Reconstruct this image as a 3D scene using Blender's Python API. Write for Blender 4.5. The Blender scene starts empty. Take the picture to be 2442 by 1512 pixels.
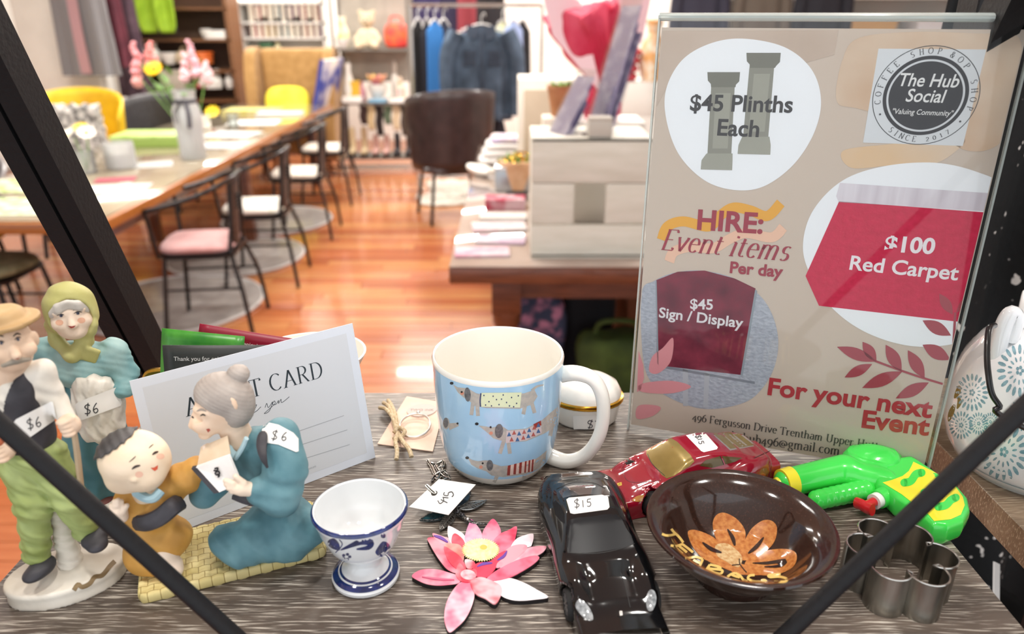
import bpy, bmesh, math, random
import numpy as np
from mathutils import Vector, Matrix, Euler

R = math.radians
SC = bpy.context.scene
COL = SC.collection

# ------------------------------------------------------------------ camera
CAM_H, CAM_F, CAM_T = 1.60, 1760.0, R(22.4)
cam_data = bpy.data.cameras.new('camera')
cam = bpy.data.objects.new('camera', cam_data)
COL.objects.link(cam)
cam.location = (0, 0, CAM_H)
cam.rotation_euler = (R(90) - CAM_T, 0, 0)
cam_data.sensor_width = 36.0
cam_data.lens = 36.0 * CAM_F / 2442.0
cam_data.clip_start = 0.01
cam_data.dof.use_dof = True
cam_data.dof.focus_distance = 0.50
cam_data.dof.aperture_fstop = 6.2
SC.camera = cam

# ------------------------------------------------------------------ world, lamps, exposure
world = bpy.data.worlds.new('world')
SC.world = world
world.use_nodes = True
bg = world.node_tree.nodes['Background']
bg.inputs[0].default_value = (0.93, 0.96, 1.0, 1)
bg.inputs[1].default_value = 1.25

def ceiling_lamp(x, y, sx, sy, watts, col=(1.0, 0.965, 0.91), z=2.92):
    l = bpy.data.lights.new('ceiling_lamp', 'AREA')
    l.shape = 'RECTANGLE'; l.size = sx; l.size_y = sy; l.energy = watts; l.color = col
    o = bpy.data.objects.new('ceiling_lamp', l); COL.objects.link(o)
    o.location = (x, y, z)
    return o
for lx, ly, lw in ((-3.0, 3.6, 52), (-0.9, 3.6, 54), (1.2, 3.4, 44), (-3.0, 6.6, 62), (-0.9, 6.6, 66), (1.2, 6.4, 58), (-3.0, 9.0, 60), (-0.9, 9.0, 64), (1.4, 9.0, 58)):
    ceiling_lamp(lx, ly, 1.3, 0.22, lw)
for lx, ly, lw in ((-0.75, 0.15, 8), (0.15, 0.05, 9), (0.95, 0.2, 7), (-0.3, 1.3, 8), (0.6, 1.3, 8)):   # shop-window downlights over the display
    ceiling_lamp(lx, ly, 0.16, 0.16, lw)

SC.view_settings.view_transform = 'Standard'
SC.view_settings.look = 'None'
SC.view_settings.exposure = 0.28
SC.view_settings.gamma = 1.0
SC.view_settings.use_curve_mapping = False

# ------------------------------------------------------------------ helpers
rnd = random.Random(7)
cT, sT = math.cos(CAM_T), math.sin(CAM_T)

def W(px, py, z=None, y=None):
    """World point seen at a pixel of the photograph, on a level z or at a distance y."""
    u, v = (px - 1221) / CAM_F, (py - 756) / CAM_F
    d = Vector((u, cT - v * sT, -sT - v * cT))
    t = (z - CAM_H) / d.z if z is not None else y / d.y
    return Vector((0, 0, CAM_H)) + d * t

def lin(c):
    if isinstance(c, str):
        c = [int(c[i:i + 2], 16) / 255 for i in (0, 2, 4)]
    return tuple(((x + 0.055) / 1.055) ** 2.4 if x > 0.04045 else x / 12.92 for x in c[:3]) + (1.0,)

_mats = {}
def mat(name, col, rough=0.5, metal=0.0, col2=None, scale=20.0, stretch=(1, 1, 1), detail=4.0, lo=0.35, hi=0.65,
        bump=0.0, bscale=None, coat=0.0, trans=0.0, ior=1.45, spec=0.5, emit=0.0, sub=0.0, sheen=0.0, wave=False, alpha=1.0):
    if name in _mats: return _mats[name]
    m = bpy.data.materials.new(name); m.use_nodes = True; _mats[name] = m
    nt = m.node_tree; b = nt.nodes['Principled BSDF']
    def S(k, v):
        if k in b.inputs: b.inputs[k].default_value = v
    S('Base Color', lin(col)); S('Roughness', rough); S('Metallic', metal); S('IOR', ior)
    S('Specular IOR Level', spec); S('Coat Weight', coat); S('Coat Roughness', 0.04); S('Transmission Weight', trans)
    S('Sheen Weight', sheen); S('Alpha', alpha)
    if sub: S('Subsurface Weight', sub); b.inputs['Subsurface Radius'].default_value = (0.004, 0.003, 0.002); S('Subsurface Scale', 0.5)
    if emit: b.inputs['Emission Color'].default_value = lin(col); S('Emission Strength', emit)
    if col2 is not None or bump:
        tc = nt.nodes.new('ShaderNodeTexCoord'); mp = nt.nodes.new('ShaderNodeMapping')
        mp.inputs['Scale'].default_value = stretch
        nt.links.new(tc.outputs['Object'], mp.inputs['Vector'])
        if wave:
            n = nt.nodes.new('ShaderNodeTexWave'); n.inputs['Scale'].default_value = scale; n.inputs['Distortion'].default_value = detail
        else:
            n = nt.nodes.new('ShaderNodeTexNoise'); n.inputs['Scale'].default_value = scale; n.inputs['Detail'].default_value = detail
        nt.links.new(mp.outputs[0], n.inputs['Vector'])
        if col2 is not None:
            r = nt.nodes.new('ShaderNodeValToRGB')
            r.color_ramp.elements[0].position = lo; r.color_ramp.elements[0].color = lin(col)
            r.color_ramp.elements[1].position = hi; r.color_ramp.elements[1].color = lin(col2)
            nt.links.new(n.outputs['Fac'], r.inputs[0]); nt.links.new(r.outputs[0], b.inputs['Base Color'])
        if bump:
            n2 = n
            if bscale:
                n2 = nt.nodes.new('ShaderNodeTexNoise'); n2.inputs['Scale'].default_value = bscale
                nt.links.new(mp.outputs[0], n2.inputs['Vector'])
            bp = nt.nodes.new('ShaderNodeBump'); bp.inputs['Strength'].default_value = bump; bp.inputs['Distance'].default_value = 0.002
            nt.links.new(n2.outputs['Fac'], bp.inputs['Height']); nt.links.new(bp.outputs[0], b.inputs['Normal'])
    return m

class MB:
    """Collects shapes into one mesh."""
    def __init__(s): s.v = []; s.f = []
    def add(s, vs, fs, M=None):
        o = len(s.v)
        s.v += [tuple(M @ Vector(v)) if M else tuple(v) for v in vs]
        s.f += [[i + o for i in f] for f in fs]
        return s
    def box(s, c, d, M=None, rz=0, r=0, seg=2):
        if r:
            bm = bmesh.new(); bmesh.ops.create_cube(bm, size=1)
            for v in bm.verts: v.co = Vector((v.co.x * d[0], v.co.y * d[1], v.co.z * d[2]))
            bmesh.ops.bevel(bm, geom=bm.edges[:], offset=min(r, min(d) * .49), segments=seg, profile=.5, affect='EDGES')
            bm.verts.index_update(); vs = [v.co.copy() for v in bm.verts]; fs = [[v.index for v in f.verts] for f in bm.faces]; bm.free()
        else:
            vs = [Vector((x * d[0] / 2, y * d[1] / 2, z * d[2] / 2)) for x in (-1, 1) for y in (-1, 1) for z in (-1, 1)]
            fs = [[0, 1, 3, 2], [4, 6, 7, 5], [0, 4, 5, 1], [2, 3, 7, 6], [0, 2, 6, 4], [1, 5, 7, 3]]
        T = Matrix.Translation(c) @ Matrix.Rotation(rz, 4, 'Z')
        return s.add([T @ v for v in vs], fs, M)
    def tube(s, pts, r, n=8, closed=False, M=None, sq=1.0, up=None):
        P = [Vector(p) for p in pts]; k = len(P)
        rs = r if isinstance(r, (list, tuple)) else [r] * k
        vs = []; nrm = None
        for i in range(k):
            if closed: t = P[(i + 1) % k] - P[i - 1]
            else: t = P[min(i + 1, k - 1)] - P[max(i - 1, 0)]
            t = t.normalized() if t.length > 1e-12 else Vector((0, 0, 1))
            if nrm is None:
                a = Vector(up) if up else (Vector((0, 0, 1)) if abs(t.z) < .9 else Vector((1, 0, 0)))
                nrm = a
            nrm = nrm - t * nrm.dot(t)
            nrm = nrm.normalized() if nrm.length > 1e-9 else t.orthogonal().normalized()
            bn = t.cross(nrm)
            for j in range(n):
                a = 2 * math.pi * (j + .5) / n
                vs.append(P[i] + (nrm * math.cos(a) * sq + bn * math.sin(a)) * rs[i])
        fs = []
        for i in range(k if closed else k - 1):
            for j in range(n):
                a, b = i * n + j, i * n + (j + 1) % n
                c, d = ((i + 1) % k) * n + j, ((i + 1) % k) * n + (j + 1) % n
                fs.append([a, b, d, c])
        if not closed: fs += [list(range(n))[::-1], list(range((k - 1) * n, k * n))]
        return s.add(vs, fs, M)
    def lathe(s, prof, n=48, c=(0, 0, 0), M=None, sx=1, sy=1):
        vs, fs, rows = [], [], []
        for (r, z) in prof:
            if abs(r) < 1e-9: rows.append([len(vs)]); vs.append(Vector((c[0], c[1], c[2] + z)))
            else:
                rows.append(list(range(len(vs), len(vs) + n)))
                vs += [Vector((c[0] + r * sx * math.cos(2 * math.pi * j / n), c[1] + r * sy * math.sin(2 * math.pi * j / n), c[2] + z)) for j in range(n)]
        for a, b in zip(rows, rows[1:]):
            for j in range(n):
                q = [a[j % len(a)], a[(j + 1) % len(a)], b[(j + 1) % len(b)], b[j % len(b)]]
                q = list(dict.fromkeys(q))
                if len(q) > 2: fs.append(q)
        return s.add(vs, fs, M)
    def prism(s, poly, z0, z1, M=None):
        n = len(poly)
        vs = [(x, y, z0) for x, y in poly] + [(x, y, z1) for x, y in poly]
        fs = [list(range(n))[::-1], list(range(n, 2 * n))] + [[i, (i + 1) % n, n + (i + 1) % n, n + i] for i in range(n)]
        return s.add([Vector(v) for v in vs], fs, M)
    def flat(s, poly, z=0.0, M=None):
        return s.add([Vector((x, y, z)) for x, y in poly], [list(range(len(poly)))], M)
    def grid(s, fn, nu, nv, cu=False, cv=False, M=None):
        vs = [Vector(fn(i / (nu if cu else nu - 1), j / (nv if cv else nv - 1))) for i in range(nu) for j in range(nv)]
        fs = []
        for i in range(nu if cu else nu - 1):
            for j in range(nv if cv else nv - 1):
                a, b = i, (i + 1) % nu; c, d = j, (j + 1) % nv
                fs.append([a * nv + c, b * nv + c, b * nv + d, a * nv + d])
        return s.add(vs, fs, M)
    def ribbon(s, pts, w, z=0.0, M=None):
        """A flat pen stroke in the xy plane; w a number or a list."""
        P = [Vector((p[0], p[1], 0)) for p in pts]; k = len(P); vs = []
        for i in range(k):
            t = (P[min(i + 1, k - 1)] - P[max(i - 1, 0)]); t = t.normalized() if t.length else Vector((1, 0, 0))
            nn = Vector((-t.y, t.x, 0)); ww = (w[i] if isinstance(w, (list, tuple)) else w) / 2
            vs += [P[i] + nn * ww + Vector((0, 0, z)), P[i] - nn * ww + Vector((0, 0, z))]
        return s.add(vs, [[2 * i, 2 * i + 1, 2 * i + 3, 2 * i + 2] for i in range(k - 1)], M)
    def ball(s, c, r, n=10, M=None):
        rr = r if isinstance(r, (tuple, list)) else (r, r, r)
        def f(u, v):
            a, b = 2 * math.pi * u, math.pi * v
            return (c[0] + rr[0] * math.sin(b) * math.cos(a), c[1] + rr[1] * math.sin(b) * math.sin(a), c[2] + rr[2] * math.cos(b))
        return s.grid(f, n * 2, n, cu=True, M=M)
    def mesh(s, name, ang=35):
        me = bpy.data.meshes.new(name); me.from_pydata(s.v, [], s.f)
        if ang:
            me.polygons.foreach_set('use_smooth', [True] * len(me.polygons))
            me.set_sharp_from_angle(angle=R(ang))
        me.update(); return me
    def build(s, name, m, parent=None, ang=35, fix=True, weld=False):
        me = s.mesh(name, ang)
        if fix:
            bm = bmesh.new(); bm.from_mesh(me)
            if weld: bmesh.ops.remove_doubles(bm, verts=bm.verts, dist=1e-6)
            bmesh.ops.recalc_face_normals(bm, faces=bm.faces); bm.to_mesh(me); bm.free()
        return obj(name, me, m, parent)

def obj(name, me, m, parent=None):
    o = bpy.data.objects.new(name, me); COL.objects.link(o)
    if m is not None:
        me.materials.clear(); me.materials.append(m)
    if parent is not None: o.parent = parent
    return o

def tag(o, label, cat, group=None, kind=None):
    if label: o['label'] = label
    if cat: o['category'] = cat
    if group: o['group'] = group
    if kind: o['kind'] = kind
    return o

def thing(name, label, cat, loc=(0, 0, 0), rz=0.0, group=None):
    o = bpy.data.objects.new(name, None); COL.objects.link(o)
    o.empty_display_size = 0.02; o.location = loc; o.rotation_euler = (0, 0, rz)
    return tag(o, label, cat, group)

def dup(root, loc, rz=None, label=None):
    def cp(o, par):
        c = o.copy(); COL.objects.link(c); c.parent = par
        for ch in o.children: cp(ch, c)
        return c
    c = cp(root, None); c.location = loc
    if rz is not None: c.rotation_euler = (0, 0, rz)
    if label: c['label'] = label
    return c

def TR(x=0, y=0, z=0, rx=0, ry=0, rz=0, s=1):
    return Matrix.Translation((x, y, z)) @ Euler((rx, ry, rz)).to_matrix().to_4x4() @ Matrix.Scale(s, 4)

def arc(cx, cy, r, a0, a1, n=12, ry=None):
    return [(cx + r * math.cos(R(a0 + (a1 - a0) * i / n)), cy + (ry or r) * math.sin(R(a0 + (a1 - a0) * i / n))) for i in range(n + 1)]

def spline(pts, n=8, closed=False):
    """Catmull-Rom through the points."""
    P = [Vector(p) for p in pts]; k = len(P); out = []
    for i in range(k if closed else k - 1):
        a = P[i - 1] if (i or closed) else P[0]; b = P[i]; c = P[(i + 1) % k]; d = P[(i + 2) % k] if (closed or i + 2 < k) else P[-1]
        for j in range(n):
            t = j / n
            out.append(.5 * ((2 * b) + (c - a) * t + (2 * a - 5 * b + 4 * c - d) * t * t + (3 * b - a - 3 * c + d) * t ** 3))
    if not closed: out.append(P[-1])
    return out
def spl2(pts, n=8, closed=False): return [(p.x, p.y) for p in spline([(a, b, 0) for a, b in pts], n, closed)]

# ---- lettering: filled type from Blender's built-in face
def text_mb(body, size, bold=0.0, shear=0.0, align='LEFT', space=1.0, sx=1.0):
    cu = bpy.data.curves.new('t', 'FONT'); cu.body = body; cu.size = size; cu.offset = bold * size; cu.shear = shear
    cu.align_x = align; cu.space_character = space; cu.resolution_u = 4
    o = bpy.data.objects.new('t', cu); COL.objects.link(o)
    dg = bpy.context.evaluated_depsgraph_get(); me = o.evaluated_get(dg).to_mesh()
    mb = MB(); mb.add([Vector((v.co.x * sx, v.co.y, 0)) for v in me.vertices], [list(p.vertices) for p in me.polygons])
    o.evaluated_get(dg).to_mesh_clear(); bpy.data.objects.remove(o); bpy.data.curves.remove(cu)
    return mb

# ---- lettering: broad-nib serif pen strokes (x advance, strokes); cap height 1
def _a(cx, cy, rx, ry, a0, a1, n=14): return [(cx + rx * math.cos(R(a0 + (a1 - a0) * i / n)), cy + ry * math.sin(R(a0 + (a1 - a0) * i / n))) for i in range(n + 1)]
def _sf(x, y, w=.12): return [(x - w, y), (x + w, y)]
GL = {
 'A': (.78, [[(.08, 0), (.38, 1)], [(.38, 1), (.68, 0)], [(.18, .35), (.58, .35)], _sf(.08, 0), _sf(.68, 0)]),
 'C': (.8, [_a(.42, .5, .34, .5, 45, 315)]),
 'D': (.82, [[(.16, 0), (.16, 1)], [(.16, 1), (.36, 1)] + _a(.36, .5, .38, .5, 90, -90) + [(.16, 0)], _sf(.12, 0, .09), _sf(.12, 1, .09)]),
 'E': (.66, [[(.16, 0), (.16, 1)], [(.08, 1), (.56, 1), (.56, .88)], [(.16, .52), (.46, .52)], [(.08, 0), (.58, 0), (.58, .14)]]),
 'F': (.62, [[(.16, 0), (.16, 1)], [(.08, 1), (.56, 1), (.56, .86)], [(.16, .52), (.46, .52)], _sf(.16, 0)]),
 'H': (.86, [[(.18, 0), (.18, 1)], [(.66, 0), (.66, 1)], [(.18, .52), (.66, .52)], _sf(.18, 0), _sf(.66, 0), _sf(.18, 1), _sf(.66, 1)]),
 'I': (.4, [[(.2, 0), (.2, 1)], _sf(.2, 0), _sf(.2, 1)]),
 'N': (.86, [[(.16, 0), (.16, 1)], [(.16, 1), (.68, 0)], [(.68, 0), (.68, 1)], _sf(.16, 0), _sf(.68, 1)]),
 'O': (.88, [_a(.44, .5, .36, .5, 90, 450, 24)]),
 'P': (.66, [[(.16, 0), (.16, 1)], [(.16, 1), (.34, 1)] + _a(.34, .74, .24, .26, 90, -90) + [(.16, .48)], _sf(.16, 0), _sf(.12, 1, .08)]),
 'R': (.76, [[(.16, 0), (.16, 1)], [(.16, 1), (.34, 1)] + _a(.34, .75, .24, .25, 90, -90) + [(.16, .5)], [(.36, .5), (.66, 0)], _sf(.16, 0), _sf(.12, 1, .08), _sf(.68, 0, .07)]),
 'S': (.62, [_a(.3, .75, .2, .25, 40, 260) + _a(.3, .25, .22, .25, 80, -140)]),
 'T': (.7, [[(.35, 0), (.35, 1)], [(.04, .86), (.04, 1), (.66, 1), (.66, .86)], _sf(.35, 0)]),
 'U': (.84, [[(.16, 1), (.16, .3)] + _a(.4, .3, .24, .3, 180, 360) + [(.64, 1)], _sf(.16, 1), _sf(.64, 1)]),
 'a': (.54, [_a(.28, .5, .16, .18, 150, 0) + [(.44, .08), (.52, .02)], _a(.26, .19, .17, .19, 60, 330)]),
 'b': (.6, [[(.14, 1.05), (.14, .03)], _a(.32, .33, .2, .33, 140, -140), _sf(.09, 1.05, .06)]),
 'c': (.52, [_a(.3, .33, .21, .33, 50, 310)]),
 'e': (.54, [[(.1, .38), (.48, .38)] + _a(.29, .36, .19, .31, 5, 180) + _a(.3, .33, .2, .33, 180, 315)]),
 'g': (.56, [_a(.26, .45, .16, .21, 90, 450, 18), [(.2, .24), (.14, .14), (.24, .05), (.4, .03)] + _a(.28, -.16, .2, .16, 60, -230), [(.38, .6), (.5, .66)]]),
 'h': (.64, [[(.14, 0), (.14, 1.05)], [(.14, .44)] + _a(.32, .46, .17, .2, 140, 0) + [(.49, 0)], _sf(.14, 0, .09), _sf(.49, 0, .09), _sf(.09, 1.05, .06)]),
 'i': (.32, [[(.16, 0), (.16, .66)], _sf(.16, 0, .1), _sf(.11, .66, .06), [(.16, .86), (.16, .95)]]),
 'l': (.32, [[(.16, 0), (.16, 1.05)], _sf(.16, 0, .1), _sf(.11, 1.05, .06)]),
 'm': (.94, [[(.14, 0), (.14, .66)], [(.14, .44)] + _a(.3, .47, .14, .19, 140, 0) + [(.44, 0)], [(.44, .44)] + _a(.61, .47, .15, .19, 140, 0) + [(.76, 0)], _sf(.14, 0, .08), _sf(.44, 0, .08), _sf(.76, 0, .08)]),
 'n': (.64, [[(.14, 0), (.14, .66)], [(.14, .44)] + _a(.32, .47, .17, .19, 140, 0) + [(.49, 0)], _sf(.14, 0, .09), _sf(.49, 0, .09), _sf(.09, .66, .06)]),
 'o': (.58, [_a(.29, .33, .21, .33, 90, 450, 20)]),
 'p': (.6, [[(.14, -.32), (.14, .66)], _a(.32, .33, .2, .33, 140, -140), _sf(.14, -.32, .1), _sf(.09, .66, .06)]),
 'r': (.46, [[(.14, 0), (.14, .66)], [(.14, .42)] + _a(.32, .5, .16, .15, 150, 50), _sf(.14, 0, .1), _sf(.09, .66, .06)]),
 's': (.46, [_a(.23, .49, .14, .165, 40, 260) + _a(.23, .165, .15, .165, 80, -140)]),
 't': (.4, [[(.17, .85), (.17, .16)] + _a(.29, .14, .12, .13, 190, 310), [(.04, .64), (.34, .64)]]),
 'u': (.64, [[(.14, .66), (.14, .22)] + _a(.3, .2, .16, .2, 180, 340), [(.48, .66), (.48, 0)], _sf(.1, .66, .06), _sf(.44, .66, .06), _sf(.52, 0, .06)]),
 'v': (.56, [[(.06, .66), (.28, 0)], [(.28, 0), (.5, .66)], _sf(.08, .66, .07), _sf(.48, .66, .07)]),
 'w': (.78, [[(.06, .66), (.22, 0)], [(.22, 0), (.39, .62)], [(.39, .62), (.55, 0)], [(.55, 0), (.72, .66)], _sf(.08, .66, .07), _sf(.7, .66, .07)]),
 'x': (.56, [[(.06, .66), (.5, 0)], [(.06, 0), (.5, .66)]]),
 'y': (.58, [[(.08, .66), (.3, 0)], [(.52, .66), (.22, -.25), (.1, -.3)], _sf(.08, .66, .07)]),
 '0': (.6, [_a(.3, .36, .22, .36, 90, 450, 20)]),
 '1': (.42, [[(.1, .6), (.22, .72), (.22, 0)], _sf(.22, 0, .12)]),
 '2': (.56, [_a(.27, .5, .18, .22, 170, -30) + [(.06, 0), (.5, 0)]]),
 '7': (.54, [[(.06, .7), (.5, .7), (.2, -.1)]]),
 '4': (.6, [[(.4, -.2), (.4, .7), (.05, .12), (.56, .12)]]),
 '6': (.58, [[(.44, 1.0), (.2, .8), (.09, .42)] + _a(.3, .3, .21, .3, 180, -180, 18)]),
 '9': (.58, [_a(.29, .42, .21, .28, 0, 360, 18) + [(.48, .2), (.34, -.1), (.14, -.24)]]),
 '@': (.9, [_a(.44, .34, .15, .18, 60, 400, 16) + [(.62, .2), (.74, .26)] + _a(.44, .36, .36, .4, -10, 300, 20)]),
 '&': (.8, [[(.7, .02), (.5, .1), (.2, .62)] + _a(.32, .8, .15, .18, 200, -20) + [(.3, .5)] + _a(.3, .25, .22, .25, 100, 330) + [(.66, .5)]]),
 '.': (.3, [[(.12, 0), (.12, .1)]]), ' ': (.34, []),
}
def serif_mb(body, size, thick=.13, thin=.05, shear=0.0, track=0.0, z=0.0, thickfn=None):
    mb = MB(); x = 0.0
    for ch in body:
        adv, strokes = GL.get(ch, (.5, []))
        for st in strokes:
            pts = []
            for (a, b), (c, d) in zip(st, st[1:]):
                for j in range(2): pts.append((a + (c - a) * j / 2, b + (d - b) * j / 2))
            pts.append(st[-1]); ws = []
            for i in range(len(pts)):
                p, q = pts[max(i - 1, 0)], pts[min(i + 1, len(pts) - 1)]
                dx, dy = q[0] - p[0], q[1] - p[1]; L = math.hypot(dx, dy) or 1
                ws.append((thin + (thick - thin) * (abs(dy) / L) ** 1.5) * size)
            mb.ribbon([((x + a + shear * b) * size, b * size) for a, b in pts], ws, z)
        x += adv + track
    mb.width = x * size
    return mb

# ---- handwriting for price stickers (unit height 1)
HW = {'$': (.75, [[(.6, .82), (.35, .92), (.12, .74), (.3, .52), (.58, .34), (.42, .1), (.06, .14)], [(.46, 1.08), (.26, -.12)]]),
      '6': (.7, [[(.5, 1.0), (.22, .66), (.1, .28), (.28, .02), (.54, .2), (.44, .46), (.14, .34)]]),
      '1': (.32, [[(.16, .95), (.14, .02)]]),
      '5': (.7, [[(.62, .92), (.2, .9)], [(.2, .9), (.16, .55), (.44, .56), (.54, .26), (.34, .02), (.06, .1)]]),
      '3': (.6, [[(.1, .88), (.4, .94), (.44, .68), (.2, .54), (.5, .38), (.4, .06), (.06, .08)]]),
      '0': (.6, [[(.3, .95), (.1, .5), (.3, .02), (.52, .5), (.3, .95)]])}
def hand_mb(body, size, w=.09, z=0.0, center=True):
    mb = MB(); x = 0; tot = sum(HW[c][0] for c in body)
    for ch in body:
        adv, sts = HW[ch]
        for st in sts:
            p = spl2(st, 5) if len(st) > 2 else st
            mb.ribbon([((x + a - (tot / 2 if center else 0)) * size, (b - .45) * size) for a, b in p], w * size, z)
        x += adv
    return mb
def xform(mb, M):
    mb.v = [tuple(M @ Vector(v)) for v in mb.v]; return mb

# ---- smooth sculpted shapes: signed distances meshed with surface nets
def ell(P, c, r, rot=None):
    p = P - np.asarray(c, np.float32)
    if rot is not None: p = p @ np.array(Euler([R(a) for a in rot]).to_matrix(), np.float32)
    r = np.array(r, np.float32); k0 = np.sqrt(((p / r) ** 2).sum(-1)); k1 = np.sqrt(((p / r ** 2) ** 2).sum(-1)) + 1e-9
    return k0 * (k0 - 1) / k1
def cap(P, a, b, ra, rb=None):
    rb = ra if rb is None else rb
    a, b = np.asarray(a, np.float32), np.asarray(b, np.float32); d = b - a
    t = np.clip(((P - a) @ d) / (d @ d + 1e-12), 0, 1)
    return np.sqrt(((P - a - t[..., None] * d) ** 2).sum(-1)) - (ra + (rb - ra) * t)
def rbx(P, c, h, r, rot=None):
    p = P - np.array(c, float)
    if rot is not None: p = p @ np.array(Euler([R(a) for a in rot]).to_matrix())
    q = np.abs(p) - (np.array(h, float) - r)
    return np.sqrt((np.maximum(q, 0) ** 2).sum(-1)) + np.minimum(q.max(-1), 0) - r
def su(a, b, k):
    h = np.clip(.5 + .5 * (b - a) / k, 0, 1); return b + (a - b) * h - k * h * (1 - h)
def ss(a, b, k):
    """a minus b, softly."""
    return -su(-a, b, k)
def chain(P, pts, rs, k=2.0):
    d = None
    for (a, b, ra, rb) in zip(pts, pts[1:], rs, rs[1:]):
        e = cap(P, a, b, ra, rb); d = e if d is None else su(d, e, k)
    return d
def folds(P, amp, freq, ph=0.0, ax=(1, .3, .2)):
    q = P @ np.array(ax, np.float32)
    return amp * np.sin(q * freq + ph + 1.3 * np.sin(P[..., 2] * freq * .35))
def sdf(fn, lo, hi, step, scale=.001):
    lo, hi = np.array(lo, float), np.array(hi, float); n = np.ceil((hi - lo) / step).astype(int) + 1
    ax = [lo[i] + step * np.arange(n[i]) for i in range(3)]
    P = np.stack(np.meshgrid(*ax, indexing='ij'), -1).astype(np.float32); D = fn(P)
    ins = D < 0; C = np.zeros(tuple(n - 1)); acc = np.zeros(tuple(n - 1) + (3,))
    idx = np.indices(tuple(n - 1)).transpose(1, 2, 3, 0).astype(float)
    cs = [(i, j, k) for i in (0, 1) for j in (0, 1) for k in (0, 1)]
    sl = lambda A, o: A[o[0]:n[0] - 1 + o[0], o[1]:n[1] - 1 + o[1], o[2]:n[2] - 1 + o[2]]
    for a in cs:
        for d in range(3):
            if a[d] == 0:
                b = list(a); b[d] = 1
                da, db = sl(D, a), sl(D, b); x = (da < 0) != (db < 0)
                t = np.where(x, da / np.where(x, da - db, 1), 0)
                p = np.array(a, float) + np.zeros(tuple(n - 1) + (3,)); p[..., d] += t
                acc += np.where(x[..., None], p, 0); C += x
    on = C > 0; vid = -np.ones(tuple(n - 1), int); vid[on] = np.arange(on.sum())
    V = (idx[on] + acc[on] / C[on][:, None]) * step + lo
    F = []
    for d in range(3):
        e, f = (d + 1) % 3, (d + 2) % 3
        A = [slice(1, n[i] - 1) for i in range(3)]; B = list(A)
        A[d] = slice(0, n[d] - 1); B[d] = slice(1, n[d])
        x = ins[tuple(A)] != ins[tuple(B)]; ii = np.argwhere(x)
        if not len(ii): continue
        off = np.array([1, 1, 1]); off[d] = 0; ii = ii + off
        fl = ins[tuple(A)][x]
        def g(de, df):
            q = ii.copy(); q[:, e] -= de; q[:, f] -= df; return vid[q[:, 0], q[:, 1], q[:, 2]]
        q = np.stack([g(0, 0), g(1, 0), g(1, 1), g(0, 1)], 1)
        q = np.where(fl[:, None], q, q[:, ::-1]); F.append(q)
    F = np.concatenate(F); F = F[(F >= 0).all(1)]
    return V * scale, F
def sdf_obj(name, fn, lo, hi, step, m, parent=None, scale=.001):
    V, F = sdf(fn, lo, hi, step, scale)
    me = bpy.data.meshes.new(name); me.from_pydata(V.tolist(), [], F.tolist())
    me.polygons.foreach_set('use_smooth', [True] * len(me.polygons)); me.update()
    return obj(name, me, m, parent)
def hit(fn, p, d, n=60):
    """March from p along d to the surface of fn; returns the point."""
    p = np.array(p, float); d = np.array(d, float); d /= np.linalg.norm(d)
    for _ in range(n): p = p + d * float(fn(p[None])[0]) * .8
    return p
def decal(fn, outline, p, d, up, lift=.15, n=None):
    """Lay a flat outline (mm) onto a sculpted surface by projecting it along d."""
    d = Vector(d).normalized(); u = Vector(up); x = u.cross(-d).normalized(); y = (-d).cross(x)
    return [Vector(hit(fn, Vector(p) + x * a + y * b - d * 12, d)) - d * lift for a, b in outline]
def decal_mb(fn, outline, p, d, up, lift=.15, scale=.001, mb=None):
    pts = decal(fn, [(0, 0)] + list(outline), p, d, up, lift); n = len(outline); mb = mb or MB()
    cx = sum(a for a, b in outline) / n; cy = sum(b for a, b in outline) / n
    pts[0] = decal(fn, [(cx, cy)], p, d, up, lift)[0]
    return mb.add([q * scale for q in pts], [[0, 1 + i, 1 + (i + 1) % n] for i in range(n)])
def oval(rx, ry, n=14, cx=0, cy=0, rot=0):
    c, s = math.cos(R(rot)), math.sin(R(rot)); o = []
    for i in range(n):
        a = 2 * math.pi * i / n; x, y = rx * math.cos(a), ry * math.sin(a); o.append((cx + x * c - y * s, cy + x * s + y * c))
    return o
def brush(pts, w):
    """Outline of a tapered brush stroke."""
    P = spl2(pts, 4); k = len(P); up, dn = [], []
    for i, (x, y) in enumerate(P):
        q, p = P[min(i + 1, k - 1)], P[max(i - 1, 0)]; dx, dy = q[0] - p[0], q[1] - p[1]; L = math.hypot(dx, dy) or 1
        ww = w * (.12 + .88 * math.sin(math.pi * (i + .3) / k)) / 2
        up.append((x - dy / L * ww, y + dx / L * ww)); dn.append((x + dy / L * ww, y - dx / L * ww))
    return up + dn[::-1]
def leaf(L, w, n=9, tip=1.0):
    up = [(L * i / n, w / 2 * math.sin(math.pi * (i / n) ** tip)) for i in range(n + 1)]
    return up + [(x, -y) for x, y in up[-2:0:-1]]
def rrect(w, h, r, n=5, jit=0):
    o = []
    for cx, cy, a in ((w / 2 - r, h / 2 - r, 0), (-w / 2 + r, h / 2 - r, 90), (-w / 2 + r, -h / 2 + r, 180), (w / 2 - r, -h / 2 + r, 270)):
        o += arc(cx, cy, r, a, a + 90, n)
    return o

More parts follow.
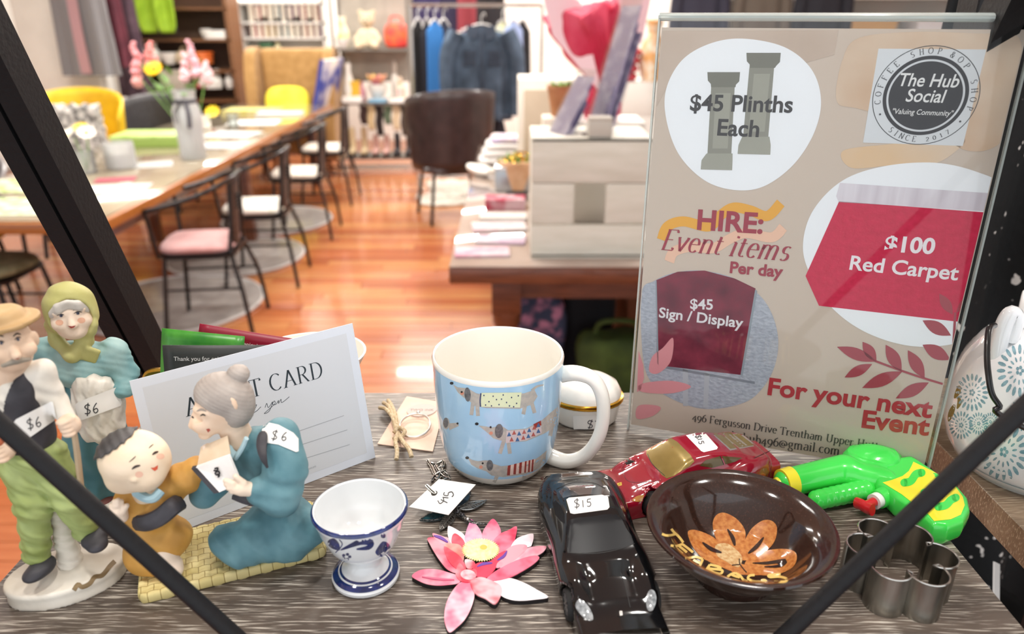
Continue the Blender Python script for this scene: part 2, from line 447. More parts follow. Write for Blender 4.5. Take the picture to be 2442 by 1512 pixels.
# ------------------------------------------------------------------ projecting marks onto surfaces
def ray(px, py):
    u, v = (px - 1221) / CAM_F, (py - 756) / CAM_F
    return Vector((0, 0, CAM_H)), Vector((u, cT - v * sT, -sT - v * cT)).normalized()
def march(f, px, py, t0=.3, t1=.75, n=150):
    o, d = ray(px, py); a = t0; fa = f(o + d * a)
    for i in range(1, n + 1):
        b = t0 + (t1 - t0) * i / n; fb = f(o + d * b)
        if fa > 0 >= fb:
            for _ in range(16):
                m = (a + b) / 2
                if f(o + d * m) > 0: a = m
                else: b = m
            return o + d * a, d
        a, fa = b, fb
    return None, d
def print_px(polys, f, lift=.00012, maxlen=10, t0=.3, t1=.75, inv=None, mb=None):
    """Flat print laid on a curved surface: outlines in photograph pixels -> mesh that follows f."""
    mb = mb or MB()
    for poly in polys:
        bm = bmesh.new(); vs = [bm.verts.new((x, y, 0)) for x, y in poly]
        try: fc = bm.faces.new(vs)
        except ValueError: bm.free(); continue
        bmesh.ops.triangulate(bm, faces=[fc])
        for _ in range(4):
            es = [e for e in bm.edges if e.calc_length() > maxlen]
            if not es: break
            bmesh.ops.subdivide_edges(bm, edges=es, cuts=1, use_grid_fill=False); bmesh.ops.triangulate(bm, faces=bm.faces[:])
        bm.verts.index_update(); pts = []; ok = {}
        for v in bm.verts:
            p, d = march(f, v.co.x, v.co.y, t0, t1)
            ok[v.index] = p is not None
            pts.append((p - d * lift) if p is not None else Vector((0, 0, 0)))
        if inv: pts = [inv @ p for p in pts]
        mb.add(pts, [[v.index for v in fc.verts] for fc in bm.faces if all(ok[v.index] for v in fc.verts)])
        bm.free()
    return mb
def stroke_px(pts, w, n=6):
    P = spl2(pts, n) if len(pts) > 2 else pts; k = len(P); up, dn = [], []
    for i, (x, y) in enumerate(P):
        q, p = P[min(i + 1, k - 1)], P[max(i - 1, 0)]; dx, dy = q[0] - p[0], q[1] - p[1]; L = math.hypot(dx, dy) or 1
        ww = (w[0] + (w[1] - w[0]) * i / (k - 1) if isinstance(w, tuple) else w) / 2
        up.append((x - dy / L * ww, y + dx / L * ww)); dn.append((x + dy / L * ww, y - dx / L * ww))
    quads = [[up[i], up[i + 1], dn[i + 1], dn[i]] for i in range(k - 1)]
    return quads

# ------------------------------------------------------------------ clear plastic and glass (lets light through to what is behind)
def clear(name, tint='ffffff', gloss=1.0, rough=.02, base=.04, haze=0.0):
    m = bpy.data.materials.new(name); m.use_nodes = True; nt = m.node_tree; nt.nodes.clear()
    o = nt.nodes.new('ShaderNodeOutputMaterial'); mx = nt.nodes.new('ShaderNodeMixShader')
    t = nt.nodes.new('ShaderNodeBsdfTransparent'); t.inputs[0].default_value = lin(tint)
    g = nt.nodes.new('ShaderNodeBsdfGlossy'); g.inputs['Roughness'].default_value = rough
    lw = nt.nodes.new('ShaderNodeFresnel'); lw.inputs[0].default_value = 1.49
    ml = nt.nodes.new('ShaderNodeMath'); ml.operation = 'MULTIPLY'; ml.inputs[1].default_value = gloss
    nt.links.new(lw.outputs[0], ml.inputs[0]); nt.links.new(ml.outputs[0], mx.inputs[0])
    nt.links.new(t.outputs[0], mx.inputs[1]); nt.links.new(g.outputs[0], mx.inputs[2])
    last = mx
    if haze:
        d = nt.nodes.new('ShaderNodeBsdfDiffuse'); m2 = nt.nodes.new('ShaderNodeMixShader'); m2.inputs[0].default_value = haze
        nt.links.new(mx.outputs[0], m2.inputs[1]); nt.links.new(d.outputs[0], m2.inputs[2]); last = m2
    nt.links.new(last.outputs[0], o.inputs[0]); return m
ACRYL = clear('clear_acrylic', 'fdfefe', .4)
VGLASS = clear('milky_vase_glass', 'f7faf9', 1.0, haze=.5)
GLASS = clear('clear_glass', 'f7faf9', 1.0, haze=.16)

# ------------------------------------------------------------------ room
YB = 10.2
struct = lambda o: tag(o, None, None, kind='structure')
WALLM = mat('white_wall_paint', 'ece9e2', .8, col2='f4f2ec', scale=3)
struct(MB().box((-5.6, 4.2, 1.5), (.1, 12.2, 3.0)).build('wall_left', WALLM))
struct(MB().box((5.2, 4.2, 1.5), (.1, 12.2, 3.0)).build('wall_right', WALLM))
struct(MB().box((-.2, YB + .05, 1.5), (10.9, .1, 3.0)).build('wall_back', WALLM))
struct(MB().box((-.2, 4.2, 3.05), (10.9, 12.2, .1)).build('ceiling', mat('ceiling_paint', 'f2f2ef', .9)))

# floor: polished timber boards laid across the room
flo = MB().box((-.2, 4.2, -.03), (10.9, 12.2, .04)).build('floor', mat('floor_base', '6a3a1c', .6)); struct(flo)
def floor_mat(i, a, b):
    m = mat('floor_board_%d' % i, a, .22, col2=b, scale=7, stretch=(.5, 9, 9), detail=6, lo=.3, hi=.72, coat=.25)
    return m
FM = [floor_mat(0, '9d5430', 'b46c42'), floor_mat(1, 'a65d35', 'bd7c4e'), floor_mat(2, '914a2c', 'ab623c'), floor_mat(3, 'ac693c', 'c58a58')]
PW = .093
pm = []
for L in (.9, 1.3, 1.8):
    for k in range(4):
        me = MB().box((L / 2, PW / 2, -.005), (L - .003, PW - .003, .010), r=.0015, seg=1).mesh('floor_board'); me.materials.append(FM[k]); pm.append((L, me))
nb = 0
yrow = 2.5
while yrow < 9.4:
    x = -3.3 - rnd.random() * .8
    while x < .9:
        L, me = rnd.choice(pm)
        if nb < 296:
            o = bpy.data.objects.new('floor_board', me); COL.objects.link(o); o.location = (x, yrow, 0); o.parent = flo; nb += 1
        x += L
    yrow += PW
rest = MB()
rest2 = MB()
for (x0, x1, y0, y1) in ((-5.5, -3.2, 2.5, YB), (.9, 5.1, 2.5, YB), (-5.5, 5.1, 0, 2.5), (-5.5, 5.1, 9.2, YB)):
    y = y0
    while y < y1:
        rest.box(((x0 + x1) / 2, y + PW / 2, -.006), (x1 - x0, PW - .003, .010)); y += PW
rest.build('floor_boards_beyond', FM[0], flo)['kind'] = 'stuff'

# ------------------------------------------------------------------ the display stand with the shelf everything stands on
ZS = 1.29
def wood_mat(name, c0, c1, streak, sc=1.0, rough=.42):
    m = bpy.data.materials.new(name); m.use_nodes = True; nt = m.node_tree; b = nt.nodes['Principled BSDF']
    N = lambda t: nt.nodes.new(t); L = nt.links.new
    tc = N('ShaderNodeTexCoord'); mp = N('ShaderNodeMapping'); L(tc.outputs['Object'], mp.inputs[0])
    n0 = N('ShaderNodeTexNoise'); n0.inputs['Scale'].default_value = 9 * sc; n0.inputs['Detail'].default_value = 3; L(mp.outputs[0], n0.inputs[0])
    # bend the grain a little
    mx = N('ShaderNodeVectorMath'); mx.operation = 'MULTIPLY_ADD'; mx.inputs[1].default_value = (0, .012, 0); L(n0.outputs['Color'], mx.inputs[0]); L(mp.outputs[0], mx.inputs[2])
    m1 = N('ShaderNodeMapping'); m1.inputs['Scale'].default_value = (42 * sc, 980 * sc, 300); L(mx.outputs[0], m1.inputs[0])
    n1 = N('ShaderNodeTexNoise'); n1.inputs['Scale'].default_value = 1; n1.inputs['Detail'].default_value = 3; L(m1.outputs[0], n1.inputs[0])
    m2 = N('ShaderNodeMapping'); m2.inputs['Scale'].default_value = (5 * sc, 60 * sc, 30); L(mx.outputs[0], m2.inputs[0])
    n2 = N('ShaderNodeTexNoise'); n2.inputs['Scale'].default_value = 1; n2.inputs['Detail'].default_value = 4; L(m2.outputs[0], n2.inputs[0])
    r2 = N('ShaderNodeValToRGB'); r2.color_ramp.elements[0].color = lin(c0); r2.color_ramp.elements[1].color = lin(c1)
    r2.color_ramp.elements[0].position = .35; r2.color_ramp.elements[1].position = .68; L(n2.outputs[0], r2.inputs[0])
    r1 = N('ShaderNodeValToRGB'); r1.color_ramp.elements[0].position = .54; r1.color_ramp.elements[1].position = .66; L(n1.outputs[0], r1.inputs[0])
    mi = N('ShaderNodeMix'); mi.data_type = 'RGBA'; L(r1.outputs[0], mi.inputs[0]); L(r2.outputs[0], mi.inputs[6]); mi.inputs[7].default_value = lin(streak)
    L(mi.outputs[2], b.inputs['Base Color']); b.inputs['Roughness'].default_value = rough
    bp = N('ShaderNodeBump'); bp.inputs['Strength'].default_value = .25; bp.inputs['Distance'].default_value = .0004; L(n1.outputs[0], bp.inputs['Height']); L(bp.outputs[0], b.inputs['Normal'])
    return m
WOODG = wood_mat('grey_oak_laminate', '443b34', '6b5f55', 'c3bbae')
BLK = mat('black_painted_steel', '19191b', .55, bump=.15, bscale=300, spec=.3)
stand = thing('display_stand', 'black metal frame display stand holding the grey wood shelf of gifts', 'display stand', (0, .44, 0))
def rel(p, o): return (p[0] - o.location.x, p[1] - o.location.y, p[2] - o.location.z)
MB().box((-.0115, 0, ZS - .0105), (.581, .274, .021), r=.0006, seg=1).build('shelf_board', WOODG, stand)
MB().box((-.0115, -.1376, ZS - .0105), (.581, .0012, .0205)).build('front_edging', mat('grey_edging', 'a39d92', .5, col2='8e877c', scale=60), stand)
lx = -.0115
def post(x0, top, bot, name='post'):
    """Steel angle leaning from bot to top, with a groove along its face."""
    mb = MB(); a, b = Vector(bot), Vector(top); t = (b - a).normalized(); ex = Vector((1, 0, 0)); ey = t.cross(ex).normalized()
    def q(dx0, dx1, dy0, dy1):
        vs = [p + ex * dx + ey * dy for p in (a, b) for dx, dy in ((dx0, dy0), (dx1, dy0), (dx1, dy1), (dx0, dy1))]
        mb.add(vs, [[3, 2, 1, 0], [4, 5, 6, 7], [0, 1, 5, 4], [1, 2, 6, 5], [2, 3, 7, 6], [3, 0, 4, 7]])
    q(-.016, -.002, -.012, .012); q(.001, .016, -.012, .012); q(-.002, .001, -.009, .012)
    return mb.build(name, BLK, stand, ang=20)
sl = .415
for sx in (-1, 1):
    x = lx + sx * .3075
    top = (x, 0.02, ZS + .30)
    post(x, (x, .150 - .30 * sl + .004, ZS + .32), (x, .150 + 1.2 * .16, 0.0 + .005), 'back_leg') if False else None
    post(x, (x, .155 - .34 * sl, ZS + .34), (x, .155 + .45 * sl, ZS - .45), 'back_leg')
    post(x, (x, -.155 + .34 * sl, ZS + .34), (x, -.155 - .45 * sl, ZS - .45), 'front_leg')
    MB().box((x, 0, ZS - .8), (.03, .75, .03), r=.002).build('foot_rail', BLK, stand)
    MB().tube([(x, .155 + .45 * sl, ZS - .45), (x, .345, ZS - .8)], .014, 4).tube([(x, -.155 - .45 * sl, ZS - .45), (x, -.345, ZS - .8)], .014, 4).build('lower_leg', BLK, stand)
    MB().tube([(x, .33, ZS - .8), (x, .33, .0)], .014, 4).tube([(x, -.33, ZS - .8), (x, -.33, .0)], .014, 4).build('leg_foot', BLK, stand)
MB().tube([(-.318, -.15, 1.552), (.30, -.15, .668)], .0043, 14).build('brace_rod', BLK, stand)
MB().tube([(.298, -.159, 1.557), (-.318, -.159, .62)], .0043, 14).build('brace_rod', BLK, stand)

# neighbouring stand on the right
WOODB = wood_mat('brown_oak_laminate', '6b5a49', '8d7963', 'b3a28b')
nstand = thing('display_stand', 'neighbouring stand with a brown wood shelf under the patterned teapot', 'display stand', (.62, .45, 0))
MB().box((0, 0, ZS - .012), (.576, .31, .024), r=.0006, seg=1).build('shelf_board', WOODB, nstand)
for x in (-.265, .265):
    MB().box((x, .145, .9), (.034, .028, 1.8), r=.001, seg=1).build('post', BLK, nstand)
    MB().box((x, -.085, .63), (.030, .028, 1.26), r=.001, seg=1).build('post', BLK, nstand)
MB().box((0, .03, .86), (.54, .26, .02)).build('lower_shelf', BLK, nstand)
# black lace shawl behind the teapot
LACE = mat('black_lace', '0b0b0c', .8, col2='d9d2cc', scale=75, detail=1.5, lo=.69, hi=.72, bump=.4, bscale=120)
def shawl(u, v):
    x = (u - .5) * .62; return (x, .02 * math.sin(x * 60) + .012 * math.sin(v * 9 + x * 20), v * .95)
sh = MB().grid(shawl, 60, 24)
o = sh.build('lace_shawl', LACE); o.location = (.72, .74, .75)
sol = o.modifiers.new('thick', 'SOLIDIFY'); sol.thickness = .003
tag(o, 'black lace shawl hanging behind the patterned teapot', 'shawl')
# black sheet added on the level below so the gap looks dark, with a white card
def cloth(u, v): return ((u - .5) * .5, (v - .5) * .62, .012 * math.sin(u * 14) * math.cos(v * 9) + .01 * math.sin(v * 22))
o = MB().grid(cloth, 30, 30).build('gap_dark_sheet', mat('gap_dark_sheet', '0a0a0a', .95)); o.location = (.36, .58, .93)
so = o.modifiers.new('thick', 'SOLIDIFY'); so.thickness = .02
tag(o, 'black sheet added below the gap between the two shelves to darken it', 'cloth')
p = W(2393, 1418, z=1.10)
o = MB().box((0, 0, .025), (.030, .0015, .05), M=TR(rx=-.35, rz=.7, ry=.6)).build('folded_card', mat('white_card', 'f3f1ec', .7)); o.location = p - Vector((0, 0, .028))
tag(o, 'small white card poking up in the dark gap beside the shelf', 'card')

# ------------------------------------------------------------------ acrylic sign with the hire notice
yaw, lean = -.3424, .0418
e1 = Vector((math.cos(yaw), math.sin(yaw), 0)); e2 = Vector((-math.sin(yaw), math.cos(yaw), 0)) * math.sin(lean) + Vector((0, 0, math.cos(lean))); e3 = e1.cross(e2)
SO = Vector((.0955, .5155, 1.2943))
SM = Matrix(((e1.x, e2.x, e3.x, SO.x), (e1.y, e2.y, e3.y, SO.y), (e1.z, e2.z, e3.z, SO.z), (0, 0, 0, 1)))
def flat_px(M):
    """Photograph pixel -> coordinates on a flat printed face with frame M."""
    I = M.inverted(); n = M.to_3x3() @ Vector((0, 0, 1)); o0 = M.translation
    def f(px, py):
        o, d = ray(px, py); t = (o0 - o).dot(n) / d.dot(n); q = I @ (o + d * t); return (q.x, q.y)
    return f
SP = flat_px(SM)
sign = thing('sign_holder', 'clear acrylic sign holder with a beige event hire notice on the shelf', 'sign', SO)
sign.matrix_world = SM
def paper_mat():
    m = bpy.data.materials.new('notice_paper'); m.use_nodes = True; nt = m.node_tree; N = nt.nodes.new; L = nt.links.new
    b = nt.nodes['Principled BSDF']; tc = N('ShaderNodeTexCoord'); n = N('ShaderNodeTexNoise'); n.inputs['Scale'].default_value = 7; n.inputs['Detail'].default_value = 2
    L(tc.outputs['Object'], n.inputs[0]); r = N('ShaderNodeValToRGB'); r.color_ramp.elements[0].color = lin('dccfc2'); r.color_ramp.elements[1].color = lin('d6c6b6')
    L(n.outputs[0], r.inputs[0])
    L(r.outputs[0], b.inputs['Base Color']); b.inputs['Roughness'].default_value = .6
    t = N('ShaderNodeBsdfTranslucent'); t.inputs[0].default_value = lin('d8c4b0'); mx = N('ShaderNodeMixShader'); mx.inputs[0].default_value = .22
    L(b.outputs[0], mx.inputs[1]); L(t.outputs[0], mx.inputs[2]); L(mx.outputs[0], nt.nodes['Material Output'].inputs[0]); return m
A4 = (.210, .297)
MB().box((.105, .1485, -.0004), (A4[0], A4[1], .0006)).build('notice_paper', paper_mat(), sign)
acr = MB().box((.1055, .1475, .0014), (.214, .314, .0018), r=.0005, seg=1).build('front_panel', ACRYL, sign)
acr = MB().box((.1055, .1475, -.0024), (.214, .314, .0018), r=.0005, seg=1).build('back_panel', ACRYL, sign)
EDGE = mat('acrylic_edge', 'dfe8e4', .08, trans=.6, spec=.8)
MB().tube([(-.002, .3035, -.0005), (.213, .3035, -.0005)], .0026, 10).build('top_fold', EDGE, sign)
for _x in (-.0020, .2130): MB().box((_x, .1475, -.0005), (.0012, .314, .004)).build('side_edge', EDGE, sign)
MB().box((.1055, .0005 - .0095 + .0025, -.02), (.214, .0022, .075), M=TR(rx=-lean)).build('foot', ACRYL, sign)

INK = {}
def ink(hexc, rough=.55):
    if hexc not in INK: INK[hexc] = mat('print_' + hexc, hexc, rough)
    return INK[hexc]
def clip_paper(poly):
    for ax_, lim, sg in ((0, .0006, 1), (0, A4[0] - .0006, -1), (1, .0006, 1), (1, A4[1] - .0006, -1)):
        out = []
        for i in range(len(poly)):
            a, b = poly[i - 1], poly[i]; da, db = (a[ax_] - lim) * sg, (b[ax_] - lim) * sg
            if (da >= 0) != (db >= 0): t = da / (da - db); out.append((a[0] + (b[0] - a[0]) * t, a[1] + (b[1] - a[1]) * t))
            if db >= 0: out.append(b)
        poly = out
    return poly
def sp(polys, hexc, z, name, m=None):
    mb = MB()
    for poly in polys:
        q = clip_paper([SP(*p) for p in poly])
        if len(q) > 2: mb.flat(q, z)
    return mb.build(name, m or ink(hexc), sign, ang=0, fix=False)
z1, z2, z3, z4 = .00006, .00012, .00018, .00024
def closed(pts, n=8): return spl2(pts, n, True)
# watercolour washes, and shading painted across the top
wash = mat('print_wash', 'c4a182', .6, col2='d6c2ad', scale=16, lo=.3, hi=.7)
wash2 = mat('print_wash_orange', 'd9b78e', .6, col2='d8c3ad', scale=18, lo=.3, hi=.7)
sp([closed([(2050, 90), (2180, 76), (2330, 80), (2430, 90), (2425, 200), (2395, 330), (2310, 360), (2200, 300), (2050, 260), (1995, 240), (2010, 140)])], '', z1 * .5, 'watercolour_and_shade', wash)
sp([closed([(2010, 360), (2110, 345), (2270, 330), (2300, 340), (2230, 390), (2120, 395), (2030, 400)])], '', z1 * .5, 'watercolour_and_shade', wash2)
top = mat('print_top_shade', 'b7a291', .6, col2='cdbcae', scale=9, lo=.3, hi=.7)  # backlit shading of the paper's top, put into the print colour
sp([[(1567, 74), (2000, 72), (1990, 130), (1920, 150), (1700, 110), (1600, 190), (1563, 260)]], '', z1 * .4, 'watercolour_and_shade', top)
# picture discs
DISCM = mat('print_disc_white', 'eceef1', .55)
sp([closed([(1770, 92), (1870, 112), (1935, 165), (1958, 240), (1940, 320), (1890, 395), (1820, 445), (1750, 453), (1680, 430), (1620, 370), (1590, 290), (1588, 215), (1625, 145), (1690, 105)])], '', z1, 'picture_disc', DISCM)
rug = closed([(2230, 388), (2330, 410), (2385, 445), (2372, 540), (2352, 640), (2310, 770), (2290, 815), (2180, 826), (2070, 795), (1985, 735), (1930, 650), (1915, 580), (1940, 500), (2010, 430), (2110, 396)])
sp([rug], '', z1, 'picture_disc', DISCM)
wallp = mat('print_stucco', '9ea2ae', .6, col2='b4b8c2', scale=300, stretch=(1, 1.6, 1), bump=.3)
sp([closed([(1680, 646), (1760, 668), (1825, 720), (1855, 800), (1845, 880), (1800, 945), (1740, 970), (1670, 974), (1600, 950), (1555, 915), (1533, 850), (1530, 700), (1560, 670), (1610, 650)])], '', z1, 'picture_disc', wallp)
# plinths
PL1, PL2, PL3 = ink('8b8a7f'), ink('9d9c90'), ink('77766c')
def plinth(T, dx):
    # T: (top-left, top-right, shaft..., base) in pixels
    x0, x1, y0, sx0, sx1, y1, bx0, bx1, yb0, yb1, drift = T
    P = []
    sp([[(x0, y0), (x1, y0), (x1 - 2, y0 + 22), (x1 - 10, y0 + 30), (sx1 + 2, y0 + 36), (sx0 + drift * .1, y0 + 36), (x0 + 8, y0 + 28), (x0 + 1, y0 + 20)]], '', z2, 'plinth_capital', PL3)
    sp([[(sx0 + 1, y0 + 36), (sx1, y0 + 36), (sx1 - drift, y1), (sx0 - drift, y1)]], '', z2, 'plinth_shaft', PL1)
    w = sx1 - sx0
    sp([[(sx0 + w * .2, y0 + 50), (sx1 - w * .16, y0 + 50), (sx1 - w * .16 - drift * .93, y1 - 14), (sx0 + w * .2 - drift * .93, y1 - 14)]], '', z3, 'plinth_panel', PL2)
    sp([[(sx0 - drift - 2, y1 - 2), (sx1 - drift + 3, y1 - 2), (bx1, yb0), (bx1 - 1, yb1), (bx0, yb1 - 2), (bx0 + 2, yb0)]], '', z3, 'plinth_foot', PL2)
plinth((1687, 1765, 172, 1695, 1752, 368, 1671, 1747, 382, 406, 8), 0)
plinth((1780, 1862, 126, 1786, 1846, 328, 1759, 1838, 346, 369, 14), 0)
# badge
sp([[(2095, 116), (2352, 118), (2296, 348), (2058, 340)]], '', z1, 'badge_card', ink('d3d6d9'))
bc = (2206, 229)
# badge is a circle on the paper: fit in paper space
c0 = Vector(SP(*bc)); rO = (Vector(SP(2334, 232)) - Vector(SP(2080, 226))).length / 2
def ring(r0, r1, z, hexc, n=72):
    mb = MB(); vs = []
    for i in range(n):
        a = 2 * math.pi * i / n; vs += [(c0.x + r0 * math.cos(a), c0.y + r0 * math.sin(a), z), (c0.x + r1 * math.cos(a), c0.y + r1 * math.sin(a), z)]
    mb.add(vs, [[2 * i, 2 * i + 1, (2 * i + 3) % (2 * n), (2 * i + 2) % (2 * n)] for i in range(n)])
    return mb.build('badge_ring', ink(hexc), sign, ang=0, fix=False)
ring(rO * .985, rO, z2, '3b3a3d'); ring(rO * .73, rO * .80, z2, '2d2c30'); ring(0.0001, rO * .69, z2, '2d2c30')
tb = text_mb('The Hub', rO * .37, .012, .18, 'CENTER', sx=.86); xform(tb, Matrix.Translation((c0.x, c0.y + rO * .19, z3))).build('badge_lettering', ink('e4e4e2'), sign, ang=0, fix=False)
tb = text_mb('Social', rO * .37, .012, .18, 'CENTER', sx=.86); xform(tb, Matrix.Translation((c0.x, c0.y - rO * .12, z3))).build('badge_lettering', ink('e4e4e2'), sign, ang=0, fix=False)
tb = text_mb('"Valuing Community"', rO * .155, .006, .18, 'CENTER', sx=.86); xform(tb, Matrix.Translation((c0.x, c0.y - rO * .38, z3))).build('badge_lettering', ink('e4e4e2'), sign, ang=0, fix=False)
rm = MB()
def ring_text(s, a0, a1, r, up=True):
    n = len(s)
    for i, ch in enumerate(s):
        a = a0 + (a1 - a0) * i / (n - 1); g = serif_mb(ch, rO * .115, .13, .06)
        cx = c0.x + r * math.cos(R(a)); cy = c0.y + r * math.sin(R(a)); rot = R(a - 90) if up else R(a + 90)
        xform(g, Matrix.Translation((cx, cy, z3)) @ Matrix.Rotation(rot, 4, 'Z') @ Matrix.Translation((-g.width / 2, -rO * .05, 0)))
        rm.add(g.v, g.f)
ring_text('COFFEE SHOP', 190, 83, rO * .89); ring_text('&OP SHOP', 66, -14, rO * .89); ring_text('SINCE 2017', 234, 308, rO * .89, False)
for a in (207, -33): rm.flat([(c0.x + rO * .89 * math.cos(R(a)) + x, c0.y + rO * .89 * math.sin(R(a)) + y) for x, y in oval(rO * .022, rO * .022)], z3)
rm.build('badge_rim_lettering', ink('4a494c'), sign, ang=0, fix=False)
# ribbons behind HIRE
sp(stroke_px([(1578, 572), (1592, 540), (1630, 528), (1690, 540), (1720, 512), (1750, 495), (1790, 502), (1830, 515), (1862, 484)], 24, 10), 'e2a53a', z1, 'yellow_squiggle')
sp(stroke_px([(1596, 624), (1608, 600), (1650, 588), (1700, 592), (1740, 570), (1780, 556), (1840, 566), (1868, 542)], 24, 10), 'e6bba1', z1, 'peach_squiggle')
# red carpet
sp([[(2003, 436), (2380, 462), (2370, 505), (2000, 482), (1994, 468)]], '', z2, 'carpet_roll', mat('print_roll', 'ddd7dd', .6, col2='c9c0c8', scale=120, stretch=(1, .05, 1)))
cp = [(2001, 480), (2371, 505), (2345, 660), (2308, 770), (2020, 735), (1965, 735), (1921, 658)]
sp([[(2001, 480), (2371, 508), (2310, 770), (1953, 729), (1921, 658)]], '', z2, 'carpet', mat('print_carpet_red', 'c0143f', .6, col2='cc1d48', scale=260, bump=.1))
# velvet sign picture
sp([[(1565, 668), (1616, 648), (1680, 645), (1752, 664), (1802, 688), (1767, 894), (1575, 872), (1566, 860)]], '', z2, 'velvet_board', mat('print_velvet', '5d1028', .6, col2='8b2a40', scale=70, lo=.3, hi=.75))
sp([[(1801, 690), (1806, 694), (1771, 896), (1766, 894)], [(1563, 672), (1566, 669), (1571, 872), (1567, 866)]], '8f98a0', z3, 'board_frame')
sp([[(1628, 880), (1641, 881), (1641, 968), (1629, 968)], [(1680, 888), (1692, 889), (1688, 972), (1677, 972)]], 'b4b7bd', z2, 'board_legs')
sp([[(1560, 868), (1800, 910), (1800, 916), (1560, 874)]], '80848e', z2, 'wall_joint')
# leaves
DL = 'a3414c'
def leaf_px(b, t, w):
    (x0, y0), (x1, y1) = b, t; L = math.hypot(x1 - x0, y1 - y0); a = math.atan2(y1 - y0, x1 - x0)
    return [(x0 + x * math.cos(a) - y * math.sin(a), y0 + x * math.sin(a) + y * math.cos(a)) for x, y in leaf(L, w)]
lv = [((2090, 862), (1996, 827), 28), ((2090, 862), (2057, 815), 26), ((2080, 868), (2014, 900), 24), ((2150, 886), (2112, 822), 30), ((2152, 886), (2056, 925), 30),
      ((2205, 902), (2165, 835), 30), ((2215, 912), (2136, 950), 28), ((2268, 800), (2200, 764), 30), ((2266, 858), (2200, 822), 32), ((2276, 812), (2312, 770), 24), ((2272, 870), (2300, 830), 20), ((2280, 745), (2325, 700), 22), ((2272, 750), (2240, 700), 24)]
sp([leaf_px(*l) for l in lv], DL, z3, 'leaf_print')
sp(stroke_px([(2085, 860), (2150, 884), (2210, 904), (2270, 922)], 5) + stroke_px([(2268, 920), (2272, 850), (2278, 745)], 6), DL, z3, 'leaf_stem_print')
PK = 'dd9398'
sp([closed([(1605, 806), (1600, 860), (1570, 890), (1548, 884), (1556, 850), (1580, 830)]), closed([(1530, 915), (1600, 908), (1648, 922), (1600, 938), (1530, 934)]), closed([(1522, 968), (1560, 966), (1576, 974), (1556, 992), (1519, 998)]), [(1523, 836), (1534, 870), (1536, 900), (1528, 930), (1519, 935)]], PK, z3, 'pink_petal_print')
# lettering lines: placed by their baseline ends in the photograph
def line(s, pL, pR, hexc, kind='sans', bold=.02, shear=0, thick=.13, thin=.05, z=z4):
    a, b = Vector(SP(*pL)), Vector(SP(*pR)); d = b - a; ang = math.atan2(d.y, d.x)
    if kind == 'sans':
        mb = text_mb(s, 1.0, bold, shear); xs = [v[0] for v in mb.v]; x0, w = min(xs), max(xs) - min(xs)
    else:
        mb = serif_mb(s, 1.0, thick, thin, shear); x0, w = .1, mb.width - .15
    k = d.length / w
    xform(mb, Matrix.Translation((a.x, a.y, z)) @ Matrix.Rotation(ang, 4, 'Z') @ Matrix.Scale(k, 4) @ Matrix.Translation((-x0, 0, 0)))
    return mb.build('lettering', ink(hexc), sign, ang=0, fix=False)
line('$45 Plinths', (1645, 263), (1889, 268), '3c3a3b', bold=.022)
line('Each', (1710, 322), (1809, 326), '3c3a3b', bold=.022)
line('HIRE:', (1662, 546), (1818, 556), '9c3042', bold=.03)
line('Event items', (1578, 595), (1876, 622), '9c3042', 'serif', shear=.28, thick=.12, thin=.035)
line('Per day', (1740, 650), (1866, 661), '9c3042', bold=.03)
line('$45', (1646, 736), (1700, 738), 'e2dee0', bold=.02)
line('Sign / Display', (1571, 756), (1771, 782), 'e2dee0', bold=.02)
line('$100', (2108, 598), (2227, 605), 'e9e4e6', bold=.03)
line('Red Carpet', (2025, 642), (2283, 668), 'e9e4e6', bold=.02)
line('For your next', (1830, 940), (2220, 996), 'ae3038', bold=.03)
line('Event', (2054, 1018), (2214, 1038), 'ae3038', bold=.03)
line('496 Fergusson Drive Trentham Upper Hutt', (1652, 1002), (2092, 1072), '59544f', 'serif', thick=.15, thin=.06)
line('thehub496@gmail.com', (1736, 1048), (2001, 1085), '59544f', 'serif', thick=.15, thin=.06)

# ------------------------------------------------------------------ post card
pyaw, plean = .6567, .187
f1 = Vector((math.cos(pyaw), math.sin(pyaw), 0)); f2 = Vector((-math.sin(pyaw), math.cos(pyaw), 0)) * math.sin(plean) + Vector((0, 0, math.cos(plean))); f3 = f1.cross(f2)
PO = Vector((-.2201, .3835, ZS + .0003))
PMx = Matrix(((f1.x, f2.x, f3.x, PO.x), (f1.y, f2.y, f3.y, PO.y), (f1.z, f2.z, f3.z, PO.z), (0, 0, 0, 1)))
PP = flat_px(PMx)
pc = thing('post_card', 'white post card with printed black title standing behind the kneeling figurine', 'card', PO); pc.matrix_world = PMx
MB().box((.074, .0525, -.0003), (.148, .105, .0006)).build('card_sheet', mat('postcard_white', 'dbe1ea', .6), pc)
MB().flat([(.006, .006), (.142, .006), (.142, .099), (.006, .099)], .00006).build('printed_field', mat('postcard_grey', 'd3d7dc', .6), pc, fix=False)
def pline(s, pL, pR, hexc, shear=0, thick=.11, thin=.03, track=.05):
    a, b = Vector(PP(*pL)), Vector(PP(*pR)); d = b - a; mb = serif_mb(s, 1.0, thick, thin, shear, track); k = d.length / (mb.width - .15)
    xform(mb, Matrix.Translation((a.x, a.y, .00012)) @ Matrix.Rotation(math.atan2(d.y, d.x), 4, 'Z') @ Matrix.Scale(k, 4) @ Matrix.Translation((-.1, 0, 0)))
    return mb.build('card_title', ink(hexc), pc, ang=0, fix=False)
pline('A POST CARD', (450, 992), (772, 898), '26323a')
def pstroke(pts, w, hexc, name):
    mb = MB(); mb.ribbon([PP(*p) for p in (spl2(pts, 6) if len(pts) > 2 else pts)], w, .00012); return mb.build(name, ink(hexc), pc, ang=0, fix=False)
pstroke([(598, 985), (604, 972), (612, 965), (606, 978), (600, 986), (612, 980), (622, 970)], .0004, '4b5258', 'card_script')
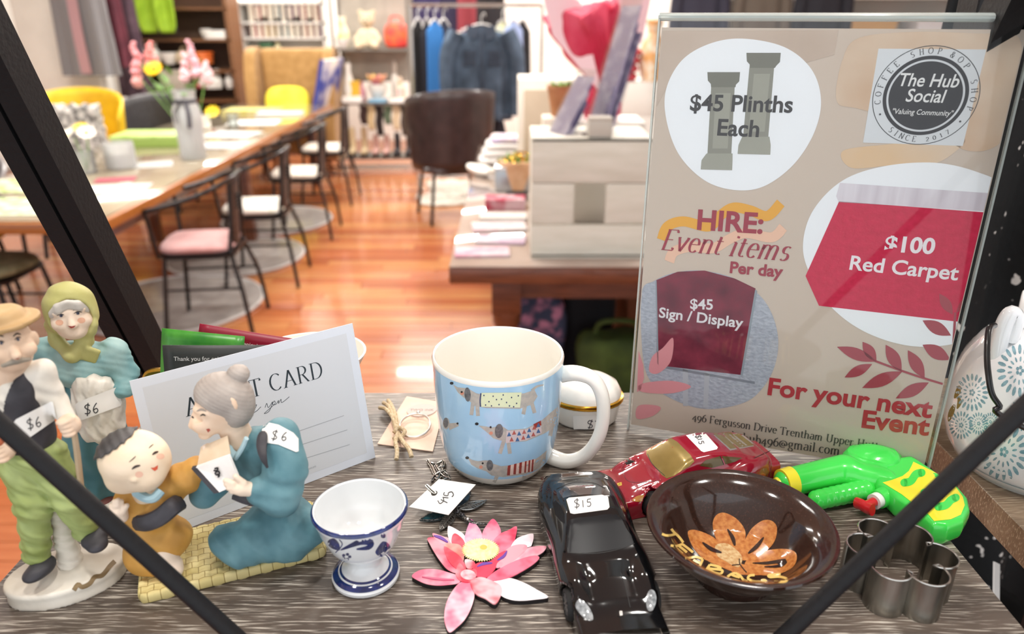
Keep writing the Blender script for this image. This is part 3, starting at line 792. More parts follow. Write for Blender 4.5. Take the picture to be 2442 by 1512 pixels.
pstroke([(632, 972), (636, 962), (640, 972), (650, 958), (642, 980), (630, 986), (648, 970), (656, 962), (654, 956), (650, 964), (658, 964), (664, 955), (664, 962), (670, 952), (672, 960), (690, 946)], .0004, '4b5258', 'card_script')
for a, b in (((704, 1031), (820, 991)), ((705, 1065), (828, 1025)), ((712, 1098), (834, 1060))): pstroke([a, b], .0005, 'a9aeb3', 'card_line')
tb = text_mb('museum', .0026); a = PP(726, 1124); xform(tb, Matrix.Translation((a[0], a[1], .00012))).build('card_imprint', ink('9aa0a6'), pc, ang=0, fix=False)

# ------------------------------------------------------------------ gold-edged glass of tea sachets and the dish behind the card
gl = thing('sachet_glass', 'small gold-rimmed holder of tea sachets behind the post card', 'holder', (-.205, .487, ZS))
MB().lathe([(.0001, .001), (.026, .001), (.030, .03), (.033, .068), (.0322, .068), (.029, .03), (.025, .004), (.0001, .004)], 40).build('cup_wall', mat('cream_china', 'e7e0cf', .25, coat=.4), gl)
MB().lathe([(.0335, .0665), (.0338, .068), (.0325, .0695), (.0318, .068)], 40).build('gilt_rim', mat('gold_gilt', 'b28a35', .25, metal=.9), gl)
MB().tube(spline([(-.033, -.004, .066), (-.046, -.006, .064), (-.048, -.006, .048), (-.030, -.003, .034)], 6), .0028, 8).build('gilt_handle', mat('gold_gilt', 'b28a35', .25, metal=.9), gl)
def sachet(name, label, px, y, w, h, tilt, turn, m, strip=None, lines=0):
    t = thing(name, label, 'tea sachet', W(px[0], px[1], y=y), 0, None)
    Mx = TR(rx=R(90) , rz=0); Mx = Euler((R(90 - tilt[0]), R(tilt[1]), turn)).to_matrix().to_4x4()
    def f(u, v): return ((u - .5) * w, -v * h, .0012 * math.sin(u * 3.1) + .001 * math.cos(v * 5))
    mb = MB().grid(f, 10, 10); mb.v = [tuple(Mx @ Vector(v)) for v in mb.v]
    o = mb.build('packet', m, t); so = o.modifiers.new('th', 'SOLIDIFY'); so.thickness = .0008
    def part(x0, x1, y0, y1, mm, nm):
        g = MB().grid(lambda u, v: ((x0 + (x1 - x0) * u) * w, -(y0 + (y1 - y0) * v) * h, .0012 * math.sin((x0 + .5 + (x1 - x0) * u) * 3.1) + .001 * math.cos((y0 + (y1 - y0) * v) * 5) + .0006), 8, 4)
        g.v = [tuple(Mx @ Vector(v)) for v in g.v]; g.build(nm, mm, t)
    if strip: part(*strip, 'printed_strip')
    for i in range(lines):
        tb = text_mb(('Thank you for enjoying', 'our range of fine teas')[i % 2], .0042, .004); xs = max(v[0] for v in tb.v)
        xform(tb, Mx @ Matrix.Translation((-w * .4, -h * (.18 + .13 * i), .0030))); tb.build('printed_words', ink('d8d8d6'), t, ang=0, fix=False)
    return t
sachet('tea_sachet', 'green and lime foil tea sachet behind the post card', (487, 792), .487, .062, .07, (20, 3), -.12, mat('foil_green', '58a83c', .3, col2='2f7f2c', scale=40), (-.12, -.05, 0, .5, mat('foil_grey', 'b9c4b4', .3)))
sachet('tea_sachet', 'dark grey tea sachet with small white words behind the post card', (522, 822), .470, .075, .06, (14, 2), .08, mat('foil_charcoal', '3d3f3e', .4), (.28, .45, 0, .7, mat('foil_grey2', '8d8f8c', .35)), 2)
sachet('tea_sachet', 'crimson tea sachet tilted behind the post card', (596, 790), .50, .07, .06, (16, 13), .1, mat('foil_crimson', '8d1730', .35), (-.5, -.42, 0, 1, mat('foil_lime', '9aa23a', .35)), 1)
d = W(640, 806, y=.60)
dish = thing('china_dish', 'pale cream dish rim showing behind the red sachet', 'dish', (-.205, .552, ZS))
MB().lathe([(.0001, .001), (.022, .001), (.024, .004), (.034, .030), (.046, .052), (.0465, .054), (.045, .054), (.033, .032), (.022, .006), (.0001, .005)], 48, sx=1, sy=.9).build('bowl_wall', mat('cream_china2', 'ece6da', .25, coat=.4), dish)
dish.location = (-.166, .545, ZS)
gl.location = (-.222, .492, ZS)

# ------------------------------------------------------------------ mug with dachshunds
MC = Vector((-.0098, .4705, ZS))
mug = thing('coffee_mug', 'pale blue mug printed with three dachshunds in knitted coats', 'mug', MC)
prof_o = [(0, .0015), (.026, .0015), (.029, 0), (.0325, .0006), (.0355, .0035), (.0392, .010), (.0420, .020), (.0438, .033), (.0450, .05), (.0458, .07), (.0463, .0855)]
def mug_r(z):
    P = prof_o[3:] + [(.0465, .1)]
    for (r0, z0), (r1, z1_) in zip(P, P[1:]):
        if z <= z1_: return r0 + (r1 - r0) * max(0, (z - z0)) / (z1_ - z0)
    return .0465
WHITEG = mat('glazed_white_china', 'f0ede4', .12, coat=.6)
BLUEG = mat('pale_blue_glaze', 'a9cfe9', .14, coat=.7, col2='9dc6e4', scale=40)
MB().lathe([(r, z) for r, z in prof_o[5:]], 72).build('printed_body', BLUEG, mug)
MB().lathe(prof_o[:6], 72).build('foot', WHITEG, mug)
MB().lathe([(.0463, .0855), (.0466, .0880), (.0458, .0896), (.0446, .0888), (.0436, .083), (.0425, .05), (.0405, .025), (.034, .010), (.02, .007), (0, .0065)], 72).build('white_lining', WHITEG, mug)
hp = [W(1335, 893, y=.468), W(1375, 890, y=.462), W(1415, 905, y=.458), W(1436, 945, y=.456), W(1438, 1000, y=.456), W(1424, 1050, y=.457), W(1392, 1088, y=.459), W(1350, 1100, y=.462), W(1305, 1085, y=.467)]
hp = [q - MC for q in hp]
hs = spline(hp, 6); hr = [.0062 - .0014 * math.sin(math.pi * i / (len(hs) - 1)) for i in range(len(hs))]
MB().tube(hs, hr, 14, sq=1.0).build('handle', WHITEG, mug)
def fmug(p):
    q = p - MC
    return math.hypot(q.x, q.y) - mug_r(q.z) if q.z < .0885 else 1
Imug = Matrix.Translation(-MC)
def mp(polys, hexc, name, lift=.00012, m=None): print_px(polys, fmug, lift, 9, .35, .6, Imug).build(name, m or ink(hexc, .3), mug, ang=0)
GREY = mat('dog_grey', 'aaa7a2', .3, col2='bcb6ac', scale=300)
DK = mat('dog_ear', '56575a', .3, col2='77787a', scale=400)
def dog(body, ear, nose, eye, cheek, legs, tail, coat, coatm, name):
    mp([body], '', name + '_body', .0001, GREY)
    for l in legs: mp(stroke_px(l, 9, 3), '', name + '_leg', .0001, GREY)
    if tail: mp(stroke_px(tail, (7, 3), 4), '', name + '_tail', .0001, GREY)
    mp([oval(*ear)], '', name + '_ear', .00022, DK)
    mp([oval(4.5, 3.5, 10, *nose), oval(2.6, 2.6, 8, *eye)], '2a2a2c', name + '_nose_and_eye', .00024)
    if cheek: mp([oval(4.5, 4, 10, *cheek)], 'd08e78', name + '_cheek', .0002)
    mp([coat], '', name + '_coat', .00018, coatm)
dog([(1080, 917), (1092, 924), (1108, 925), (1122, 930), (1136, 938), (1160, 943), (1250, 938), (1275, 930), (1282, 945), (1270, 964), (1240, 975), (1160, 973), (1132, 968), (1118, 955), (1104, 947), (1092, 936)],
    (7.5, 17, 14, 1115, 941, -4), (1077, 914), (1101, 935), (1102, 938), [[(1128, 960), (1124, 990)], [(1138, 965), (1140, 992)], [(1252, 968), (1248, 988)], [(1268, 960), (1275, 985)]], [(1268, 932), (1280, 922), (1296, 918)],
    [(1148, 937), (1244, 936), (1240, 972), (1146, 970)], mat('dog_coat_yellow', 'dbe2bd', .3), 'spotted_dog')
mp([oval(1.7, 1.9, 7, x, y) for x, y in ((1154, 943), (1166, 958), (1176, 945), (1190, 965), (1184, 953), (1200, 942), (1208, 960), (1220, 948), (1232, 962), (1236, 944), (1158, 966), (1172, 968), (1215, 968), (1196, 952), (1225, 970))], '39446a', 'spotted_dog_dots', .0003)
mp(stroke_px([(1147, 938), (1145, 954), (1146, 970)], 3, 3), '39446a', 'spotted_dog_collar', .0003)
dog([(1141, 1015), (1158, 1017), (1172, 1020), (1190, 1016), (1200, 1018), (1212, 1026), (1255, 1022), (1290, 1004), (1312, 985), (1330, 970), (1332, 1000), (1322, 1018), (1298, 1034), (1255, 1052), (1215, 1055), (1192, 1050), (1176, 1045), (1160, 1030)],
    (10, 17, 14, 1190, 1028, 4), (1137, 1011), (1170, 1019), (1171, 1033), [[(1202, 1050), (1192, 1082)], [(1212, 1052), (1216, 1082)], [(1318, 1010), (1312, 1040)]], None,
    [(1208, 1028), (1255, 1024), (1278, 1012), (1290, 1003), (1292, 1033), (1255, 1050), (1206, 1057)], mat('dog_coat_pink', 'd0c3c4', .3), 'patchwork_dog')
tri = []
for k, (x, y) in enumerate(((1214, 1036), (1226, 1032), (1238, 1034), (1250, 1030), (1262, 1026), (1274, 1020), (1284, 1014), (1220, 1048), (1234, 1048), (1248, 1044), (1260, 1040), (1272, 1036), (1284, 1028))):
    tri.append([(x - 5, y + 5), (x + 5, y + 4), (x, y - 6)])
mp(tri[::2], '4a6f9e', 'patchwork_dog_blue_patches', .0003); mp(tri[1::2], 'b4635c', 'patchwork_dog_red_patches', .0003)
mp([[(1272, 1012), (1290, 1003), (1291, 1014), (1276, 1022)]], '9d4038', 'patchwork_dog_red_panel', .00026)
dog([(1115, 1091), (1126, 1097), (1140, 1100), (1154, 1098), (1164, 1098), (1176, 1106), (1195, 1112), (1215, 1110), (1270, 1100), (1290, 1086), (1304, 1074), (1300, 1100), (1285, 1118), (1250, 1132), (1200, 1138), (1172, 1134), (1160, 1124), (1140, 1118), (1124, 1108)],
    (8, 13, 14, 1168, 1110, 0), (1114, 1092), (1151, 1105), (1147, 1114), [[(1186, 1134), (1178, 1150)], [(1252, 1130), (1250, 1142)]], None,
    [(1210, 1111), (1277, 1094), (1270, 1124), (1212, 1134)], mat('dog_coat_cream', 'e2c9bd', .3), 'striped_dog')
mp([[(x, 1111 - (x - 1210) * .25), (x + w, 1111 - (x + w - 1210) * .25), (x + w - 2, 1134 - (x - 1210) * .16), (x - 2, 1134 - (x - 1210) * .16)] for x, w in ((1211, 7), (1226, 6), (1239, 6), (1252, 4), (1261, 4), (1269, 4))], '943a33', 'striped_dog_stripes', .0003)
mp([oval(8, 14, 12, 1064, 1010, 0), [(1068, 1010), (1092, 1008), (1094, 1016), (1072, 1026)]], '', 'side_dog_body', .0001, GREY)
mp([oval(6, 12, 12, 1063, 1008, 0)], '', 'side_dog_ear', .0002, DK)
mp([oval(2.6, 2.6, 8, 1091, 1010)], '2a2a2c', 'side_dog_nose', .0002)

# ------------------------------------------------------------------ oval trinket box behind the mug
tc_ = Vector((.0605, .532, ZS))
tri_ = thing('trinket_box', 'oval white china trinket box with gilt rim behind the mug handle', 'trinket box', tc_)
CREAM = mat('ivory_china', 'f3efe6', .15, coat=.6)
MB().lathe([(0, .0005), (.0225, .0005), (.0245, .003), (.0270, .0195), (0, .0195)], 48, sx=1.06, sy=.82).build('box_body', CREAM, tri_)
MB().lathe([(.0272, .0192), (.0288, .0196), (.0290, .0206), (.0276, .0213), (.0290, .0221), (.0288, .0232), (.0270, .0236)], 48, sx=1.05, sy=.82).build('gilt_hinge_rim', mat('gold_bright', 'c79b3c', .2, metal=.95), tri_)
MB().lathe([(.0270, .0234), (.0268, .0275), (.0235, .0340), (.0165, .0385), (.008, .0402), (0, .0405)], 48, sx=1.05, sy=.82).build('domed_lid', CREAM, tri_)
MB().box((.012, -.0245, .0205), (.009, .003, .0035), r=.001).build('clasp', mat('gold_bright', 'c79b3c', .2, metal=.95), tri_)
def fbox(p):
    q = p - tc_; return math.hypot(q.x / 1.06, q.y / .82) - (.0245 + (.0270 - .0245) * (q.z - .003) / .0165) if q.z < .0195 else 1
def flid(p):
    q = p - tc_; r = math.hypot(q.x / 1.05, q.y / .82); return q.z - (.0405 - .0135 * (r / .0262) ** 2.4) if r < .026 else 1
It = Matrix.Translation(-tc_)
print_px([q for st in ([(1402, 1012), (1398, 1006), (1408, 1000), (1416, 1003)],) for q in []] + [[(1366, 992), (1445, 990), (1442, 1022), (1368, 1024)]], fbox, .0002, 12, .4, .7, It).build('price_sticker', mat('sticker_white', 'f4f2ec', .5), tri_, ang=0)
sq = []
for st, w in (([(1414, 1006), (1406, 1003), (1402, 1009), (1412, 1014), (1410, 1020), (1402, 1019)], 2), ([(1412, 1001), (1404, 1023)], 2), ([(1419, 1005), (1427, 1003), (1422, 1010), (1429, 1014), (1420, 1020)], 2), ([(1434, 1006), (1431, 1012), (1436, 1016)], 2)): sq += stroke_px(st, w, 4)
print_px(sq, fbox, .0004, 12, .4, .7, It).build('price', ink('2d2d33'), tri_, ang=0)
for hexc, pts in (('c9848f', ((1428, 886), (1440, 893), (1384, 903), (1356, 908), (1402, 880))), ('9c6f8e', ((1433, 900), (1374, 912), (1410, 872))), ('8aa06c', ((1420, 892), (1366, 903), (1446, 903)))):
    print_px([oval(5, 3, 8, x, y, rnd.random() * 90) for x, y in pts], flid, .0002, 8, .4, .7, It).build('flower_print', ink(hexc, .3), tri_, ang=0)

# ------------------------------------------------------------------ egg cup
EC = Vector((-.0868, .3478, ZS))
egg = thing('egg_cup', 'white china egg cup with cobalt blue bands and flower painting', 'egg cup', EC)
eo = [(0, .001), (.0165, .001), (.0185, 0), (.0197, .0012), (.0199, .003), (.0188, .0048), (.0158, .0062), (.0120, .0086), (.0098, .0118), (.0092, .0145), (.0098, .0172), (.0130, .0195), (.0176, .0236), (.0208, .0290), (.0230, .0350), (.0246, .0400), (.0254, .0436), (.0262, .0456), (.0271, .0480), (.0270, .0500), (.0262, .0508), (.0252, .0500), (.0243, .045), (.0225, .038), (.0180, .0300), (.010, .0255), (0, .0245)]
MB().lathe(eo, 72).build('cup_body', mat('white_porcelain', 'dcdfe0', .08, coat=.8), egg)
COB = mat('cobalt_glaze', '1d2f6e', .1, coat=.8, col2='152350', scale=200)
MB().lathe([(.0274, .0488), (.0273, .0499), (.0266, .0508), (.0262, .0510)], 72).build('rim_band', COB, egg)
MB().lathe([(.01918, .00455), (.01885, .0050), (.0160, .00635), (.01590, .0062)], 72).build('foot_band', COB, egg)
MB().lathe([(.0150, .00675), (.01470, .0070), (.0139, .00755), (.0138, .0074)], 72).build('foot_line', COB, egg)
def lathe_f(prof, C):
    P = [(z, r) for r, z in prof]
    def f(p):
        q = p - C; r = math.hypot(q.x, q.y); z = q.z
        if z < P[0][0] or z > P[-1][0]: return 1
        for (z0, r0), (z1_, r1) in zip(P, P[1:]):
            if z <= z1_: return r - (r0 + (r1 - r0) * (z - z0) / max(z1_ - z0, 1e-9))
        return 1
    return f
fegg = lathe_f(eo[9:19], EC)
def ep(polys, name): print_px(polys, fegg, .00012, 8, .3, .6, Matrix.Translation(-EC)).build(name, COB, egg, ang=0)
ep([closed([(782, 1290), (796, 1284), (808, 1296), (810, 1312), (796, 1310), (784, 1302)])], 'painted_leaf')
ep([brush([(812, 1312), (840, 1300), (862, 1292), (884, 1294), (878, 1306), (850, 1310)], 16)], 'painted_leaf')
ep([closed([(898, 1310), (912, 1292), (926, 1296), (932, 1310), (922, 1324), (908, 1328), (896, 1320)])], 'painted_flower')
ep([oval(6, 6, 10, 914, 1278)], 'painted_bud')
ep(stroke_px([(800, 1318), (812, 1306), (816, 1296), (808, 1286)], 2.5, 4), 'painted_stem')
ep([oval(4.2, 3.6, 8, 826 + 8 * math.cos(a), 1328 + 6 * math.sin(a)) for a in [i * 2 * math.pi / 5 for i in range(5)]], 'painted_petals')
ep([closed([(940, 1288), (952, 1270), (962, 1262), (958, 1280), (948, 1296)])], 'painted_leaf')

# ------------------------------------------------------------------ lotus cut-out
LC = W(1150, 1320, z=ZS)
lot = thing('lotus_cutout', 'flat wooden lotus flower cut-out painted in pink watercolour', 'ornament', LC)
LT = .0032
def lp(px, py, h=LT): q = W(px, py, z=ZS + h); return (q.x - LC.x, q.y - LC.y)
def c6(l): return [(960 + x * 360 / 1864, 1220 + y * 292 / 1512) for x, y in l]
petals = [
 ('pink_petal', 'ea6f8a', [(580, 1490), (530, 1400), (515, 1290), (535, 1150), (590, 1020), (680, 900), (760, 860), (850, 880), (888, 1020), (850, 1180), (770, 1330), (670, 1430)], 'f5c6cf'),
 ('pale_petal', 'f6e3e8', [(1100, 870), (1300, 820), (1480, 870), (1650, 960), (1800, 1055), (1640, 1085), (1450, 1100), (1310, 1080), (1200, 1020)], 'fdf8f8'),
 ('pink_petal', 'e45f7e', [(115, 795), (200, 730), (320, 708), (450, 720), (560, 750), (700, 800), (700, 880), (560, 905), (430, 912), (300, 895), (190, 850)], 'f2b3be'),
 ('coral_petal', 'd8405e', [(308, 330), (420, 322), (560, 380), (640, 420), (700, 640), (680, 760), (560, 720), (470, 620), (390, 500), (340, 410)], 'ee9aa6'),
 ('pink_petal', 'ea8d9c', [(375, 268), (480, 300), (640, 360), (700, 440), (600, 440), (480, 390), (390, 320)], 'f0a9b2'),
 ('pale_petal', 'f7dfe5', [(560, 190), (590, 183), (680, 230), (760, 290), (800, 400), (700, 440), (610, 400), (560, 300)], 'fdf3f5'),
 ('lilac_petal', 'c96a9c', [(845, 95), (900, 150), (960, 230), (985, 310), (960, 400), (820, 420), (765, 350), (790, 230), (820, 150)], 'f0b7c6'),
 ('pink_petal', 'd84a72', [(1110, 92), (1170, 140), (1215, 240), (1200, 320), (1120, 400), (990, 400), (985, 270), (1040, 170)], 'ee9fb2'),
 ('red_petal', 'd62c50', [(1408, 185), (1400, 300), (1350, 440), (1220, 520), (1120, 480), (1120, 370), (1200, 280), (1310, 230)], 'ee8298'),
 ('pale_petal', 'f6d6dd', [(1590, 275), (1618, 310), (1600, 400), (1560, 440), (1340, 480), (1340, 430), (1420, 330)], 'fdf1f3'),
 ('pink_petal', 'e56d88', [(1775, 435), (1740, 500), (1650, 555), (1480, 640), (1250, 720), (1200, 640), (1350, 530), (1560, 450), (1680, 430)], 'f4b9c4'),
 ('rose_petal', 'de4a6a', [(1500, 410), (1540, 440), (1500, 510), (1330, 640), (1160, 700), (1170, 600), (1300, 460), (1400, 415)], 'f0a2ae'),
 ('red_petal', 'd42850', [(1690, 575), (1620, 650), (1480, 740), (1320, 820), (1120, 860), (1040, 830), (1180, 720), (1400, 610), (1620, 548)], 'ec7d94'),
 ('red_petal', 'cc2236', [(650, 275), (720, 320), (765, 380), (770, 450), (700, 470), (610, 400), (612, 310)], 'e86070'),
 ('coral_petal', 'e2685f', [(520, 410), (620, 400), (720, 430), (760, 560), (720, 680), (640, 660), (540, 520)], 'efaba0'),
 ('red_petal', 'd02c42', [(510, 440), (600, 480), (720, 570), (780, 690), (760, 730), (650, 700), (560, 600)], 'e56f7e'),
 ('red_petal', 'd22a48', [(1295, 490), (1240, 580), (1170, 640), (1140, 720), (1040, 820), (920, 810), (870, 710), (930, 640), (1080, 620), (1200, 520)], 'd93c58'),
 ('red_petal', 'd83a50', [(770, 600), (860, 610), (900, 660), (860, 710), (790, 700)], 'f8d8da'),
 ('red_petal', 'd02b44', [(700, 640), (745, 680), (780, 720), (900, 720), (915, 790), (870, 860), (780, 880), (700, 850), (655, 780), (670, 700)], 'f0a0a8'),
 ('red_petal', 'd42a42', [(835, 880), (900, 830), (990, 820), (1120, 870), (1210, 920), (1225, 1010), (1145, 1148), (1020, 1080), (900, 1020)], 'f5b5bb'),
]
bk = mat('lotus_black_edge', '191416', .6)
edge_mb = MB()
for nm, c, pts, c2 in petals:
    out = [lp(*p) for p in c6(spl2(pts, 4, True))]
    edge_mb.prism(out, .0, LT - .0002)
edge_mb.build('backing', bk, lot, ang=20)
for i, (nm, c, pts, c2) in enumerate(petals):
    out = [lp(*p) for p in c6(spl2(pts, 4, True))]
    m = mat('lotus_%s_%d' % (nm, i), c, .45, col2=c2, scale=75, detail=2, lo=.36, hi=.6)
    MB().prism(out, LT - .0002, LT + .00003 * i).build(nm, m, lot, ang=20)
zt = LT + .00003 * len(petals)
yc_ = []
n = 44
for i in range(n * 2):
    a = 2 * math.pi * i / (n * 2); k = 1.0 if i % 2 else .86
    yc_.append((965 + 238 * k * math.cos(a), 480 + 145 * k * math.sin(a)))
MB().prism([lp(*p) for p in c6(yc_)], LT, zt).build('stamens', mat('lotus_yellow', 'f2e391', .5, col2='f7f0b8', scale=350), lot, ang=20)
MB().prism([lp(*p) for p in c6(oval(45, 30, 14, 1000, 450))], LT, zt + .0001).build('stamen_eye', mat('lotus_ochre', 'e5b858', .5), lot, ang=20)
for l in ([(385, 305), (470, 330), (560, 385)], [(920, 690), (1000, 655), (1110, 645)], [(1290, 495), (1250, 560), (1170, 610)]):
    MB().prism([lp(*p) for p in c6(brush(l, 34))], LT, zt + .0001).build('violet_shade', mat('lotus_violet', '6a3f9a', .5), lot, ang=20)
MB().prism([lp(*p) for p in c6(oval(95, 62, 18, 810, 790, 8))], LT, zt + .0001).build('curled_petal', mat('lotus_curl', 'f3b9bf', .5, col2='dd5068', scale=120, lo=.4, hi=.6), lot, ang=20)
MB().prism([lp(*p) for p in c6(brush([(240, 812), (420, 838), (640, 850)], 22))], LT, zt + .0001).build('petal_vein', mat('lotus_vein', 'c45b7c', .5), lot, ang=20)

# ------------------------------------------------------------------ brown pottery bowl
BC = Vector((.1318, .3485, ZS))
bowl = thing('pottery_bowl', 'dark brown glazed pottery bowl lettered TEABAGS with an orange flower', 'bowl', BC)
BR, BH = .0535, .038
bo = [(0, .001), (.020, .001), (.0225, 0), (.024, .002), (.0235, .006), (.033, .014), (.042, .023), (.0485, .031), (.0525, .0362), (.0535, .0375), (.0532, .0388), (.0520, .0390), (.0460, .0352), (.0425, .0330), (.0395, .0285), (.034, .0200), (.026, .0125), (.016, .0082), (.008, .0070), (0, .0068)]
BRN = mat('brown_slip_glaze', '281812', .13, coat=.6, col2='3d271f', scale=900, lo=.45, hi=.75)
MB().lathe(bo, 96).build('bowl_wall', BRN, bowl, ang=50)
inner = sorted([(r, z) for r, z in bo[11:]])
def fbowl(p):
    q = p - BC; r = math.hypot(q.x, q.y)
    for (r0, z0), (r1, z1_) in zip(inner, inner[1:]):
        if r <= r1: return q.z - (z0 + (z1_ - z0) * (r - r0) / max(r1 - r0, 1e-9))
    return 1
Ib = Matrix.Translation(-BC)
def bp_(polys, m, name, lift=.00015, ml=12): return print_px(polys, fbowl, lift, ml, .3, .6, Ib).build(name, m, bowl, ang=60)
def c4(l): return [(1260 + x * 780 / 2217, 980 + y * 532 / 1512) for x, y in l]
ORG = mat('orange_slip', 'a35a23', .2, coat=.7, col2='cf8f4e', scale=420, lo=.3, hi=.75)
flower = [[(1080, 830), (1110, 805), (1180, 820), (1260, 860), (1330, 930), (1370, 1000), (1290, 1020), (1200, 1010), (1120, 930)],
          [(1250, 760), (1275, 705), (1330, 690), (1410, 730), (1465, 800), (1470, 870), (1440, 960), (1360, 1000), (1300, 920), (1262, 840)],
          [(1475, 860), (1520, 790), (1590, 742), (1650, 745), (1685, 790), (1670, 880), (1610, 950), (1500, 1010), (1430, 1000), (1450, 930)],
          [(1480, 1010), (1560, 960), (1690, 935), (1790, 945), (1820, 990), (1790, 1060), (1680, 1110), (1560, 1110), (1470, 1070)],
          [(1390, 1030), (1460, 1040), (1540, 1080), (1600, 1110), (1480, 1112), (1400, 1100), (1375, 1080)],
          [(1240, 960), (1330, 980), (1420, 1000), (1420, 1060), (1380, 1085), (1290, 1050), (1210, 1010)]]
for k, fl in enumerate(flower): bp_([c4(spl2(fl, 4, True))], ORG, 'flower_petal', .00012 + .00003 * k)
bp_([c4(spl2([(1270, 910), (1350, 900), (1430, 960), (1450, 1010), (1420, 1060), (1340, 1020), (1280, 980)], 4, True))], mat('cream_slip', 'd3b98a', .2, coat=.7, col2='b98d58', scale=500), 'flower_heart', .0004)
for st in ([(1180, 890), (1240, 935), (1310, 960)], [(1350, 800), (1385, 860), (1400, 912)], [(1595, 855), (1550, 915), (1490, 965)], [(1520, 1030), (1620, 1030), (1740, 1015), (1700, 1050), (1600, 1055)]):
    bp_([c4(brush(st, 26))], BRN, 'flower_cut', .0006)
bp_([c for st in ([(1430, 1000), (1435, 1040), (1480, 1095)], [(1435, 1040), (1380, 1045)]) for c in [c4(q) for q in stroke_px(st, 7, 3)]], BRN, 'flower_cut', .0006)
YEL = mat('yellow_slip', 'e0c170', .3, coat=.4)
cL = lambda l: [(1540 + x * .172, 1220 + y * .172) for x, y in l]
letters = [
 [[(225, 310), (280, 330), (345, 328), (410, 312)], [(355, 240), (395, 290), (440, 330), (480, 375), (520, 430)]],
 [[(345, 470), (420, 478), (510, 450)], [(385, 478), (450, 530), (510, 585)], [(450, 470), (510, 515), (570, 565)], [(505, 450), (580, 505), (655, 565)]],
 [[(550, 645), (620, 640), (700, 628), (790, 660)], [(790, 660), (775, 700), (745, 760)], [(660, 668), (720, 700), (770, 720)]],
 [[(890, 735), (865, 770), (845, 800)], [(890, 735), (1000, 760), (1035, 785), (960, 797), (865, 785)], [(960, 797), (1060, 815), (1040, 858), (960, 845), (845, 800)]],
 [[(1130, 905), (1180, 870), (1240, 850)], [(1240, 850), (1310, 890), (1350, 940), (1410, 965)], [(1185, 872), (1240, 895), (1305, 912)]],
 [[(1510, 880), (1440, 888), (1420, 930), (1500, 965), (1600, 970), (1680, 985)], [(1680, 985), (1650, 950), (1600, 955)]],
 [[(1870, 865), (1710, 880), (1725, 908), (1850, 902), (1950, 930), (1930, 970), (1780, 972)]]]
for L_ in letters:
    qs = []
    for st in L_: qs += [cL(q) for q in stroke_px(st, 34, 5)]
    print_px(qs, fbowl, .0005, 12, .28, .6, Ib).build('slip_letter', YEL, bowl, ang=60)

# ------------------------------------------------------------------ cookie cutter
CC = Vector((.2225, .3385, ZS))
cut = thing('cookie_cutter', 'flower-shaped tin cookie cutter at the corner of the shelf', 'cookie cutter', CC)
TIN = mat('worn_tin', 'a8a59c', .3, metal=.95, col2='5d5a52', scale=90, stretch=(1, 1, .15), lo=.35, hi=.8, bump=.1)
ol = []
for i in range(144):
    a = 2 * math.pi * i / 144; t = (i % 24) / 24 - .5
    # six round lobes
    ca = 2 * math.pi * (i // 24 + .5) / 6
    la = t * R(232); ol.append((.0185 * math.cos(ca) + .0108 * math.cos(ca + la), .0185 * math.sin(ca) + .0108 * math.sin(ca + la)))
ol = [(x * math.cos(.3) - y * math.sin(.3), x * math.sin(.3) + y * math.cos(.3)) for x, y in ol]
H_ = .0265; k = len(ol)
cm = MB()
inn = [(x * .983, y * .983) for x, y in ol]
for a, b in ((ol, inn),):
    vs = [(x, y, 0) for x, y in a] + [(x, y, H_) for x, y in a] + [(x, y, 0) for x, y in b] + [(x, y, H_) for x, y in b]
    fs = []
    for i in range(k):
        j = (i + 1) % k
        fs += [[i, j, k + j, k + i], [2 * k + j, 2 * k + i, 3 * k + i, 3 * k + j], [k + i, k + j, 3 * k + j, 3 * k + i], [i, 2 * k + i, 2 * k + j, j]]
    cm.add(vs, fs)
cm.build('tin_wall', TIN, cut, ang=50)
MB().tube([(x, y, H_) for x, y in ol], .00055, 6, closed=True).build('rolled_edge', mat('tin_edge', 'c9c7c0', .25, metal=.95), cut)
MB().box((ol[60][0] * 1.01, ol[60][1] * 1.01, H_ / 2), (.0008, .005, H_), rz=math.atan2(ol[60][1], ol[60][0])).build('seam_strip', TIN, cut)

# ------------------------------------------------------------------ ring tied to a card with twine
RCp = W(985, 1010, z=ZS)
def rc(px, py, h=.0012): q = W(px, py, z=ZS + h); return (q.x - RCp.x, q.y - RCp.y, h)
rcard = thing('ring_card', 'pink card with a silver ring tied on by twine left of the mug', 'ring card', RCp)
out = [rc(*p)[:2] for p in ((970, 945), (1046, 958), (1052, 1000), (1032, 1076), (900, 1058), (935, 1000))]
MB().prism(out, .0004, .0012).build('backing_card', mat('pink_kraft_card', 'e0bfa9', .7, col2='e9cdb9', scale=60), rcard, ang=20)
MB().prism([rc(*p)[:2] for p in oval(36, 15, 24, 1006, 980, -6)], .0012, .0022).build('inner_label', mat('grey_label', 'c5b4ab', .6), rcard)
tb = text_mb('TWO INK', .0045, .006, align='CENTER'); q = rc(1006, 980)
xform(tb, Matrix.Translation((q[0], q[1] - .0015, .0024))).build('label_words', ink('9b8d86'), rcard, ang=0, fix=False)
rcx = rc(990, 1024)
SIL = mat('polished_silver', 'e2dfd9', .28, metal=.9)
MB().tube([(rcx[0] + .0122 * math.cos(a), rcx[1] + .0145 * math.sin(a), .0028 + .0022 * (1 + math.sin(a)) / 1) for a in [2 * math.pi * i / 40 for i in range(40)]], .0010, 10, closed=True).build('silver_ring', SIL, rcard)
MB().ball((rcx[0] + .001, rcx[1] + .0155, .0078), .0016, 8).build('ring_bead', SIL, rcard)
TW = mat('jute_twine', 'b39a74', .9, col2='d8c6a6', scale=500, stretch=(1, 1, .2), bump=.6)
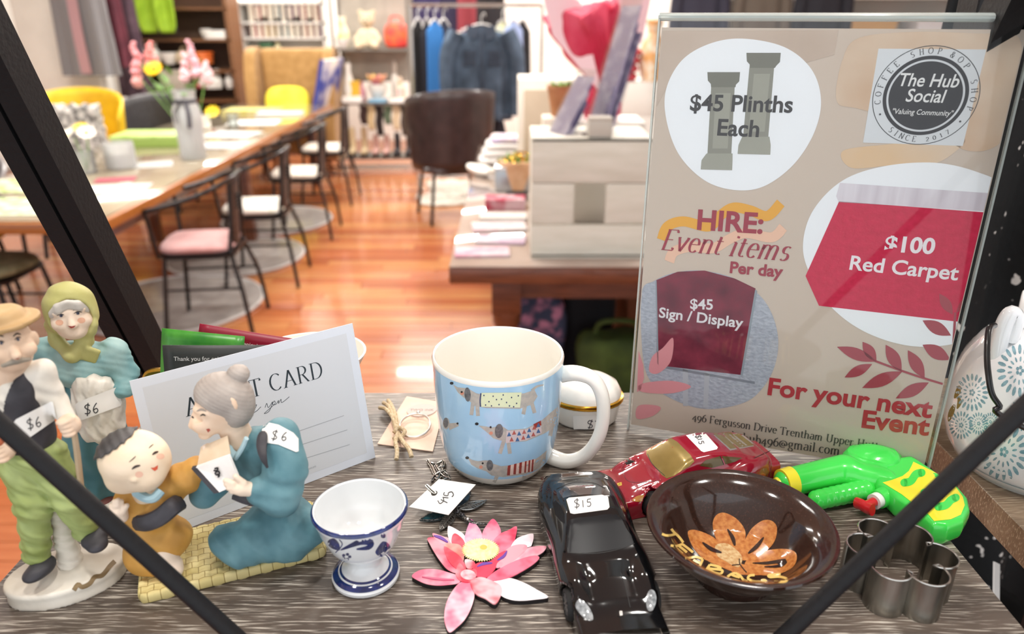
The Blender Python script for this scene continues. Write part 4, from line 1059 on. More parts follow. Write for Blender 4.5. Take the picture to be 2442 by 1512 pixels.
for k, st in enumerate(([(915, 968), (930, 985), (938, 1010), (946, 1036), (952, 1050)], [(926, 962), (934, 980), (944, 1004), (948, 1030)], [(950, 1040), (944, 1066), (948, 1090), (946, 1104)], [(952, 1044), (962, 1068), (976, 1086), (982, 1098)], [(940, 1040), (952, 1034), (966, 1044), (952, 1054), (940, 1046)], [(906, 980), (922, 990), (940, 1012)])):
    P = [Vector(rc(*p, h=.0016)) + Vector((0, 0, .0030 + .0028 * math.sin(math.pi * i / 3))) for i, p in enumerate(st)]
    MB().tube(spline(P, 5), .0017, 8).build('twine', TW, rcard)

# ------------------------------------------------------------------ dragonfly necklace with price tag
NC = W(1060, 1185, z=ZS)
neck = thing('dragonfly_necklace', 'silver dragonfly necklace with teal stone wings and a paper price tag', 'necklace', NC)
def nk(px, py, h=.001): q = W(px, py, z=ZS + h); return Vector((q.x - NC.x, q.y - NC.y, h))
def c5(x, y): return (960 + x * 360 / 2268, 1060 + y * 240 / 1512)
tagp = [nk(*c5(*p), h=.0075) for p in ((100, 935), (545, 520))] + [nk(*c5(1100, 600), h=.010), nk(*c5(690, 1055), h=.006)]
tn = (tagp[1] - tagp[0]).cross(tagp[2] - tagp[0]).normalized()
_o, _d = ray(*c5(690, 1055)); tagp[3] = _o + _d * ((NC + tagp[0] - _o).dot(tn) / _d.dot(tn)) - NC
tn = (tagp[1] - tagp[0]).cross(tagp[3] - tagp[0]).normalized(); tn = tn if tn.z > 0 else -tn
MB().add([p for p in tagp] + [p + Vector((0, 0, -.0004)) for p in tagp], [[0, 1, 2, 3], [7, 6, 5, 4], [0, 4, 5, 1], [1, 5, 6, 2], [2, 6, 7, 3], [3, 7, 4, 0]]).build('price_tag', mat('tag_paper', 'f0eee9', .6), neck, ang=20)
def on_tag(px, py, lift=.0002):
    o, d = ray(px, py); o0 = NC + tagp[0]; t = (o0 - o).dot(tn) / d.dot(tn); return o + d * t - NC + tn * lift
for st in ([(530, 845), (560, 890), (600, 870), (620, 840), (610, 800)], [(575, 830), (640, 862), (675, 880)], [(600, 795), (690, 805)], [(630, 720), (620, 760), (680, 770), (690, 730), (740, 715), (765, 760), (740, 790)]):
    mb = MB()
    for q in stroke_px([c5(*p) for p in st], 2.4, 4): mb.add([on_tag(*p) for p in q], [[0, 1, 2, 3]])
    mb.build('pencil_price', ink('4c4a4a'), neck, ang=0, fix=False)
MB().add([on_tag(*c5(*p)) for p in oval(52, 34, 14, 478, 735, -25)], [list(range(14))]).build('punch_hole', ink('38342f'), neck, fix=False)
STL = mat('antique_silver', '8d8b87', .3, metal=.95, col2='3a3937', scale=900, lo=.4, hi=.6, bump=.4)
lk = MB()
for st in ([(380, 250), (430, 330), (470, 420), (520, 520)], [(600, 290), (580, 380), (560, 460), (540, 520)], [(640, 440), (690, 490), (620, 540)], [(440, 540), (480, 480), (560, 430), (640, 400)], [(370, 640), (420, 690), (480, 740)], [(500, 330), (540, 400), (600, 480), (700, 520)], [(430, 290), (520, 300), (610, 260), (630, 320), (560, 350)]):
    P = spline([nk(*c5(*p), h=.0012) for p in st], 12)
    if st[0] == (370, 640): P = spline([on_tag(*c5(*p), lift=.0006) for p in st], 10)
    acc = 0
    for i in range(0, len(P) - 1):
        acc += 1
        c_ = P[i]; t = (P[i + 1] - P[i]).normalized(); s_ = t.cross(Vector((0, 0, 1))).normalized() if i % 2 else Vector((0, 0, 1))
        lk.tube([c_ + t * .0015 * math.cos(a) + s_ * .0010 * math.sin(a) + Vector((0, 0, .0003)) for a in [j * math.pi / 4 for j in range(8)]], .00040, 5, closed=True)
ch = lk.build('chain', mat('bright_chain', 'c6c4be', .2, metal=1.0), neck); ch['kind'] = 'stuff'
def wing(base, tip, w, m, rim=True, feather=False, h=.0025, name='wing'):
    b, t = nk(*c5(*base), h=h), nk(*c5(*tip), h=h * .6); d = t - b; L = d.length; Mx = Matrix.Translation(b) @ d.to_track_quat('X', 'Z').to_matrix().to_4x4()
    lf = leaf(L, w, 10, .85)
    mb = MB(); mb.prism(lf, -.0006, .0006, Mx); wg = mb.build(name, m, neck)
    if rim:
        r_ = MB()
        for i in range(0, len(lf)):
            r_.ball((lf[i][0], lf[i][1], .0005), .0006, 5, M=Mx)
        r_.tube([(x, y, .0005) for x, y in lf], .0004, 6, closed=True, M=Mx); r_.build('beaded_rim', STL, wg)
    if feather:
        r_ = MB(); r_.tube([(0, 0, .0008), (L, 0, .0008)], .0006, 6, M=Mx); r_.tube([(x, y, .0004) for x, y in lf], .0005, 6, closed=True, M=Mx)
        for i in range(1, 9):
            x = L * i / 10; ww = w / 2 * math.sin(math.pi * (i / 10) ** .85) * .95
            for s_ in (-1, 1): r_.tube([(x, 0, .0007), (x + L * .08, s_ * ww, .0005)], .0003, 5, M=Mx)
        r_.build('wing_veins', mat('silver_vein', 'a8a6a1', .25, metal=.95), wg)
TEAL = mat('teal_stone', '1c4a52', .12, coat=.7, col2='0f2b38', scale=200)
wing((720, 1020), (262, 1140), .0085, TEAL)
wing((800, 960), (1020, 690), .0085, mat('navy_stone', '24404f', .12, coat=.7, col2='122433', scale=200))
wing((780, 1010), (560, 1300), .0075, STL, False, True)
wing((860, 980), (1260, 855), .0075, STL, False, True)
bdy = [nk(*c5(*p), h=.003) for p in ((760, 960), (830, 1030), (900, 1080), (980, 1140), (1060, 1180), (1150, 1190), (1270, 1195))]
MB().tube(spline(bdy, 5), [.0022 - .0015 * i / 30 for i in range(31)], 10).build('body', STL, neck)
for i, p in enumerate(bdy[:4]): MB().ball(p + Vector((0, 0, .001)), .0022 - .0003 * i, 8).build('body_bead', mat('polished_silver', 'e2dfd9', .28, metal=.9) if i == 3 else mat('black_bead', '17171a', .15, coat=.6), neck)

# ------------------------------------------------------------------ bisque figurines
def local_px(o):
    """Photograph pixel at a local depth (mm behind the base centre) -> local mm."""
    o = Vector(o)
    def f(px, py, ly=0.0):
        q = (W(px, py, y=o.y + ly / 1000) - o) * 1000; return np.array((q.x, q.y, q.z))
    return f
def turn(P, c, deg, s=1.0):
    a = math.radians(deg); c = np.asarray(c, np.float32); q = (P - c) / np.float32(s)
    return np.stack([q[..., 0] * math.cos(a) + q[..., 1] * math.sin(a), -q[..., 0] * math.sin(a) + q[..., 1] * math.cos(a), q[..., 2]], -1) + c
def print_sdf(polys, fn, o, lift=.15, maxlen=6, mb=None):
    """Painted marks: pixel outlines carried along the view ray onto a sculpted surface (local mm)."""
    mb = mb or MB(); o = np.array(o); V, F = [], []
    for poly in polys:
        bm = bmesh.new(); vs = [bm.verts.new((x, y, 0)) for x, y in poly]
        try: fc = bm.faces.new(vs)
        except ValueError: bm.free(); continue
        bmesh.ops.triangulate(bm, faces=[fc])
        for _ in range(3):
            es = [e for e in bm.edges if e.calc_length() > maxlen]
            if not es: break
            bmesh.ops.subdivide_edges(bm, edges=es, cuts=1, use_grid_fill=False); bmesh.ops.triangulate(bm, faces=bm.faces[:])
        bm.verts.index_update(); k = len(V)
        V += [(v.co.x, v.co.y) for v in bm.verts]; F += [[v.index + k for v in f_.verts] for f_ in bm.faces]; bm.free()
    D = np.array([ray(x, y)[1] for x, y in V]); P = ((np.array((0, 0, CAM_H)) - o) * 1000 + D * 230).astype(np.float32); D = D.astype(np.float32)
    for _ in range(64): P = P + D * (np.clip(fn(P), -5, 60) * .72)[:, None]
    ok = np.abs(fn(P)) < 1.2; P = P - D * lift
    mb.add([Vector([float(c) for c in p]) / 1000 for p in P], [f_ for f_ in F if all(ok[i] for i in f_)])
    return mb
BIS = lambda n, a, b=None, s=60: mat('bisque_' + n, a, .55, col2=b or a, scale=s, detail=3, lo=.3, hi=.7, bump=.12, bscale=250)
FLESH = BIS('flesh', 'e3c3a6', 'ecd2b9'); PALE = BIS('pale_flesh', 'e6cdb4', 'efdcc8'); TEALR = BIS('teal_robe', '44707b', '6b949c', 45)
OCH = BIS('ochre', 'b98436', 'cb9b4f', 45); SAGE = BIS('sage', '84914f', 'aab877', 40); OLIVE = BIS('olive_scarf', 'a6a25c', 'bdb97a', 40)
TEALD = BIS('teal_dress', '5f9297', '9fbdb9', 45); WHT = BIS('chalk', 'd9d2c4', 'ece7dc', 60); CHAR = BIS('charcoal', '2e2d31', '413f45', 60)
HAIR = BIS('grey_hair', '9a9088', 'b1a8a0', 90); TAN = BIS('tan_hat', 'a5855a', 'bd9c6c', 50); DKHAIR = BIS('dark_hair', '3f3d3d', '575453', 90); ROCK = BIS('rock', 'c9bfae', 'e6e0d4', 35)
STK = mat('sticker_white', 'f4f2ec', .5)
def sticker(poly, fn, o, root, words, lift=.5):
    """price sticker: outline + handwritten strokes, all in photograph pixels."""
    s = print_sdf([poly], fn, o, lift, 9).build('price_sticker', STK, root, ang=60)
    qs = []
    for st in words: qs += stroke_px(st, 2.3, 4)
    print_sdf(qs, fn, o, lift + .25, 20).build('price', ink('2b2b30'), s, ang=0)
def dollar(x, y, s, rot=0):
    def t(p): c, n = math.cos(R(rot)), math.sin(R(rot)); a, b = p[0] * s, -p[1] * s; return (x + a * c - b * n, y + a * n + b * c)
    return [[t(p) for p in st] for st in HW['$'][1]]
def digit(ch, x, y, s, rot=0):
    def t(p): c, n = math.cos(R(rot)), math.sin(R(rot)); a, b = p[0] * s, -p[1] * s; return (x + a * c - b * n, y + a * n + b * c)
    return [[t(p) for p in st] for st in HW[ch][1]]
def fist(P, c, r, k=1.0):
    """a small closed hand: palm with four knuckle bumps and a thumb."""
    c = np.array(c, float); d = ell(P, c, (r, r * .8, r * 1.1))
    for i in range(4): d = su(d, ell(P, c + np.array((-r * .15 + r * .1 * i, -r * .62, r * (.62 - .42 * i))), (r * .62, r * .5, r * .3)), r * .12)
    return su(d, cap(P, c + np.array((r * .5, -r * .2, r * .7)), c + np.array((-r * .1, -r * .9, r * .5)), r * .3, r * .24), r * .12)

# ============ old woman in a headscarf
o = (-.274, .416, ZS); Lp = local_px(o)
wom = thing('old_woman_figurine', 'bisque figurine of an old woman in an olive headscarf and white apron', 'figurine', o)
hc = hcw = Lp(168, 747, -9)
def w_face(P):
    P = turn(P, hcw, 30)
    d = ell(P, hc, (11.8, 11.5, 14.5)); d = su(d, ell(P, hc + (.3, -4.5, -8.5), (7.5, 7, 6)), 4)
    d = su(d, ell(P, hc + (-6, -7, -3.5), (4.4, 4, 3.8)), 2.5); d = su(d, ell(P, hc + (6.5, -7, -3.2), (4.4, 4, 3.8)), 2.5)
    d = su(d, cap(P, hc + (.2, -10.2, 1.5), hc + (.5, -12.2, -3.2), 1.4, 2.5), 1.5)
    d = su(d, cap(P, hc + (-7, -9, 4.3), hc + (7, -9, 4.6), 1.7, 1.7), 2)
    d = su(d, ell(P, hc + (.6, -9.6, -9.8), (3.4, 2.6, 2.2)), 1.5)
    d = ss(d, ell(P, hc + (-4.6, -12.2, 1.4), (2.7, 1.5, 1.6)), .8); d = ss(d, ell(P, hc + (5.2, -12.0, 1.8), (2.7, 1.5, 1.6)), .8)
    return d
sdf_obj('face', w_face, hc - 20, hc + 20, .75, PALE, wom)
def w_hair(P):
    P = turn(P, hcw, 30); d = None
    for sx in (-1, 1):
        for k in range(3):
            e = chain(P, [hc + (sx * .6, -10.8 + k * .4, 10.6 - k * 1.6), hc + (sx * 5.2, -9.9, 8.6 - k * 1.4), hc + (sx * 9.3, -6.8, 4.6 - k * 1.2)], [1.5, 1.9, 1.3], 1)
            d = e if d is None else su(d, e, .7)
    return d
sdf_obj('hair', w_hair, hc - 18, hc + 18, .7, BIS('white_hair', 'b9b3aa', 'd2ccc2', 120), wom)
nk_ = Lp(176, 812, -4)
def w_scarf(P):
    d = ell(P, hc + (0, 1.0, 1.5), (14.8, 14.0, 18.0))
    d = ss(d, ell(turn(P, hcw, 30), hc + (.2, -13.0, -2.2), (11.9, 15.0, 14.0)), 1.5)
    d = su(d, chain(P, [hc + (-12.5, -3, -6), nk_ + (-8, -4, 1), nk_ + (3, -9.5, -5.5), nk_ + (10, -4, 2), hc + (13, -1, -7)], [2.5, 3.6, 4.0, 3.8, 2.6], 3), 2.5)
    d = su(d, rbx(P, nk_ + (12.5, -6.5, -6.5), (4.6, 1.5, 5), 1.2, (12, 30, 20)), 1)
    return d + folds(P, .28, .55, 0, (.2, .4, 1))
sdf_obj('headscarf', w_scarf, hc - (24, 24, 38), hc + (28, 24, 24), .9, OLIVE, wom)
chst, wst = Lp(192, 862, -2), Lp(215, 905, -2)
shl, shr = Lp(112, 835, 0), Lp(268, 842, 2); ell_, elr = Lp(108, 892, 2), Lp(300, 892, 2)
def w_top(P):
    d = ell(P, chst, (20, 13, 14)); d = su(d, ell(P, chst + (1, -6, -5), (14, 9, 9)), 5)
    d = su(d, chain(P, [shl, ell_, Lp(140, 930, -6)], [9, 7, 5], 3), 4); d = su(d, chain(P, [shr, elr, Lp(298, 925, -6), Lp(285, 935, -10)], [9.5, 7.2, 5.6, 4.8], 3), 4)
    return d + folds(P, .5, .6, 1, (.7, .2, .5)) + folds(P, .25, 1.3, 0, (.3, .5, .9))
sdf_obj('blouse', w_top, chst - (44, 26, 38), chst + (44, 26, 30), 1.0, TEALD, wom)
sk0, sk1 = Lp(222, 930, 2), Lp(222, 1165, 2)
def w_skirt(P):
    d = chain(P, [sk0, (sk0 + sk1) / 2 + (2, 0, 0), sk1 + (3, 2, 6)], [15, 17.5, 18], 5)
    return np.maximum(d + folds(P, .9, .45, 0, (1, .5, 0)), sk1[2] - 2 - P[..., 2])
sdf_obj('skirt', w_skirt, np.minimum(sk0, sk1) - 26, np.maximum(sk0, sk1) + 26, 1.1, BIS('skirt', '3f6f78', '5f8f96', 40), wom)
ap0, ap1 = Lp(232, 915, -7), Lp(245, 1010, -10)
def w_apron0(P):
    d = chain(P, [ap0, (ap0 + ap1) / 2, ap1], [14.5, 14, 13.5], 4); d = np.maximum(d, ell(P, (ap0 + ap1) / 2 + (0, -6, 0), (19, 16, 23)))
    return d
def w_apron(P): return w_apron0(P) + folds(P, .7, .8, 2, (1, .2, .12)) + folds(P, .25, 1.7, 0, (1, .4, .1))
sdf_obj('apron', w_apron, np.minimum(ap0, ap1) - 26, np.maximum(ap0, ap1) + 24, .95, WHT, wom)
ft = Lp(248, 1188, -4)
sdf_obj('shoe', lambda P: su(ell(P, ft, (8, 10, 4.5)), ell(P, ft + (0, -5, -1), (6, 7, 3.5)), 2), ft - 18, ft + 18, .9, BIS('brown_shoe', '6a3b33', '84514a'), wom)
bz = 7.0
sdf_obj('rock_base', lambda P: np.maximum(ell(P, (0, 0, 2), (27, 22, 9)) + folds(P, .8, .25, 0, (1, 1, .3)), -P[..., 2] + .1), (-34, -30, -1), (34, 30, 16), 1.1, ROCK, wom)
pf = lambda polys, hexc, nm, lift=.2: print_sdf(polys, w_face, o, lift).build(nm, ink(hexc, .5), wom, ang=60)
q2 = lambda x, y: (80 + x * 260 / 1572, 650 + y * 250 / 1512)
pf([[q2(*p) for p in l] for l in ([(325, 548), (375, 522), (400, 528), (440, 556), (400, 548)], [(560, 552), (620, 512), (670, 488), (722, 506), (660, 520)])], '201d1f', 'eyebrow')
pf([[q2(*p) for p in brush(l, 16)] for l in ([(335, 622), (390, 602), (440, 612)], [(580, 590), (640, 565), (700, 572)])], '2a2627', 'eyelid')
pf([[q2(*p) for p in oval(24, 20, 12, x, y)] for x, y in ((398, 625), (640, 590))], '4d566c', 'iris', .25)
pf([[q2(*p) for p in oval(9, 9, 8, x, y)] for x, y in ((404, 624), (646, 588))], '15151a', 'pupil', .32)
pf([[q2(*p) for p in ((490, 765), (550, 778), (610, 762), (580, 795), (540, 805))]], 'a8443c', 'lips')
pf([[q2(*p) for p in oval(58, 42, 14, x, y)] for x, y in ((372, 722), (690, 690))], 'dba98c', 'blush', .12)
w_all = lambda P: np.minimum(w_apron0(P) - .8, w_skirt(P) + 1)
rr = lambda pts: spl2(pts, 2, True)
sticker([(178, 966), (186, 959), (276, 924), (282, 927), (291, 962), (287, 968), (196, 1002), (188, 1000)], w_all, o, wom, dollar(201, 990, 26, -6) + digit('6', 221, 986, 24, -6))

# ============ old man in a hat
o = (-.259, .338, ZS); Lp = local_px(o)
man = thing('old_man_figurine', 'bisque figurine of an old man in a tan hat, dark vest and green trousers', 'figurine', o)
hc = hcm = Lp(22, 818, -4)
def m_face(P):
    P = turn(P, hcm, 30, 1.16)
    d = ell(P, hc, (9.2, 9.5, 11.5)); d = su(d, ell(P, hc + (.6, -3.5, -6.5), (6, 6, 5)), 3)
    d = su(d, cap(P, hc + (1.8, -8.6, 1.5), hc + (2.4, -10.6, -2.2), 1.1, 2.0), 1.2); d = su(d, ell(P, hc + (7, -5.5, -2), (3, 3, 3)), 2); d = su(d, ell(P, hc + (-4, -7, -2), (3.2, 3, 3)), 2)
    d = su(d, cap(P, hc + (0, 0, -8), Lp(30, 888, 0), 5.5, 6.5), 2)
    d = su(d, ell(P, hc + (9.3, 1.5, -.5), (1.6, 2.6, 3.4)), .6)
    d = ss(d, ell(P, hc + (-1.8, -10.2, 1.9), (2, 1.3, 1.2)), .6); return ss(d, ell(P, hc + (5.2, -9.2, 2.2), (2, 1.3, 1.2)), .6)
sdf_obj('head', m_face, hc - (20, 20, 28), hc + 20, .7, FLESH, man)
def m_must(P):
    P = turn(P, hcm, 30, 1.16)
    return su(cap(P, hc + (2, -10.0, -4.6), hc + (-3.2, -8.8, -6.2), 1.5, .9), cap(P, hc + (2.4, -10.0, -4.6), hc + (6.4, -7.6, -6.0), 1.5, .8), .8)
sdf_obj('moustache', m_must, hc - 14, hc + 14, .5, BIS('grey_moustache', '8d8477', 'a79d8e', 150), man)
def m_hat(P):
    P = turn(P, hcm + np.array((0, 3.0, 8.6)), 30, 1.14)
    d = ell(P, hc + (-1.0, 2.5, 12.0), (9.0, 9.8, 6.2)); d = ss(d, ell(P, hc + (-1.0, 1, 18.6), (5, 8, 2.4)), 2)
    q = P - (hc + np.array((-.2, 1.6, 10.8), np.float32)); r = np.sqrt(q[..., 0] ** 2 + (q[..., 1]) ** 2)
    bd = np.maximum(np.abs(q[..., 2] + .035 * (r - 8) ** 1 * .9 - .010 * q[..., 0] * 8) - 1.1, r - 12.9)
    return su(d, bd, 2.2)
sdf_obj('hat', m_hat, hc - (24, 24, 4), hc + (26, 28, 36), .8, TAN, man)
ch, ws = Lp(42, 930, 0), Lp(70, 1040, 0)
def m_shirt(P):
    d = ell(P, ch + (0, 1, 0), (14.5, 10.5, 16)); d = su(d, cap(P, ch, ws, 12.5, 11.5), 5)
    sr, er, hr = Lp(98, 885, 2), Lp(132, 955, 3), Lp(160, 1000, -2)
    d = su(d, chain(P, [sr, er, hr], [6.6, 5.4, 4.2], 3), 3.5); sl_, el2, hl = Lp(-22, 890, 2), Lp(-40, 970, 0), Lp(-8, 1045, -10)
    return su(d, chain(P, [sl_, el2, hl], [6.6, 5.4, 4.2], 3), 3.5) + folds(P, .35, .7, 0, (.8, .2, .8))
sdf_obj('shirt', m_shirt, ch - (42, 28, 48), ch + (44, 26, 30), .95, WHT, man)
def m_vest(P):
    d = ell(P, ch + (0, .6, 0), (14.8, 11.4, 16.6)); d = su(d, cap(P, ch, ws, 13.5, 12.6), 5)
    vee = np.maximum(np.abs(P[..., 0] - ch[0] + 1.5) - (P[..., 2] - ch[2] + 7.5) * .42, P[..., 1] - ch[1])
    d = np.maximum(d, -vee); d = np.maximum(d, ws[2] - 5 - P[..., 2]); d = np.maximum(d, np.abs(P[..., 0] - ch[0]) - 12.6)
    return np.maximum(d, P[..., 2] - ch[2] - 13)
sdf_obj('vest', m_vest, ch - (30, 24, 44), ch + (30, 24, 26), .8, CHAR, man)
hl_, kl, al = Lp(52, 1112, -1), Lp(80, 1200, -5), Lp(88, 1318, -5); hr_, kr, ar = Lp(120, 1100, 1), Lp(165, 1190, -2), Lp(208, 1268, 5)
def m_trs(P):
    d = ell(P, Lp(82, 1080, 0), (14.5, 11.5, 11)); d = su(d, chain(P, [hl_, kl, al], [10.5, 8.6, 7.0], 4), 4); d = su(d, chain(P, [hr_, kr, ar], [10.2, 7.6, 6.6], 4), 4)
    return d + folds(P, .55, .55, 0, (.4, .3, 1)) + folds(P, .3, 1.2, 1, (.8, .2, .7))
sdf_obj('trousers', m_trs, np.minimum(hl_, al) - (22, 24, 12), np.maximum(hr_, ar) + (26, 24, 30), 1.0, SAGE, man)
for s_, (px, py, ly, dx) in enumerate(((100, 1352, -9, -2), (226, 1282, 2, 4))):
    c = Lp(px, py, ly); sdf_obj('shoe', (lambda c, dx: lambda P: su(ell(P, c, (6.6, 8.5, 4.4)), ell(P, c + (dx, -5, -1), (5.4, 6, 3.4)), 2))(c, dx), c - 17, c + 17, .8, CHAR, man)
hd = Lp(166, 1012, -4)
sdf_obj('hand', lambda P: fist(P, hd, 5.6), hd - 12, hd + 12, .6, FLESH, man)
h2 = Lp(8, 1070, -14)
sdf_obj('hand', lambda P: fist(P, h2, 6.0), h2 - 13, h2 + 13, .65, FLESH, man)
apc = h2 + (-1, -2, 6)
sdf_obj('apple', lambda P: ell(P, apc, (4.6, 4.6, 4.2)), apc - 7, apc + 7, .6, BIS('apple_red', 'b0563c', 'c0704c'), man)
MB().tube([Vector(Lp(172, 1000, -5)) / 1000, Vector(Lp(184, 1080, -3)) / 1000, Vector(Lp(196, 1190, 4)) / 1000, Vector(Lp(200, 1250, 8)) / 1000], [.0013, .0016, .0017, .0018], 8).build('walking_stick', BIS('stick', 'b79d7c', 'c9b394'), man)
bmid = Lp(165, 1385, 4) * (1, 1, 0)
def m_base(P):
    q = P - bmid; c, s_ = math.cos(.45), math.sin(.45); x = q[..., 0] * c + q[..., 1] * s_; y = -q[..., 0] * s_ + q[..., 1] * c
    r = np.sqrt((x / 31) ** 2 + (y / 21) ** 2); k = (r - 1) * 22
    wall = np.maximum(k + .06 * P[..., 2] - .8 * np.exp(-((P[..., 2] - 9) / 2.0) ** 2), np.abs(P[..., 2] - 5.5) - 5.5)
    return su(wall, ell(P, bmid + (2, 0, 9), (24, 15, 6)) + folds(P, .6, .3, 0, (1, .6, .2)), 3)
sdf_obj('base', m_base, bmid - (42, 36, 2), bmid + (42, 36, 22), 1.05, ROCK, man)
stp = Lp(150, 1275, 4)
sdf_obj('stump', lambda P: cap(P, stp * (1, 1, 0) + (0, 0, 8), stp + (-1, 2, 14), 7, 4.5) + folds(P, .5, 1.1, 0, (.3, .2, 1)), stp * (1, 1, 0) - 13, stp + (14, 14, 26), .9, ROCK, man)
print_sdf(stroke_px([(176, 1408), (186, 1394), (196, 1400), (214, 1392), (226, 1376), (244, 1372), (262, 1350), (274, 1338)], 11, 4), m_base, o, .3).build('painted_vine', BIS('vine', '6f5a3c', '8a7350'), man, ang=60)
pf = lambda polys, hexc, nm, lift=.2: print_sdf(polys, m_face, o, lift).build(nm, ink(hexc, .5), man, ang=60)
q1 = lambda x, y: (x / 1.8, 640 + y / 1.8)
pf([[q1(*p) for p in brush(l, 7)] for l in ([(-14, 296), (0, 288), (16, 294)], [(56, 294), (72, 280), (90, 284)])], '2b2523', 'eyebrow')
pf([[q1(*p) for p in brush(l, 6)] for l in ([(-6, 318), (4, 312), (18, 318)], [(62, 308), (76, 296), (90, 298)])], '2b2523', 'eyelid')
pf([[q1(*p) for p in oval(7, 6, 10, x, y)] for x, y in ((6, 322), (78, 306))], '39445a', 'iris', .26)
pf([[q1(*p) for p in ((44, 394), (66, 390), (84, 382), (72, 398), (54, 402))]], 'a85a4c', 'lips')
m_body = lambda P: np.minimum(m_vest(P), m_shirt(P))
sticker([(32, 1008), (38, 1000), (120, 958), (126, 958), (134, 996), (128, 1004), (70, 1044), (60, 1040)], m_body, o, man, dollar(66, 1026, 26, -14) + digit('6', 86, 1020, 24, -14), .7)

# ============ kneeling woman reading to a child
o = (-.166, .362, ZS); Lp = local_px(o)
gr = thing('reading_figurine', 'bisque figurine of a kneeling grey-haired woman reading to a small child', 'figurine', o)
ma = .397
def m_mat(P):
    c = np.array((-6.5, 6.5, 3.0)); q = P - c; x = q[..., 0] * math.cos(ma) + q[..., 1] * math.sin(ma); y = -q[..., 0] * math.sin(ma) + q[..., 1] * math.cos(ma)
    rr_ = 6; hx, hy = 53, 27.5
    qx, qy = np.abs(x) - hx + rr_, np.abs(y) - hy + rr_
    d2 = np.sqrt(np.maximum(qx, 0) ** 2 + np.maximum(qy, 0) ** 2) + np.minimum(np.maximum(qx, qy), 0) - rr_
    rope = 1.15 * np.abs(np.sin(x * .46)) ** .5 * np.abs(np.sin(y * .57 + .5 * np.sin(x * .46))) ** .5
    return np.maximum(d2 + .5 * np.abs((P[..., 2] - 3.2) / 3) ** 2, np.abs(P[..., 2] - 3.2) - 3.1 - rope + .5)
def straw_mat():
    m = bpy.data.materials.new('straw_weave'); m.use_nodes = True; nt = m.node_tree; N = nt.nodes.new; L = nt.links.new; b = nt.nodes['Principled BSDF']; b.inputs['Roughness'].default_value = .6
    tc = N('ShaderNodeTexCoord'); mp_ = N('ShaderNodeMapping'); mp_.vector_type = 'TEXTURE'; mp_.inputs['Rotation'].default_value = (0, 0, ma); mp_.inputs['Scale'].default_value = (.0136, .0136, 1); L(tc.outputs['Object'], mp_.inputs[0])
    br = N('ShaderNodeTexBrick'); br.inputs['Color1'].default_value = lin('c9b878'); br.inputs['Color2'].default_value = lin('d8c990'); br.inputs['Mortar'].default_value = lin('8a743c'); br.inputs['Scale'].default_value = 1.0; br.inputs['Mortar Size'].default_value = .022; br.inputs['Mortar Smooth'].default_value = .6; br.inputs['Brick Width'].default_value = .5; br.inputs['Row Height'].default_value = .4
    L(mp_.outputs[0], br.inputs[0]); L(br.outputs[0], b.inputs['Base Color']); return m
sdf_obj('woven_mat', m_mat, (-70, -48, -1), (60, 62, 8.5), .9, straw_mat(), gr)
hc = Lp(522, 965, -2)
def g_face(P):
    d = ell(P, hc + (1, 0, 0), (13, 12, 15), (0, -18, 0)); d = su(d, ell(P, hc + (-5.5, -5, -8.5), (7.5, 7, 7.5), (0, -20, 0)), 4)
    d = su(d, cap(P, hc + (-11.5, -5.5, -2.5), hc + (-13.6, -6.8, -9.2), 1.5, 2.1), 1.6)
    d = su(d, ell(P, hc + (-9, -8, -8), (4, 4, 4)), 2.5); d = su(d, cap(P, hc + (-10, -7, 1), hc + (-3, -11, .5), 1.6, 1.6), 2)
    d = su(d, ell(P, hc + (-7.5, -6.5, -15.2), (3.6, 3.4, 2.6)), 1.6)
    d = su(d, ell(P, Lp(556, 962, -11), (2.2, 1.5, 4.4), (0, -15, 0)), .8)
    d = su(d, cap(P, hc + (4, 1, -8), Lp(570, 1050, 0), 7.5, 9), 3)
    return ss(d, ell(P, hc + (-8.2, -10.2, -3.8), (3, 1.4, 1.2)), .7)
sdf_obj('face', g_face, hc - (26, 22, 34), hc + (26, 20, 20), .75, FLESH, gr)
def g_hair(P):
    d = ell(P, hc + (3.2, 1.2, 5.5), (15.8, 14.2, 12.5), (0, 14, 0)); d = su(d, ell(P, hc + (9, 2, -2), (9.5, 12.5, 12)), 3)
    d = np.maximum(d, -ell(P, hc + (-9.5, -9, -8.5), (13.5, 14.5, 14)))
    d = su(d, ell(P, Lp(568, 892, 3), (6.2, 6, 5.4)), 1.2)
    return d + .16 * np.sin(P @ np.array((1.6, .7, 2.6)))
sdf_obj('hair', g_hair, hc - (22, 22, 22), hc + (32, 26, 30), .75, HAIR, gr)
tor = Lp(650, 1110, 3); hip = Lp(672, 1255, 6)
def g_robe(P):
    d = ell(P, tor, (20, 16, 24), (0, 10, 0)); d = su(d, ell(P, tor + (-7, -1, 12), (14, 13, 12)), 5); d = su(d, ell(P, hip, (22, 20, 20)), 8)
    d = su(d, cap(P, Lp(545, 1290, -6), Lp(690, 1275, 0), 11, 15), 7); d = su(d, cap(P, Lp(570, 1322, -13), Lp(735, 1265, 2), 8, 10), 5)
    d = np.maximum(d, 5.5 - P[..., 2])
    return d + folds(P, .55, .32, .5, (.7, .2, .9)) + folds(P, .28, .8, .5, (.9, .3, .5))
sdf_obj('robe', g_robe, np.minimum(tor, hip) - (54, 46, 22), np.maximum(tor, hip) + (40, 34, 30), 1.15, TEALR, gr)
def g_slv(P):
    d = chain(P, [Lp(668, 1046, -8), Lp(682, 1120, -17), Lp(668, 1180, -22), Lp(625, 1170, -24)], [11.5, 11, 11, 8.5], 4)
    return su(d, ell(P, Lp(665, 1205, -20), (9, 7, 7)), 4) + folds(P, .4, .5, 0, (.3, .3, 1))
